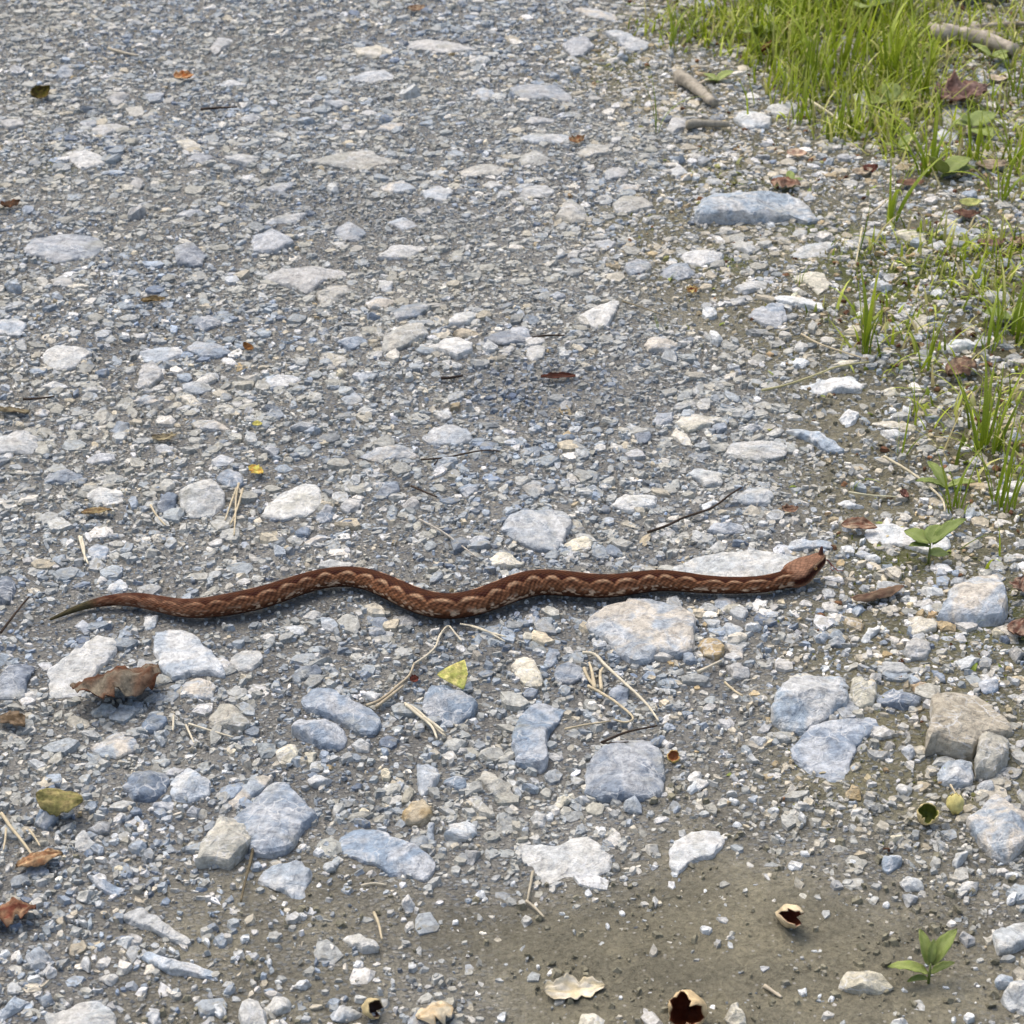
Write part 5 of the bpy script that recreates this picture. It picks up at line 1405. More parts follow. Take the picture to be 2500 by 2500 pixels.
def uv_sphere(r, nu, nv, colf):
    vs, fs, cs = [], [], []
    for j in range(nv + 1):
        ph = math.pi * j / nv
        for i in range(nu):
            a = 2 * math.pi * i / nu
            d = (math.sin(ph) * math.cos(a), math.sin(ph) * math.sin(a), math.cos(ph))
            vs.append((d[0] * r, d[1] * r, d[2] * r)); cs.append(colf(d))
    for j in range(nv):
        for i in range(nu):
            fs.append((j * nu + i, (j + 1) * nu + i, (j + 1) * nu + (i + 1) % nu, j * nu + (i + 1) % nu))
    return vs, fs, cs


def tube_into(vs, fs, cs, path, radii, col, m=7, jit=0.0, seed=0):
    b0 = len(vs)
    P = [np.array(p, float) for p in path]
    n = len(P)
    for i in range(n):
        t = P[min(i + 1, n - 1)] - P[max(i - 1, 0)]
        t = t / (np.linalg.norm(t) + 1e-9)
        a = np.cross(t, [0, 0, 1.0])
        if np.linalg.norm(a) < 1e-3:
            a = np.array([1.0, 0, 0])
        a /= np.linalg.norm(a); b = np.cross(a, t)
        for k in range(m):
            an = 2 * math.pi * k / m
            r = radii[i] if not np.isscalar(radii) else radii
            if jit:
                q = P[i] * 140 + np.array([math.cos(an), math.sin(an), seed])
                r = r * (1 + jit * mnoise.noise(Vector(q)))
            vs.append(tuple(P[i] + (a * math.cos(an) + b * math.sin(an)) * r))
            c = col(i / (n - 1), an) if callable(col) else col
            cs.append(c)
    for i in range(n - 1):
        for k in range(m):
            fs.append((b0 + i * m + k, b0 + i * m + (k + 1) % m, b0 + (i + 1) * m + (k + 1) % m, b0 + (i + 1) * m + k))
    fs.append(tuple(b0 + k for k in range(m))[::-1])
    fs.append(tuple(b0 + (n - 1) * m + k for k in range(m)))


build_snake()


# ------------------------------------------------------------------ sticks, twigs and straws
def px_path(pts, lift, sub=5):
    """pixel polyline -> smooth path lying on the ground"""
    Q = []
    for p in pts:
        w = ground_at(p[0], p[1], lift)
        z = ghf(w.x, w.y) + lift
        w = ground_at(p[0], p[1], z)
        Q.append(np.array(w))
    if len(Q) == 2:
        Q = [Q[0], Q[0] * 0.66 + Q[1] * 0.34, Q[0] * 0.33 + Q[1] * 0.67, Q[1]]
    out = [catmull(Q, t) for t in np.linspace(0, len(Q) - 1, (len(Q) - 1) * sub + 1)]
    return out


def stick(name, paths, rad, col, label, cat, group=None, mat=None, m=7, jit=0.25, lift=None, taper=0.6):
    vs, fs, cs = [], [], []
    for pi, pts in enumerate(paths):
        r = rad if np.isscalar(rad) else rad[pi]
        P = px_path(pts, r * 0.9 + (0.0035 if lift is None else lift))
        n = len(P)
        rr = [r * (1 - (1 - taper) * i / (n - 1)) for i in range(n)]
        tube_into(vs, fs, cs, P, rr, col, m, jit, pi)
    V = np.array(vs)
    base = np.array([V[:, 0].mean(), V[:, 1].mean(), V[:, 2].min()])
    o = link(name, py_mesh(name, V - base, fs, cs, True), mat or M_WOOD, None, tuple(base))
    return tag(o, label, cat, group)


def tp(ox, oy, pts):
    return [(ox + x * KT, oy + y * KT) for x, y in pts]


GREYW = (0.36, 0.32, 0.26); DARKW = (0.055, 0.04, 0.03); STRAW = (0.50, 0.43, 0.29); PSTRAW = (0.60, 0.55, 0.42)
stick('branch', [[(2268, 62), (2330, 72), (2420, 62), (2560, 55)]], 0.006, GREYW, 'thin grey dead branch lying above a thicker one in the verge', 'branch')
stick('branch', [[(2275, 80), (2340, 82), (2410, 98), (2480, 122)], [(2300, 66), (2380, 74), (2450, 88)]], [0.016, 0.007], (0.40, 0.36, 0.30), 'thick bleached dead branch lying on the grassy verge', 'branch', m=12, jit=0.5)
stick('stick', [tp(1240, 0, [(1260, 560), (1350, 620), (1440, 690), (1520, 760)])], 0.0115, (0.35, 0.32, 0.26), 'short bleached stick slanting down from the grass onto gravel', 'stick', m=10, jit=0.35)
stick('stick', [tp(1240, 0, [(1320, 920), (1440, 910), (1630, 915)])], 0.0078, (0.30, 0.28, 0.23), 'short grey stick lying level beside a bluish white stone', 'stick', m=10, jit=0.3)
stick('twig', [tp(1240, 0, [(1400, 620), (1500, 580), (1620, 540)])], 0.003, (0.50, 0.44, 0.34), 'pale thin twig crossing the slanting bleached stick', 'twig')
stick('twig', [tp(1860, 0, [(0, 370), (70, 310), (140, 260), (230, 120)])], 0.0042, (0.12, 0.035, 0.02), 'dark red stem leaning through the tall grass', 'twig', lift=0.012)
stick('twig', [tp(1240, 1240, [(1030, 180), (1170, 130), (1300, 70), (1500, 0), (1640, -100), (1720, -150)])], 0.0016, DARKW, 'straight dark twig pointing from the gravel to a pale blue stone', 'twig', lift=0.006)
stick('twig', [tp(620, 620, [(1230, 1515), (1380, 1505), (1560, 1470), (1680, 1450), (1810, 1452)]), tp(620, 620, [(1330, 1550), (1360, 1510)])], [0.0012, 0.0009], DARKW, 'thin curved dark twig lying on dusty gravel', 'twig', lift=0.005)
stick('twig', [tp(0, 0, [(1480, 805), (1610, 795), (1750, 790)])], 0.0022, DARKW, 'short dark twig among far flat gravel', 'twig', lift=0.005)
stick('twig', [tp(1240, 1240, [(690, 1730), (800, 1680), (900, 1645), (1100, 1605)]), tp(1240, 1240, [(700, 1735), (890, 1725)])], [0.0014, 0.001], DARKW, 'dark forked twig lying over the white-veined stone', 'twig', lift=0.010)
stick('twig', [tp(0, 1860, [(1875, 570), (1850, 720), (1810, 870), (1775, 1030)])], 0.0016, (0.13, 0.11, 0.07), 'straight dark stem running from mossy rock to mud', 'twig', lift=0.006)
stick('twig', [tp(0, 1240, [(5, 920), (80, 820), (150, 730), (215, 655)])], 0.0014, DARKW, 'thin dark twig in gravel off the tip of the snake tail', 'twig', lift=0.005)
stick('twig', [tp(0, 620, [(170, 1070), (280, 1065), (400, 1050)])], 0.0016, DARKW, 'dark twig near the blunt-ended pale slab', 'twig', lift=0.005)
stick('twig', [tp(620, 620, [(1380, 915), (1450, 912), (1540, 895)])], 0.0022, (0.04, 0.03, 0.025), 'black twig on fine dark gravel by smooth pale stone', 'twig', lift=0.004)
stick('twig', [tp(1240, 620, [(180, 615), (290, 600), (420, 600)])], 0.0016, DARKW, 'dark twig lying beside the dark slate-blue slab', 'twig', lift=0.005)
stick('twig', [tp(620, 620, [(1160, 1710), (1250, 1750), (1350, 1790)])], 0.0013, DARKW, 'dark twig near a blue-grey pebble and loose straw', 'twig', lift=0.005)

stick('straw', [tp(1240, 1240, [(550, 1065), (640, 1080), (730, 1170), (860, 1290), (980, 1400), (1050, 1480), (1110, 1570)])], 0.0017, PSTRAW, 'long kinked dry straw reaching from the large slab to a dark twig', 'straw', mat=M_STRAW, lift=0.006)
stick('straw', [tp(1240, 1240, [(590, 1310), (680, 1360), (780, 1420), (920, 1540), (870, 1580), (780, 1560)])], 0.0015, STRAW, 'hooked dry straw beside the long kinked straw', 'straw', mat=M_STRAW, lift=0.006)
stick('straw', [tp(1240, 1240, [(640, 1330), (620, 1210), (600, 1140)]), tp(1240, 1240, [(690, 1340), (680, 1230), (700, 1180)]), tp(1240, 1240, [(560, 1180), (590, 1250), (640, 1320)])], 0.002, STRAW, 'frayed bunch of dry straw near the large slab', 'straw', mat=M_STRAW, lift=0.004)
stick('straw', [tp(1240, 1240, [(420, 1630), (560, 1600), (760, 1570)])], 0.0012, STRAW, 'thin dry straw between blue wedge and white-veined stone', 'straw', mat=M_STRAW, lift=0.005)
stick('straw', [tp(620, 1240, [(830, 1455), (900, 1430), (980, 1380), (1060, 1310), (1140, 1240), (1180, 1150)]), tp(620, 1240, [(900, 1470), (1000, 1390), (1100, 1310)])], 0.0017, (0.42, 0.36, 0.25), 'dry weed stalk with a dark red knot beside the yellow leaf', 'straw', mat=M_STRAW, lift=0.006)
stick('straw', [tp(620, 1240, [(1180, 1150), (1270, 1090), (1340, 1020), (1370, 940), (1430, 870), (1480, 920), (1530, 980)])], 0.0013, PSTRAW, 'bent thin straw arching below the low bend of the snake', 'straw', mat=M_STRAW, lift=0.005)
for k, pth in enumerate(([(1110, 1440), (1200, 1490), (1300, 1580), (1410, 1680)], [(1120, 1450), (1220, 1530), (1310, 1610), (1350, 1700)], [(1250, 1540), (1340, 1600), (1400, 1650)])):
    stick('straw', [tp(620, 1240, pth)], 0.0017, PSTRAW, ('longest', 'middle', 'shortest')[k] + ' pale straw of the small sheaf lying off the yellow leaf stone', 'straw', 'sheaf of straws', M_STRAW, lift=0.006 + 0.001 * k)
for k, pth in enumerate(([(1520, 855), (1680, 890), (1850, 985)], [(1600, 870), (1750, 920), (1860, 950)])):
    stick('straw', [tp(620, 1240, pth)], 0.0011, PSTRAW, ('longer', 'shorter')[k] + ' fine straw lying just off the low bend of the snake', 'straw', 'straws under the low bend', M_STRAW, lift=0.005)
stick('straw', [tp(620, 1240, [(1220, 85), (1380, 170), (1520, 270), (1645, 365)])], 0.0012, (0.45, 0.42, 0.36), 'long thin straw pointing at the crumbly cream stone', 'straw', mat=M_STRAW, lift=0.005)
for k, pth in enumerate(([(1760, -180), (1740, -80), (1735, 60), (1725, 200)], [(1745, -150), (1700, -30), (1660, 90)], [(1790, -140), (1750, 0), (1700, 120)])):
    stick('straw', [tp(0, 1240, pth)], 0.0014, STRAW, ('longest', 'bent shorter', 'straight shorter')[k] + ' dry straw in the loose sheaf beside the lumpy pale rock', 'straw', 'straws by the lumpy rock', M_STRAW, lift=0.005)
for k, pth in enumerate(([(585, 210), (610, 310), (650, 415)], [(600, 215), (620, 300), (625, 390)])):
    stick('straw', [tp(0, 1240, pth)], 0.0015, PSTRAW, ('longer', 'shorter')[k] + ' of two crossed pale straws in gravel by the snake tail', 'straw', 'straws above the tail', M_STRAW, lift=0.004)
stick('straw', [tp(0, 1240, [(1110, -20), (1150, 50), (1220, 130)])], 0.0013, STRAW, 'pale straw beside the dark stone of the lumpy rock', 'straw', mat=M_STRAW, lift=0.004)
stick('straw', [tp(0, 1240, [(1390, 1590), (1550, 1640), (1720, 1690)]), tp(0, 1240, [(1370, 1600), (1430, 1730)]), tp(0, 1240, [(1280, 1530), (1275, 1640)])], 0.0012, PSTRAW, 'scattered dry stems by the rounded grey-tan stone', 'straw', mat=M_STRAW, lift=0.005)
stick('straw', [tp(0, 1860, [(10, 380), (80, 480), (160, 580), (240, 690)])], 0.0017, STRAW, 'dry straw ending at the orange-tan curled leaf', 'straw', mat=M_STRAW, lift=0.006)
stick('straw', [tp(0, 1860, [(215, 500), (260, 560), (295, 620)])], 0.0011, STRAW, 'short thin straw next to the orange-tan curled leaf', 'straw', mat=M_STRAW, lift=0.006)
stick('straw', [tp(0, 1860, [(45, 490), (40, 560), (25, 650)])], 0.0012, STRAW, 'little upright straw beside the longer straw', 'straw', mat=M_STRAW, lift=0.006)
stick('straw', [tp(1240, 1860, [(185, 810), (165, 910), (145, 1020)]), tp(1240, 1860, [(135, 1025), (200, 1075), (265, 1145)])], 0.0015, (0.40, 0.36, 0.27), 'broken straw bent sharply at the wide whitish slab', 'straw', mat=M_STRAW, lift=0.003)
stick('straw', [tp(620, 1860, [(790, 912), (880, 895), (975, 905)])], 0.0012, PSTRAW, 'short pale straw lying flat on bare mud', 'straw', mat=M_STRAW, lift=0.002)
stick('straw', [tp(620, 1860, [(885, 1110), (920, 1200), (945, 1310)])], 0.0014, STRAW, 'bent yellowish straw over the crusty pale stone', 'straw', mat=M_STRAW, lift=0.006)
stick('straw', [tp(1860, 620, [(290, 590), (420, 660), (560, 710), (770, 775)])], 0.0014, STRAW, 'long tan straw trailing to the foot of a grass blade', 'straw', mat=M_STRAW, lift=0.006)
stick('straw', [tp(1860, 620, [(0, 1005), (180, 965), (400, 890), (560, 830), (790, 795)])], 0.0016, (0.45, 0.42, 0.22), 'long olive straw arching over the long whitish stone', 'straw', mat=M_STRAW, lift=0.012)
stick('straw', [tp(1860, 620, [(900, 1490), (1100, 1610), (1240, 1720), (1330, 1810), (1350, 1900)])], 0.0016, (0.52, 0.47, 0.33), 'long pale straw curving down through the thin grass', 'straw', mat=M_STRAW, lift=0.008)
stick('straw', [tp(1860, 620, [(640, 1755), (820, 1780), (1000, 1790)])], 0.0012, (0.52, 0.5, 0.34), 'pale straw ending at a small brown leaf', 'straw', mat=M_STRAW, lift=0.006)
stick('straw', [tp(1860, 0, [(320, 720), (450, 800), (580, 890), (720, 985)])], 0.0024, (0.60, 0.56, 0.38), 'pale dead grass stem lying along the front of the grass', 'straw', mat=M_STRAW, lift=0.012)
stick('straw', [tp(1860, 0, [(780, 1590), (860, 1530), (940, 1455)])], 0.0017, STRAW, 'pale straw slanting at the foot of a tall blade', 'straw', mat=M_STRAW, lift=0.008)
stick('straw', [tp(1860, 0, [(740, 1680), (720, 1790), (695, 1930)])], 0.0017, (0.55, 0.5, 0.33), 'upright pale straw beside a grass sprout', 'straw', mat=M_STRAW, lift=0.010)
stick('straw', [tp(1860, 1860, [(20, 1650), (80, 1690), (145, 1735)])], 0.0019, (0.5, 0.44, 0.33), 'stubby pale straw lying on mud near pebbles', 'straw', mat=M_STRAW, lift=0.001)
stick('straw', [tp(1240, 620, [(840, 345), (960, 385), (1090, 430), (1190, 460)])], 0.001, (0.2, 0.17, 0.1), 'thin dry stem reaching from the pointed pale stone', 'straw', mat=M_STRAW, lift=0.007)
stick('straw', [tp(1240, 1240, [(1400, 1210), (1480, 1170), (1575, 1125)])], 0.0019, PSTRAW, 'short pale straw below the ochre yellow stone', 'straw', mat=M_STRAW, lift=0.005)
stick('straw', [tp(1240, 1240, [(1600, 1285), (1660, 1340), (1730, 1385)])], 0.0014, STRAW, 'short tan straw right below a mid grey stone', 'straw', mat=M_STRAW, lift=0.005)
stick('straw', [tp(1860, 1860, [(1390, 170), (1420, 220), (1440, 260)])], 0.0011, STRAW, 'tiny stalk on the yellow capsule', 'straw', mat=M_STRAW, lift=0.006)
stick('straw', [tp(0, 0, [(800, 355), (900, 385), (1020, 410)])], 0.0028, (0.48, 0.43, 0.33), 'pale flat splinter of straw on the far gravel', 'straw', mat=M_STRAW, lift=0.004)


# ------------------------------------------------------------------ leaves
def leaf_mesh(name, L, W, shape, curl, roll, crumple, col, col2, seed, thick=0.0005, jag=0.0, nu=22, nv=12):
    """closed thin leaf: u along the midrib, v across; curl bends along u, roll bends across"""
    rnd = random.Random(seed)
    top, cs = [], []
    for i in range(nu + 1):
        u = i / nu
        if shape == 'oval':
            w = math.sin(math.pi * u ** 0.85) ** 0.75
        elif shape == 'tri':
            w = (1 - u) ** 0.8 * min(1, u * 9)
        elif shape == 'lobed':
            w = math.sin(math.pi * u ** 0.8) ** 0.6 * (0.62 + 0.38 * abs(math.sin(u * math.pi * 3.2 + 0.4)))
        else:
            w = math.sin(math.pi * min(1, u * 0.9 + 0.06)) ** 0.6
        for j in range(nv + 1):
            v = j / nv * 2 - 1
            ww = w * (1 + jag * mnoise.noise(Vector((u * 9, seed, 3 if v > 0 else 8))))
            x = (u - 0.5) * L
            y = v * W * 0.5 * ww
            z = 0.0
            # roll across
            if roll:
                a = y / (W * 0.5) * roll
                rr = W * 0.5 / roll
                y, z = rr * math.sin(a), rr * (1 - math.cos(a))
            if curl:
                a = (u - 0.5) * curl
                rr = L / curl
                x, z = (rr - z) * math.sin(a), z * math.cos(a) + rr * (1 - math.cos(a))
            nz = mnoise.noise(Vector((u * 4 + seed, v * 2.2, seed * 1.7))) + 0.6 * mnoise.noise(Vector((u * 9 + seed, v * 5, seed))) + 0.35 * mnoise.noise(Vector((u * 21 + seed, v * 11, seed)))
            z += nz * crumple * L + 0.012 * L * (1 - abs(v)) * -1
            k = min(1, max(0, 0.5 + 1.5 * mnoise.noise(Vector((u * 5, v * 3, seed * 2.1)))))
            if abs(v) < 0.09:
                k = 1.0
            top.append(Vector((x, y, z)))
            cs.append(tuple(a * (1 - k) + b * k for a, b in zip(col, col2)))
    n = len(top)
    vs = [tuple(p) for p in top] + [(p.x, p.y, p.z - thick) for p in top]
    fs = []
    W1 = nv + 1
    for i in range(nu):
        for j in range(nv):
            a = i * W1 + j
            fs.append((a, a + W1, a + W1 + 1, a + 1))
            fs.append((n + a, n + a + 1, n + a + W1 + 1, n + a + W1))
    rim = [j for j in range(W1)] + [i * W1 + nv for i in range(1, nu + 1)] + [nu * W1 + j for j in range(nv - 1, -1, -1)] + [i * W1 for i in range(nu - 1, 0, -1)]
    for a, b in zip(rim, rim[1:] + rim[:1]):
        fs.append((a, b, n + b, n + a))
    return vs, fs, cs + [tuple(c * 0.85 for c in q) for q in cs]


def leaf(px, py, L, W, shape, yaw, label, col, col2, curl=0.0, roll=0.0, crumple=0.03, tilt=(0, 0), lift=0.006, seed=1, jag=0.0, mat=None, group=None, cat='leaf', name='dead_leaf'):
    if mat is None and px > 1800 and py < 1600:
        L, W = L * 0.85, W * 0.85
        col = tuple(0.75 * c + 0.25 * sum(col) / 3 for c in col); col2 = tuple(0.75 * c + 0.25 * sum(col2) / 3 for c in col2)
    vs, fs, cs = leaf_mesh(name, L, W, shape, curl, roll, crumple, col, col2, seed, jag=jag)
    Mx = Matrix.Rotation(R(yaw), 3, 'Z') @ Matrix.Rotation(R(tilt[0]), 3, 'X') @ Matrix.Rotation(R(tilt[1]), 3, 'Y')
    vs = [Mx @ Vector(v) for v in vs]
    zm = min(v.z for v in vs)
    vs = [(v.x, v.y, v.z - zm) for v in vs]
    hmid = max(v[2] for v in vs) * 0.5
    w = ground_at(px, py, lift + hmid)
    gz = ghf(w.x, w.y)
    w = ground_at(px, py, gz + lift + hmid)
    o = link(name, py_mesh(name, vs, fs, cs, True), mat or M_LEAF, None, (w.x, w.y, gz + lift))
    return tag(o, label, cat, group)


BR = (0.13, 0.055, 0.03); BR2 = (0.26, 0.15, 0.09); TANL = (0.40, 0.28, 0.17); RED = (0.16, 0.04, 0.02); GRL = (0.34, 0.30, 0.24)
leaf(285, 1665, 0.088, 0.062, 'bark', 36, 'large crumpled grey-brown dead leaf with rusty patches on the pale slab', (0.20, 0.175, 0.13), (0.11, 0.045, 0.022), curl=-0.7, roll=-1.25, crumple=0.085, tilt=(-14, 6), lift=0.004, seed=5, jag=0.55)
leaf(1104, 1648, 0.030, 0.034, 'tri', 178, 'small yellow leaf with green heart tilted against a blue stone', (0.72, 0.64, 0.24), (0.50, 0.52, 0.14), curl=-0.3, roll=-0.3, crumple=0.01, tilt=(-38, 6), lift=0.008, seed=3)
leaf(626, 1146, 0.024, 0.013, 'oval', -45, 'torn yellow-green scrap of leaf with red edge on the gravel', (0.50, 0.48, 0.12), (0.45, 0.24, 0.06), curl=0.6, roll=0.5, crumple=0.05, tilt=(15, 0), seed=8, jag=0.4)
leaf(628, 1033, 0.012, 0.009, 'oval', 0, 'tiny plain yellow leaf scrap on the gravel', (0.50, 0.46, 0.13), (0.42, 0.38, 0.10), roll=0.4, tilt=(12, 0), seed=9)
leaf(1927, 1240, 0.026, 0.015, 'lobed', 20, 'small curled red-brown leaf on gravel beyond the snake head', (0.25, 0.11, 0.05), (0.34, 0.20, 0.11), curl=1.2, roll=0.8, crumple=0.08, tilt=(20, 10), seed=12, jag=0.3)
leaf(2098, 1279, 0.046, 0.022, 'oval', -8, 'flat tan-brown leaf with dark rim tucked at the long whitish stone', (0.42, 0.30, 0.18), (0.20, 0.08, 0.04), curl=-0.5, roll=0.5, crumple=0.05, tilt=(14, 0), lift=0.007, seed=13, jag=0.2)
leaf(2142, 1450, 0.060, 0.021, 'bark', 24, 'rolled dark brown piece of bark near the snake head', (0.20, 0.14, 0.09), (0.09, 0.05, 0.035), roll=-1.4, curl=-0.2, crumple=0.04, tilt=(-12, 0), lift=0.004, seed=14, jag=0.25, mat=M_WOOD, cat='bark', name='bark_piece')
leaf(2346, 214, 0.105, 0.085, 'lobed', 12, 'large crinkled red-brown dead leaf on stones in the verge', (0.20, 0.095, 0.065), (0.30, 0.18, 0.14), curl=0.7, roll=0.6, crumple=0.15, tilt=(16, 0), lift=0.012, seed=15, jag=0.45)
leaf(1918, 443, 0.055, 0.04, 'lobed', -20, 'tan and red-brown leaf at the far side of the long boulder', (0.38, 0.25, 0.15), (0.20, 0.08, 0.045), curl=-0.9, roll=-0.8, crumple=0.1, tilt=(8, 0), lift=0.008, seed=16, jag=0.35)
leaf(2125, 410, 0.032, 0.022, 'oval', 30, 'small dark red leaf in soil by the tall grass', RED, (0.10, 0.03, 0.02), curl=0.8, crumple=0.08, tilt=(15, 0), seed=17, jag=0.3)
leaf(1408, 338, 0.032, 0.018, 'lobed', 40, 'little tan leaf with a red-brown tip near the short grey stick', (0.42, 0.30, 0.16), (0.22, 0.09, 0.04), curl=1.0, roll=0.5, crumple=0.08, tilt=(20, 0), seed=18, jag=0.3)
leaf(22, 2222, 0.046, 0.036, 'lobed', 20, 'tightly curled rust-brown leaf on grit near the orange-tan leaf', (0.34, 0.22, 0.13), (0.16, 0.05, 0.03), curl=-1.2, roll=-1.2, crumple=0.10, tilt=(-4, 0), lift=0.006, seed=19, jag=0.5)
leaf(95, 2093, 0.042, 0.022, 'oval', 26, 'orange-tan curled leaf with pointed end lying on grit', (0.46, 0.33, 0.19), (0.27, 0.14, 0.07), curl=-1.0, roll=-0.9, crumple=0.07, tilt=(-8, 0), lift=0.006, seed=20, jag=0.2)
leaf(148, 1958, 0.044, 0.030, 'oval', -12, 'olive leaf with a dark torn end propped on a dark blue block', (0.30, 0.25, 0.11), (0.20, 0.19, 0.07), curl=0.5, roll=-0.9, crumple=0.05, tilt=(18, 0), lift=0.009, seed=21, jag=0.3)
leaf(93, 222, 0.055, 0.030, 'oval', 68, 'olive curled leaf standing on edge on the far gravel', (0.12, 0.10, 0.015), (0.07, 0.045, 0.012), curl=1.4, roll=1.2, crumple=0.06, tilt=(42, 0), lift=0.006, seed=22, jag=0.2)
leaf(448, 182, 0.034, 0.024, 'lobed', 10, 'orange scrap of leaf with red edges on the far gravel', (0.62, 0.44, 0.24), (0.42, 0.13, 0.03), curl=0.7, roll=0.7, crumple=0.08, tilt=(20, 0), seed=23, jag=0.4)
leaf(374, 729, 0.032, 0.013, 'oval', 14, 'tan and black scrap of curled leaf in the gravel', (0.42, 0.31, 0.15), (0.06, 0.04, 0.02), curl=0.5, roll=1.2, crumple=0.06, tilt=(14, 0), seed=24, jag=0.3)
leaf(606, 843, 0.014, 0.016, 'oval', 60, 'small glossy brown leaf scrap on the gravel', (0.17, 0.08, 0.02), (0.11, 0.04, 0.012), roll=0.6, tilt=(25, 0), seed=25)
leaf(1363, 916, 0.042, 0.011, 'bark', 4, 'dark red bark sliver lying on fine dark gravel', (0.10, 0.03, 0.018), (0.04, 0.02, 0.014), roll=0.7, crumple=0.03, tilt=(14, 0), lift=0.004, seed=26, jag=0.3, mat=M_WOOD, cat='bark', name='bark_piece')
leaf(1690, 706, 0.017, 0.015, 'lobed', 10, 'tiny yellow leaf with dark red underside beside small pale stones', (0.52, 0.42, 0.17), (0.13, 0.035, 0.015), curl=0.9, crumple=0.05, tilt=(25, 0), seed=27)
leaf(1016, 19, 0.034, 0.020, 'oval', 15, 'red-brown leaf scrap far along the gravel', (0.13, 0.045, 0.02), (0.42, 0.33, 0.22), curl=1.0, roll=0.5, crumple=0.06, tilt=(15, 0), seed=28)
leaf(2352, 893, 0.062, 0.044, 'lobed', 35, 'humped curled tan-brown leaf among thin grass stems', (0.36, 0.24, 0.13), (0.20, 0.10, 0.06), curl=-1.5, roll=-0.9, crumple=0.09, tilt=(10, 0), lift=0.006, seed=29, jag=0.3)
leaf(2207, 1203, 0.020, 0.016, 'lobed', 70, 'small upright red-brown leaf at the end of a pale straw', (0.28, 0.13, 0.09), (0.13, 0.04, 0.025), curl=1.0, roll=0.8, crumple=0.08, tilt=(30, 0), seed=30)
leaf(2492, 1430, 0.036, 0.026, 'lobed', 70, 'reddish leaf in moss behind the rough humped rock', (0.34, 0.24, 0.16), (0.17, 0.07, 0.04), curl=1.2, crumple=0.1, tilt=(20, 0), seed=31, jag=0.3)
leaf(2488, 1532, 0.040, 0.026, 'oval', 60, 'second reddish leaf lying below the mossy reddish one', (0.30, 0.20, 0.13), (0.15, 0.06, 0.035), curl=0.9, crumple=0.09, tilt=(10, 0), seed=32, jag=0.3)
leaf(2420, 590, 0.050, 0.024, 'oval', 15, 'flat dull red-brown leaf on soil beside pale stones', (0.22, 0.10, 0.07), (0.30, 0.18, 0.13), curl=0.4, crumple=0.07, tilt=(10, 0), seed=33, jag=0.2)
leaf(2490, 590, 0.036, 0.032, 'oval', 80, 'peach-tan leaf at the side of dull red-brown leaf', (0.46, 0.30, 0.18), (0.28, 0.15, 0.08), curl=0.7, crumple=0.08, tilt=(16, 0), seed=34, jag=0.2)
leaf(2360, 520, 0.046, 0.024, 'oval', -10, 'brown leaf rotting under the yellow-green leaf in the verge', (0.20, 0.10, 0.06), (0.12, 0.05, 0.03), curl=0.5, crumple=0.08, tilt=(8, 0), seed=35, jag=0.2)
leaf(2370, 493, 0.040, 0.022, 'oval', 8, 'yellow-green fallen leaf on soil in the verge', (0.48, 0.46, 0.10), (0.36, 0.42, 0.09), curl=0.4, crumple=0.04, tilt=(16, 0), seed=36)
leaf(1946, 372, 0.038, 0.024, 'oval', -5, 'pale tan oval leaf with rosy edge by the grass', (0.56, 0.43, 0.27), (0.34, 0.16, 0.10), curl=0.6, roll=0.4, crumple=0.04, tilt=(14, 0), seed=37)
leaf(2105, 417, 0.040, 0.020, 'oval', 20, 'pale fawn leaf touching the small dark red leaf', (0.50, 0.42, 0.28), (0.36, 0.26, 0.16), curl=0.5, crumple=0.05, tilt=(12, 0), seed=38)
leaf(2435, 190, 0.040, 0.02, 'oval', -25, 'pale cream leaf beside the large crinkled leaf', (0.55, 0.47, 0.33), (0.40, 0.30, 0.18), curl=0.5, crumple=0.04, tilt=(15, 0), seed=39)
leaf(2222, 445, 0.05, 0.02, 'oval', 3, 'flat rusty leaf at the root of the tall blades', (0.27, 0.15, 0.08), (0.16, 0.07, 0.04), curl=0.3, crumple=0.06, tilt=(8, 0), seed=40)
leaf(2420, 400, 0.06, 0.03, 'oval', 10, 'buff fallen leaf half under broad green leaves', (0.44, 0.36, 0.24), (0.34, 0.24, 0.14), curl=0.4, crumple=0.06, tilt=(12, 0), seed=41)
leaf(25, 495, 0.03, 0.018, 'lobed', 30, 'dark rusty leaf scrap near the mossy spot in gravel', (0.13, 0.06, 0.03), (0.08, 0.05, 0.03), curl=1.0, crumple=0.1, tilt=(15, 0), seed=42, jag=0.4)
leaf(235, 1245, 0.034, 0.016, 'oval', 8, 'brown curled leaf sheltering a dark hollow above the tail', (0.34, 0.27, 0.14), (0.14, 0.09, 0.045), curl=-0.8, roll=-0.8, crumple=0.06, tilt=(-6, 0), seed=43)
leaf(28, 1000, 0.045, 0.013, 'bark', -12, 'mottled olive-brown bark strip near the blunt-ended slab', (0.22, 0.19, 0.12), (0.07, 0.05, 0.03), curl=-0.3, roll=-0.9, crumple=0.05, tilt=(-4, 0), seed=44, jag=0.3, mat=M_WOOD, cat='bark', name='bark_piece')
leaf(400, 1065, 0.03, 0.013, 'oval', 10, 'buff leaf scrap with a dark curl near blue-grey pebbles', (0.38, 0.33, 0.2), (0.05, 0.04, 0.03), curl=0.9, crumple=0.05, tilt=(10, 0), seed=45)
leaf(30, 1755, 0.032, 0.024, 'lobed', -30, 'grey-brown leaf scrap below the dark slate-blue stone', (0.20, 0.15, 0.10), (0.10, 0.07, 0.04), curl=-1.0, crumple=0.08, tilt=(-6, 0), seed=46, jag=0.3)
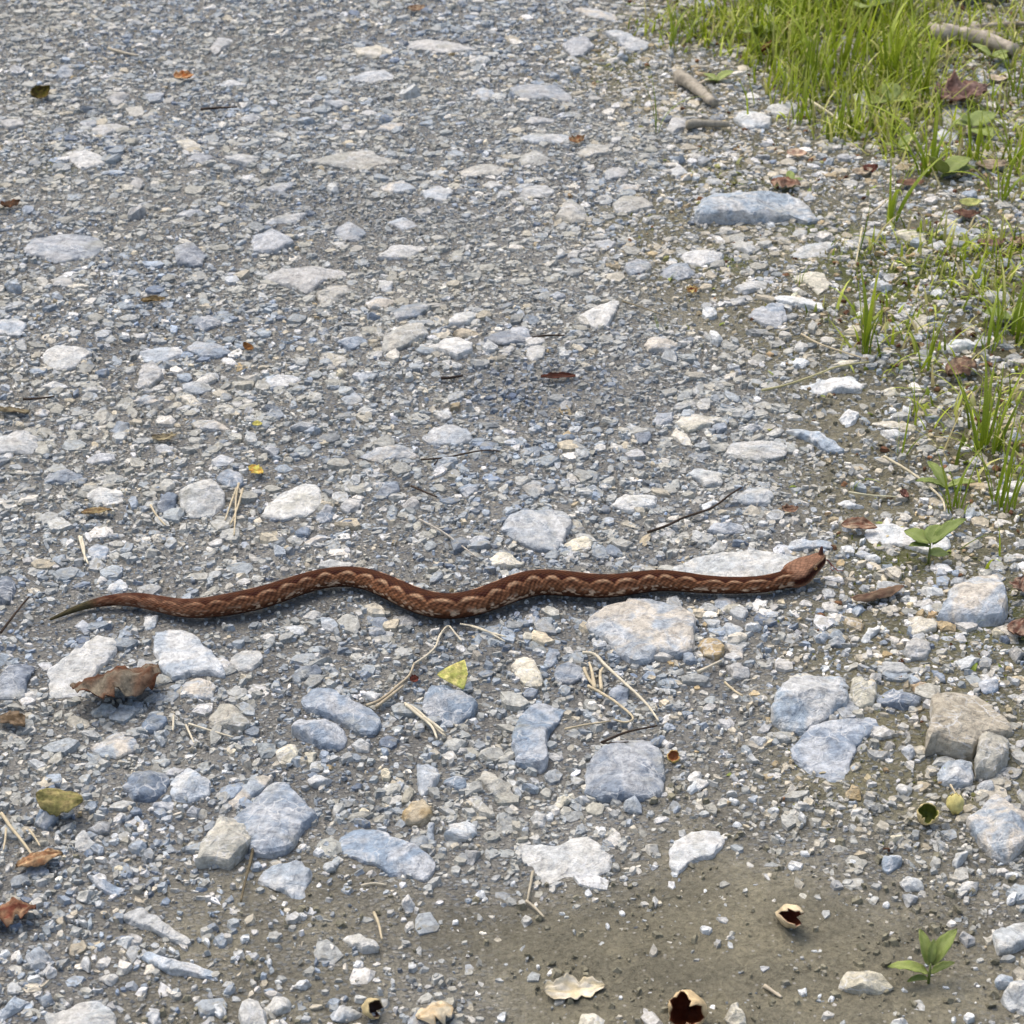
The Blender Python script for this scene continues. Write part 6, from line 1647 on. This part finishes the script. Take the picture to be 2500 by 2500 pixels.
leaf(1011, 1655, 0.010, 0.012, 'lobed', 30, 'dark red knot of dry leaf on the weed stalk', (0.15, 0.04, 0.03), (0.09, 0.03, 0.02), curl=1.4, roll=1.0, crumple=0.12, tilt=(20, 0), seed=47, lift=0.005)


# ------------------------------------------------------------------ husks and shells
def husk(px, py, a, b, yaw, pitch, open_, col, inside, label, name='nut_husk', cat='husk', seed=1, lift=0.001, tips=3, tipk=0.35):
    """open cup: outer and inner wall, ragged toothed rim"""
    nu, nv = 28, 12
    vs, fs, cs = [], [], []
    th = 0.0012
    for side in (0, 1):
        for j in range(nv + 1):
            for i in range(nu):
                an = 2 * math.pi * i / nu
                lim = open_ * (1 + tipk * (abs(math.cos(an * tips / 2 + seed)) - 0.5) + 0.28 * mnoise.noise(Vector((math.cos(an) * 4, math.sin(an) * 4, seed))))
                ph = math.pi * (1 - lim * j / nv)        # from the bottom pole up
                r = 1 - (th / a if side else 0)
                w = 1 + 0.2 * mnoise.noise(Vector((math.cos(an) * 1.6, math.sin(an) * 1.6, ph * 2 + seed))) + 0.05 * mnoise.noise(Vector((math.cos(an) * 6, math.sin(an) * 6, ph * 2 + seed)))
                vs.append((a * r * w * math.sin(ph) * math.cos(an), a * r * w * math.sin(ph) * math.sin(an), b * r * w * math.cos(ph)))
                k = 0.5 + mnoise.noise(Vector((math.cos(an) * 3, ph * 3, seed * 2)))
                cc = col if side == 0 else inside
                cs.append(tuple(q * (0.8 + 0.35 * k) for q in cc))
    n1 = (nv + 1) * nu
    for j in range(nv):
        for i in range(nu):
            a0 = j * nu + i; a1 = j * nu + (i + 1) % nu
            fs.append((a0, a0 + nu, a1 + nu, a1))
            fs.append((n1 + a0, n1 + a1, n1 + a1 + nu, n1 + a0 + nu))
    for i in range(nu):
        p = nv * nu + i; q = nv * nu + (i + 1) % nu
        fs.append((p, n1 + p, n1 + q, q))
    Mx = Matrix.Rotation(R(yaw), 3, 'Z') @ Matrix.Rotation(R(pitch), 3, 'X')
    vs = [Mx @ Vector(v) for v in vs]
    zm = min(v.z for v in vs); zx = max(v.z for v in vs)
    vs = [(v.x, v.y, v.z - zm) for v in vs]
    w = ground_at(px, py, (zx - zm) / 2)
    gz = ghf(w.x, w.y)
    w = ground_at(px, py, gz + (zx - zm) / 2)
    o = link(name, py_mesh(name, vs, fs, cs, True), M_HUSK, None, (w.x, w.y, gz + lift))
    return tag(o, label, cat)


CREAM = (0.62, 0.51, 0.33)
husk(1932, 2240, 0.0095, 0.0185, 24, 60, 0.60, CREAM, (0.20, 0.055, 0.025), 'cream nut husk split open with a long pointed tip on bare mud', seed=2, tips=2, tipk=0.7)
husk(1676, 2472, 0.0145, 0.026, -14, 52, 0.62, (0.60, 0.46, 0.26), (0.17, 0.045, 0.015), 'largest cracked nut husk with dark brown hollow on mud', seed=5, tips=3, tipk=0.5)
husk(2264, 1990, 0.0095, 0.011, 0, 40, 0.62, (0.60, 0.49, 0.25), (0.17, 0.19, 0.03), 'small husk cup with olive green inside', seed=7, tips=3, tipk=0.25)
husk(2332, 1963, 0.0075, 0.009, 10, -30, 0.82, (0.58, 0.52, 0.20), (0.2, 0.06, 0.02), 'small closed yellow capsule with reddish base', name='seed_capsule', cat='capsule', seed=9, tips=3, tipk=0.1)
leaf(1402, 2408, 0.050, 0.026, 'lobed', 8, 'jagged pale shell fragment with a brown tip lying on mud', (0.66, 0.62, 0.52), (0.60, 0.52, 0.34), curl=0.5, roll=0.7, crumple=0.05, tilt=(14, 0), lift=0.001, seed=61, jag=0.5, mat=M_HUSK, cat='shell', name='shell_fragment')
leaf(1064, 2468, 0.036, 0.036, 'lobed', 40, 'pale broken shell fragment folded on edge beside muddy gravel', (0.62, 0.55, 0.40), (0.50, 0.38, 0.22), curl=-1.2, roll=-1.3, crumple=0.08, tilt=(-10, 12), lift=0.001, seed=63, jag=0.4, mat=M_HUSK, cat='shell', name='shell_fragment')
husk(913, 2466, 0.008, 0.010, 60, 70, 0.55, (0.55, 0.45, 0.24), (0.06, 0.03, 0.02), 'thin tan husk tube with a dark hole beside muddy gravel', seed=15, tips=2, tipk=0.3)
husk(1404 + 240, 1850, 0.006, 0.006, 0, 30, 0.5, (0.5, 0.38, 0.12), (0.3, 0.12, 0.04), 'tiny orange-yellow husk near the white-veined blue stone', seed=17)


# ------------------------------------------------------------------ grass and weeds
GC1 = (0.18, 0.265, 0.012); GC2 = (0.36, 0.44, 0.05)


def blade_mesh(name, L, W, bend, col, col2, n=8, twist=0.0):
    vs, fs, cs = [], [], []
    for i in range(n + 1):
        u = i / n
        a = bend * u
        x = L * ((1 - math.cos(a)) / bend if abs(bend) > 1e-3 else 0)
        z = L * (math.sin(a) / bend if abs(bend) > 1e-3 else u)
        w = W * 0.5 * (1 - u ** 1.8) * (0.6 + 0.4 * min(1, u * 5)) + 0.00015
        tw = twist * u
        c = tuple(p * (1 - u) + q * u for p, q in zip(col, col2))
        cy, sy = math.cos(tw), math.sin(tw)
        for k, off in ((-1, 0.0), (0, -0.28), (1, 0.0)):
            yy = k * w; xx = off * w
            vs.append((x + xx * cy - yy * sy * 0.3, yy * cy, z)); cs.append(c)
    for i in range(n):
        for k in (0, 1):
            a = i * 3 + k
            fs.append((a, a + 1, a + 4, a + 3))
    return py_mesh(name, vs, fs, cs, True)


BLADES = []
for k in range(12):
    bd = [0.15, 0.35, 0.6, 0.9, 1.3, 0.25, 0.5, 1.7, 0.2, 0.75, 1.0, 0.4][k]
    f = 0.8 + 0.4 * random.random()
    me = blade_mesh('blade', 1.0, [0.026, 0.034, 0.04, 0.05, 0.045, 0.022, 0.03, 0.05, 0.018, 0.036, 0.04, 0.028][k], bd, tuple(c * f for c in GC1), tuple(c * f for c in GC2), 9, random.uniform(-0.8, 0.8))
    me.materials.append(M_GREEN)
    BLADES.append(me)


def tuft(px, py, n, hmin, hmax, spread, label, lean=1.0, seed=0, group='grass tufts along the verge'):
    rnd = random.Random(seed * 31 + 5)
    w = ground_at(px, py); gz = ghf(w.x, w.y)
    root = empty('grass_tuft', (w.x, w.y, gz))
    for i in range(n):
        me = rnd.choice(BLADES)
        o = bpy.data.objects.new('blade', me)
        COL.objects.link(o)
        o.parent = root
        h = rnd.uniform(hmin, hmax)
        o.scale = (h, h * rnd.uniform(0.8, 1.3), h)
        a = rnd.uniform(0, 2 * math.pi)
        r = spread * math.sqrt(rnd.random())
        o.location = (math.cos(a) * r, math.sin(a) * r, -0.002)
        o.rotation_euler = (rnd.gauss(0, 0.16) * lean, rnd.gauss(0, 0.16) * lean, a + rnd.uniform(-1, 1))
    return tag(root, label, 'grass', group)


TUFTS = [
    (2265, 430, 14, 0.07, 0.19, 0.014, 'tall grass tuft with the longest upright blades by broad green leaves', 0.6),
    (2115, 870, 9, 0.08, 0.15, 0.006, 'slender grass sprout rising over the long whitish stone', 0.5),
    (2178, 540, 8, 0.07, 0.14, 0.006, 'narrow upright grass sprout beside a pale slanting straw', 0.5),
    (2255, 900, 10, 0.06, 0.13, 0.012, 'thin wiry grass tuft between curled leaf and long whitish stone', 0.9),
    (2400, 1100, 16, 0.06, 0.15, 0.018, 'bright grass tuft beside the long pale curving straw', 0.9),
    (2450, 1230, 14, 0.06, 0.13, 0.018, 'lush grass tuft near the seedling on the whitish stone', 1.0),
    (2330, 1250, 10, 0.04, 0.09, 0.014, 'low grass tuft behind the seedling on the whitish stone', 1.1),
    (2460, 830, 16, 0.07, 0.15, 0.02, 'leaning grass tuft with a broad leaf beside bluish white stone', 1.0),
    (2410, 860, 9, 0.05, 0.11, 0.012, 'sparse grass sprout next to the humped curled leaf', 1.0),
    (2110, 630, 8, 0.04, 0.10, 0.012, 'short grass tuft by the upright pale straw', 1.0),
    (2060, 330, 12, 0.06, 0.13, 0.02, 'grass tuft at the front of the dense grass by the pale stem', 1.0),
    (1960, 290, 12, 0.06, 0.12, 0.022, 'grass tuft where dense grass meets gravel near bluish white stone', 1.0),
    (1650, 110, 12, 0.05, 0.11, 0.022, 'grass tuft at the very corner of the grass by mossy blue stone', 1.0),
    (1720, 90, 12, 0.06, 0.12, 0.02, 'feathery grass tuft beside the dark red stem', 1.0),
    (2060, 160, 18, 0.09, 0.19, 0.03, 'thick tall grass clump in the middle of the grass', 0.8),
    (1990, 200, 18, 0.09, 0.18, 0.03, 'thick grass clump on the track side of the grass', 0.8),
    (2170, 180, 16, 0.08, 0.17, 0.03, 'tall grass clump near the end of thick bleached branch', 0.8),
    (2250, 240, 12, 0.08, 0.16, 0.02, 'upright grass clump beside the large crinkled leaf', 0.7),
    (1930, 60, 16, 0.09, 0.19, 0.035, 'tall grass clump behind blue-grey stone', 0.8),
    (2070, 30, 18, 0.10, 0.2, 0.04, 'tallest grass clump with broad leaves at its back', 0.8),
    (2190, 50, 14, 0.09, 0.18, 0.03, 'grass clump at the tip of the thin grey branch', 0.8),
    (2490, 240, 12, 0.07, 0.15, 0.02, 'grass tuft below the thick bleached branch', 0.9),
    (2440, 500, 14, 0.06, 0.13, 0.02, 'sprawling grass tuft with pale stems on bare soil', 1.5),
    (2480, 420, 12, 0.06, 0.13, 0.02, 'grass tuft leaning over broad leaves in the verge', 1.2),
    (2380, 400, 8, 0.05, 0.12, 0.01, 'thin dark grass sprout by buff fallen leaf', 0.8),
    (2235, 1010, 4, 0.03, 0.07, 0.004, 'single wispy grass sprout on bare soil between stones', 0.8),
    (2200, 1100, 5, 0.04, 0.09, 0.006, 'wispy grass sprout beside the yellowish splinter of stone', 0.8),
    (2030, 810, 4, 0.03, 0.07, 0.004, 'fine single grass stem near a blue-grey stone and straw', 0.7),
    (1605, 325, 3, 0.08, 0.14, 0.003, 'lone tall thin stem at the short grey stick', 0.35),
    (1612, 815, 4, 0.012, 0.03, 0.004, 'tiny grass shoot sprouting from dusty gravel', 0.8),
    (1950, 705, 6, 0.02, 0.04, 0.008, 'tiny bunch of grass in front of a cream stone', 1.2),
    (2420, 640, 6, 0.03, 0.07, 0.012, 'bright low grass bunch on mossy soil', 1.4),
    (2078, 1190, 3, 0.03, 0.06, 0.004, 'fine shoot beside a pale straw and a brown leaf', 0.8),
    (2365, 1540, 4, 0.015, 0.03, 0.008, 'tiny shoots at the foot of the rough humped rock', 1.2),
]
for k, t in enumerate(TUFTS):
    tuft(*t[:6], t[6], t[7], seed=k + 1)

LEAF_PROTO = {}


def green_leaf_mesh(kind):
    if kind in LEAF_PROTO:
        return LEAF_PROTO[kind]
    par = {'oval': (0.55, 'oval', 0.5, 0.5), 'lance': (0.38, 'oval', 0.7, 0.6), 'broad': (0.85, 'oval', 0.5, 0.35), 'heart': (1.0, 'bark', 0.4, 0.3)}[kind]
    vs, fs, cs = leaf_mesh('leaf', 1.0, par[0], par[1], par[2] * -1, par[3], 0.05, (0.27, 0.36, 0.08), (0.38, 0.46, 0.15), 50 + len(LEAF_PROTO), thick=0.012, nu=12, nv=6)
    vs = [(x + 0.5, y, z) for x, y, z in vs]
    me = py_mesh('leaf', vs, fs, cs, True)
    me.materials.append(M_GREEN)
    LEAF_PROTO[kind] = me
    return me


def weed(px, py, stem_h, leaves, label, group=None, name='weed', lean=(0, 0)):
    """leaves: (height 0..1, yaw deg, length m, pitch deg up, kind)"""
    w = ground_at(px, py); gz = ghf(w.x, w.y)
    root = empty(name, (w.x, w.y, gz))
    if name == 'weed':
        stem_h *= 0.6
        leaves = [(a, b + 17 * i, c * (0.62 + 0.2 * (i % 3)), d + 9 * (i % 2), e) for i, (a, b, c, d, e) in enumerate(leaves)]
    top = np.array([lean[0], lean[1], stem_h])
    vs, fs, cs = [], [], []
    path = [np.array([0, 0, -0.004]), top * 0.4 + np.array([0, 0, 0.0]), top]
    tube_into(vs, fs, cs, path, [0.0014, 0.0012, 0.0008], (0.25, 0.30, 0.09), 6)
    link('stem', py_mesh('stem', vs, fs, cs), M_GREEN, root)
    for hgt, yaw, ln, pit, kind in leaves:
        o = bpy.data.objects.new('leaf', green_leaf_mesh(kind))
        COL.objects.link(o)
        o.parent = root
        p = top * hgt
        o.location = (p[0], p[1], p[2])
        o.scale = (ln, ln, ln)
        o.rotation_euler = (0, -R(pit), R(yaw))
    return tag(root, label, 'plant', group)


weed(2266, 2404, 0.022, [(0.7, 180, 0.034, 12, 'lance'), (0.9, 110, 0.030, 50, 'lance'), (0.95, 40, 0.036, 42, 'lance'), (0.4, 200, 0.020, 8, 'lance'), (0.6, 15, 0.022, 20, 'lance'), (1.0, 75, 0.020, 60, 'lance')],
     'small leafy seedling with pointed pale green leaves growing from mud', name='seedling')
weed(2266, 1378, 0.026, [(1.0, 150, 0.030, 14, 'broad'), (1.0, 60, 0.026, 25, 'broad'), (0.9, 190, 0.024, 5, 'oval'), (0.5, 10, 0.022, -4, 'broad'), (1.0, 20, 0.045, 32, 'lance')],
     'bright green seedling with rounded leaves over the long whitish stone', name='seedling')
weed(2370, 330, 0.03, [(1, 170, 0.05, 5, 'broad'), (1, 20, 0.06, 5, 'broad'), (0.8, 270, 0.045, 0, 'broad'), (1, 90, 0.05, 20, 'oval')], 'broad-leaved green weed beside the grey stone in the verge')
weed(2300, 440, 0.022, [(1, 20, 0.075, 22, 'broad'), (1, 200, 0.05, 40, 'heart'), (0.7, -20, 0.05, 10, 'oval')], 'green weed with big folded leaves by the tall tuft')
weed(2090, 20, 0.06, [(1, a, 0.06, 20, 'broad') for a in (20, 100, 170, 250, 320)], 'broad-leaved weed behind the tallest grass clump')
weed(1990, 30, 0.06, [(1, a, 0.055, 25, 'broad') for a in (60, 150, 220, 330)], 'broad-leaved weed deep in the tall grass')
weed(2130, 60, 0.05, [(1, a, 0.06, 15, 'broad') for a in (0, 80, 200, 280)], 'pale broad-leaved weed near the tip of thin grey branch')
weed(1850, 100, 0.03, [(1, 200, 0.05, 5, 'broad'), (1, 240, 0.07, 20, 'lance'), (1, 20, 0.05, 10, 'oval'), (0.7, 300, 0.05, 10, 'lance')], 'pale green weed in front of the dark red stem')
weed(2380, 15, 0.03, [(1, 20, 0.09, 2, 'broad'), (1, 160, 0.07, 5, 'broad'), (0.8, 80, 0.07, 10, 'broad')], 'flat broad-leaved weed behind the branches')
weed(2420, 150, 0.02, [(1, a, 0.05, 15, 'oval') for a in (10, 130, 250)], 'small oval-leaved weed below the thick branch')
weed(2470, 800, 0.02, [(1, 170, 0.06, 12, 'broad'), (1, 20, 0.05, 10, 'oval')], 'weed with one broad bright leaf in leaning tuft')
weed(2190, 370, 0.015, [(1, 180, 0.04, 8, 'oval'), (1, 10, 0.045, 12, 'oval'), (1, 270, 0.03, 5, 'oval')], 'low pale weed on soil by small dark red leaf')
weed(2170, 260, 0.03, [(1, 190, 0.07, -5, 'broad'), (1, 60, 0.05, 15, 'broad'), (1, 330, 0.05, 5, 'broad')], 'grey-green broad weed in front of pale stone in grass')
weed(1930, 445, 0.01, [(1, a, 0.03, 10, 'oval') for a in (0, 70, 200)], 'pale green rosette beside tan and red-brown leaf')
weed(1750, 195, 0.012, [(1, 200, 0.04, 5, 'oval'), (1, 20, 0.045, 5, 'oval'), (1, 100, 0.03, 8, 'oval')], 'grey-green low weed near the slanting bleached stick')
weed(2310, 1190, 0.012, [(1, 10, 0.055, 6, 'lance'), (1, 170, 0.045, 8, 'lance'), (1, 80, 0.04, 20, 'lance')], 'low strap-leaved weed between lush tufts')


def grass_mass(name, zone_m, count, hr, wr, cpal, label, cat, lean=0.35, seg=4, x0=0.1):
    """uncountable blades: one mesh"""
    x = RNG.uniform(x0, 1.6, count * 26); y = RNG.uniform(1.3, 4.9, count * 26)
    ok = (RNG.random(len(x)) < look(zone_m, x, y) * np.clip(0.55 + 1.6 * vnoise(x * 9, y * 9, 66), 0.05, 1)) & (np.abs(x) < frame_w(y) + 0.15)
    x, y = x[ok][:count], y[ok][:count]
    n = len(x)
    z = gh(x, y) - 0.001
    yaw = RNG.uniform(0, 2 * np.pi, n); L = RNG.uniform(hr[0], hr[1], n) * RNG.uniform(0.6, 1, n); W = RNG.uniform(wr[0], wr[1], n)
    bend = np.abs(RNG.normal(0.6, lean * 1.4, n)) + 0.05; tilt0 = np.abs(RNG.normal(0, lean, n))
    V = np.zeros((n, (seg + 1) * 2, 3)); C = np.zeros((n, (seg + 1) * 2, 4)); C[..., 3] = 1
    pc = np.array(cpal)[RNG.integers(0, len(cpal), n)] * np.exp(RNG.normal(0, 0.22, n))[:, None]
    px = np.zeros(n); pz = np.zeros(n)
    for i in range(seg + 1):
        u = i / seg
        w = W * 0.5 * (1 - u ** 1.6) + 0.0001
        for k, sg in enumerate((-1, 1)):
            V[:, i * 2 + k, 0] = x + px * np.cos(yaw) - sg * w * np.sin(yaw)
            V[:, i * 2 + k, 1] = y + px * np.sin(yaw) + sg * w * np.cos(yaw)
            V[:, i * 2 + k, 2] = z + pz
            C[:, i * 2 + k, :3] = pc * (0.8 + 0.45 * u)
        a = tilt0 + bend * (u + 0.5 / seg)
        px = px + np.sin(a) * L / seg; pz = pz + np.cos(a) * L / seg
    nv = (seg + 1) * 2
    q = np.array([[i * 2, i * 2 + 1, i * 2 + 3, i * 2 + 2] for i in range(seg)]).ravel()
    loops = (q[None] + (np.arange(n) * nv)[:, None]).ravel()
    nf = n * seg
    me = np_mesh(name, V.reshape(-1, 3), loops, np.arange(nf) * 4, np.full(nf, 4), np.clip(C, 0.005, 1).reshape(-1, 4), smooth=True)
    o = link(name, me, M_GREEN)
    tag(o, label, cat, kind='stuff')


Z_DENSE = zone([[(1760, -400), (1740, 20), (1800, 110), (1880, 170), (1940, 300), (2080, 350), (2240, 330), (2270, 100), (2290, -400)]], 3)
G_COLS = [(0.21, 0.29, 0.012), (0.29, 0.37, 0.022), (0.38, 0.45, 0.07), (0.12, 0.17, 0.008), (0.45, 0.46, 0.15)]
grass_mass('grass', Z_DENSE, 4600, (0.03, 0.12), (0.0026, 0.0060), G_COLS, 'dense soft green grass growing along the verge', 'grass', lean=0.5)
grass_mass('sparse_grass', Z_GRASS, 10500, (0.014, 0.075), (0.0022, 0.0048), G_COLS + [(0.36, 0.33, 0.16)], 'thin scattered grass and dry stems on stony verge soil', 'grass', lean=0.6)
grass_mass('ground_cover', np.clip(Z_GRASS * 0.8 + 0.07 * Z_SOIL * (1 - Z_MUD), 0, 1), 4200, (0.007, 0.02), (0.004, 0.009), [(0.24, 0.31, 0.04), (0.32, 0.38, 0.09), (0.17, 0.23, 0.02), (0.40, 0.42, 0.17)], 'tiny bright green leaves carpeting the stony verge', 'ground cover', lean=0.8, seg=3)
grass_mass('moss', np.clip(Z_MOSS + 0.16 * Z_SOIL * (1 - Z_MUD) * (1 - 0.7 * Z_HALF), 0, 1), 14000, (0.003, 0.008), (0.0015, 0.003), [(0.15, 0.175, 0.015), (0.22, 0.25, 0.03), (0.10, 0.12, 0.012)], 'low olive moss in patches on soil and between stones', 'moss', lean=0.9, seg=2, x0=-1.3)


# leaf litter and chips of dry plant in the verge
def litter():
    x = RNG.uniform(-0.2, 1.5, 30000); y = RNG.uniform(1.3, 4.6, 30000)
    ok = (RNG.random(len(x)) < 0.15 * look(Z_SOIL, x, y) + 0.55 * look(Z_GRASS, x, y)) & (np.abs(x) < frame_w(y))
    x, y = x[ok][:3200], y[ok][:3200]
    n = len(x)
    size = RNG.uniform(0.002, 0.0075, n) * RNG.uniform(0.5, 1, n)
    pal = np.array([(0.20, 0.11, 0.06), (0.36, 0.27, 0.16), (0.46, 0.40, 0.26), (0.12, 0.06, 0.035), (0.30, 0.30, 0.12), (0.5, 0.45, 0.33)])
    c = pal[RNG.integers(0, len(pal), n)] * np.exp(RNG.normal(0, 0.2, n))[:, None]
    v, l, t, cc = chips(np.stack([x, y, gh(x, y) + 0.003], 1), size, 5, False, 0.4, (0.06, 0.2), c)
    C4 = np.ones((len(cc), 4)); C4[:, :3] = np.clip(cc, 0.01, 0.8)
    me = np_mesh('leaf_litter', v, l, np.concatenate([[0], np.cumsum(t)[:-1]]), t, C4)
    o = link('leaf_litter', me, M_LEAF)
    tag(o, 'crumbled brown leaf litter strewn over the verge soil', 'leaf litter', kind='stuff')


litter()
print('objects', len(bpy.data.objects))
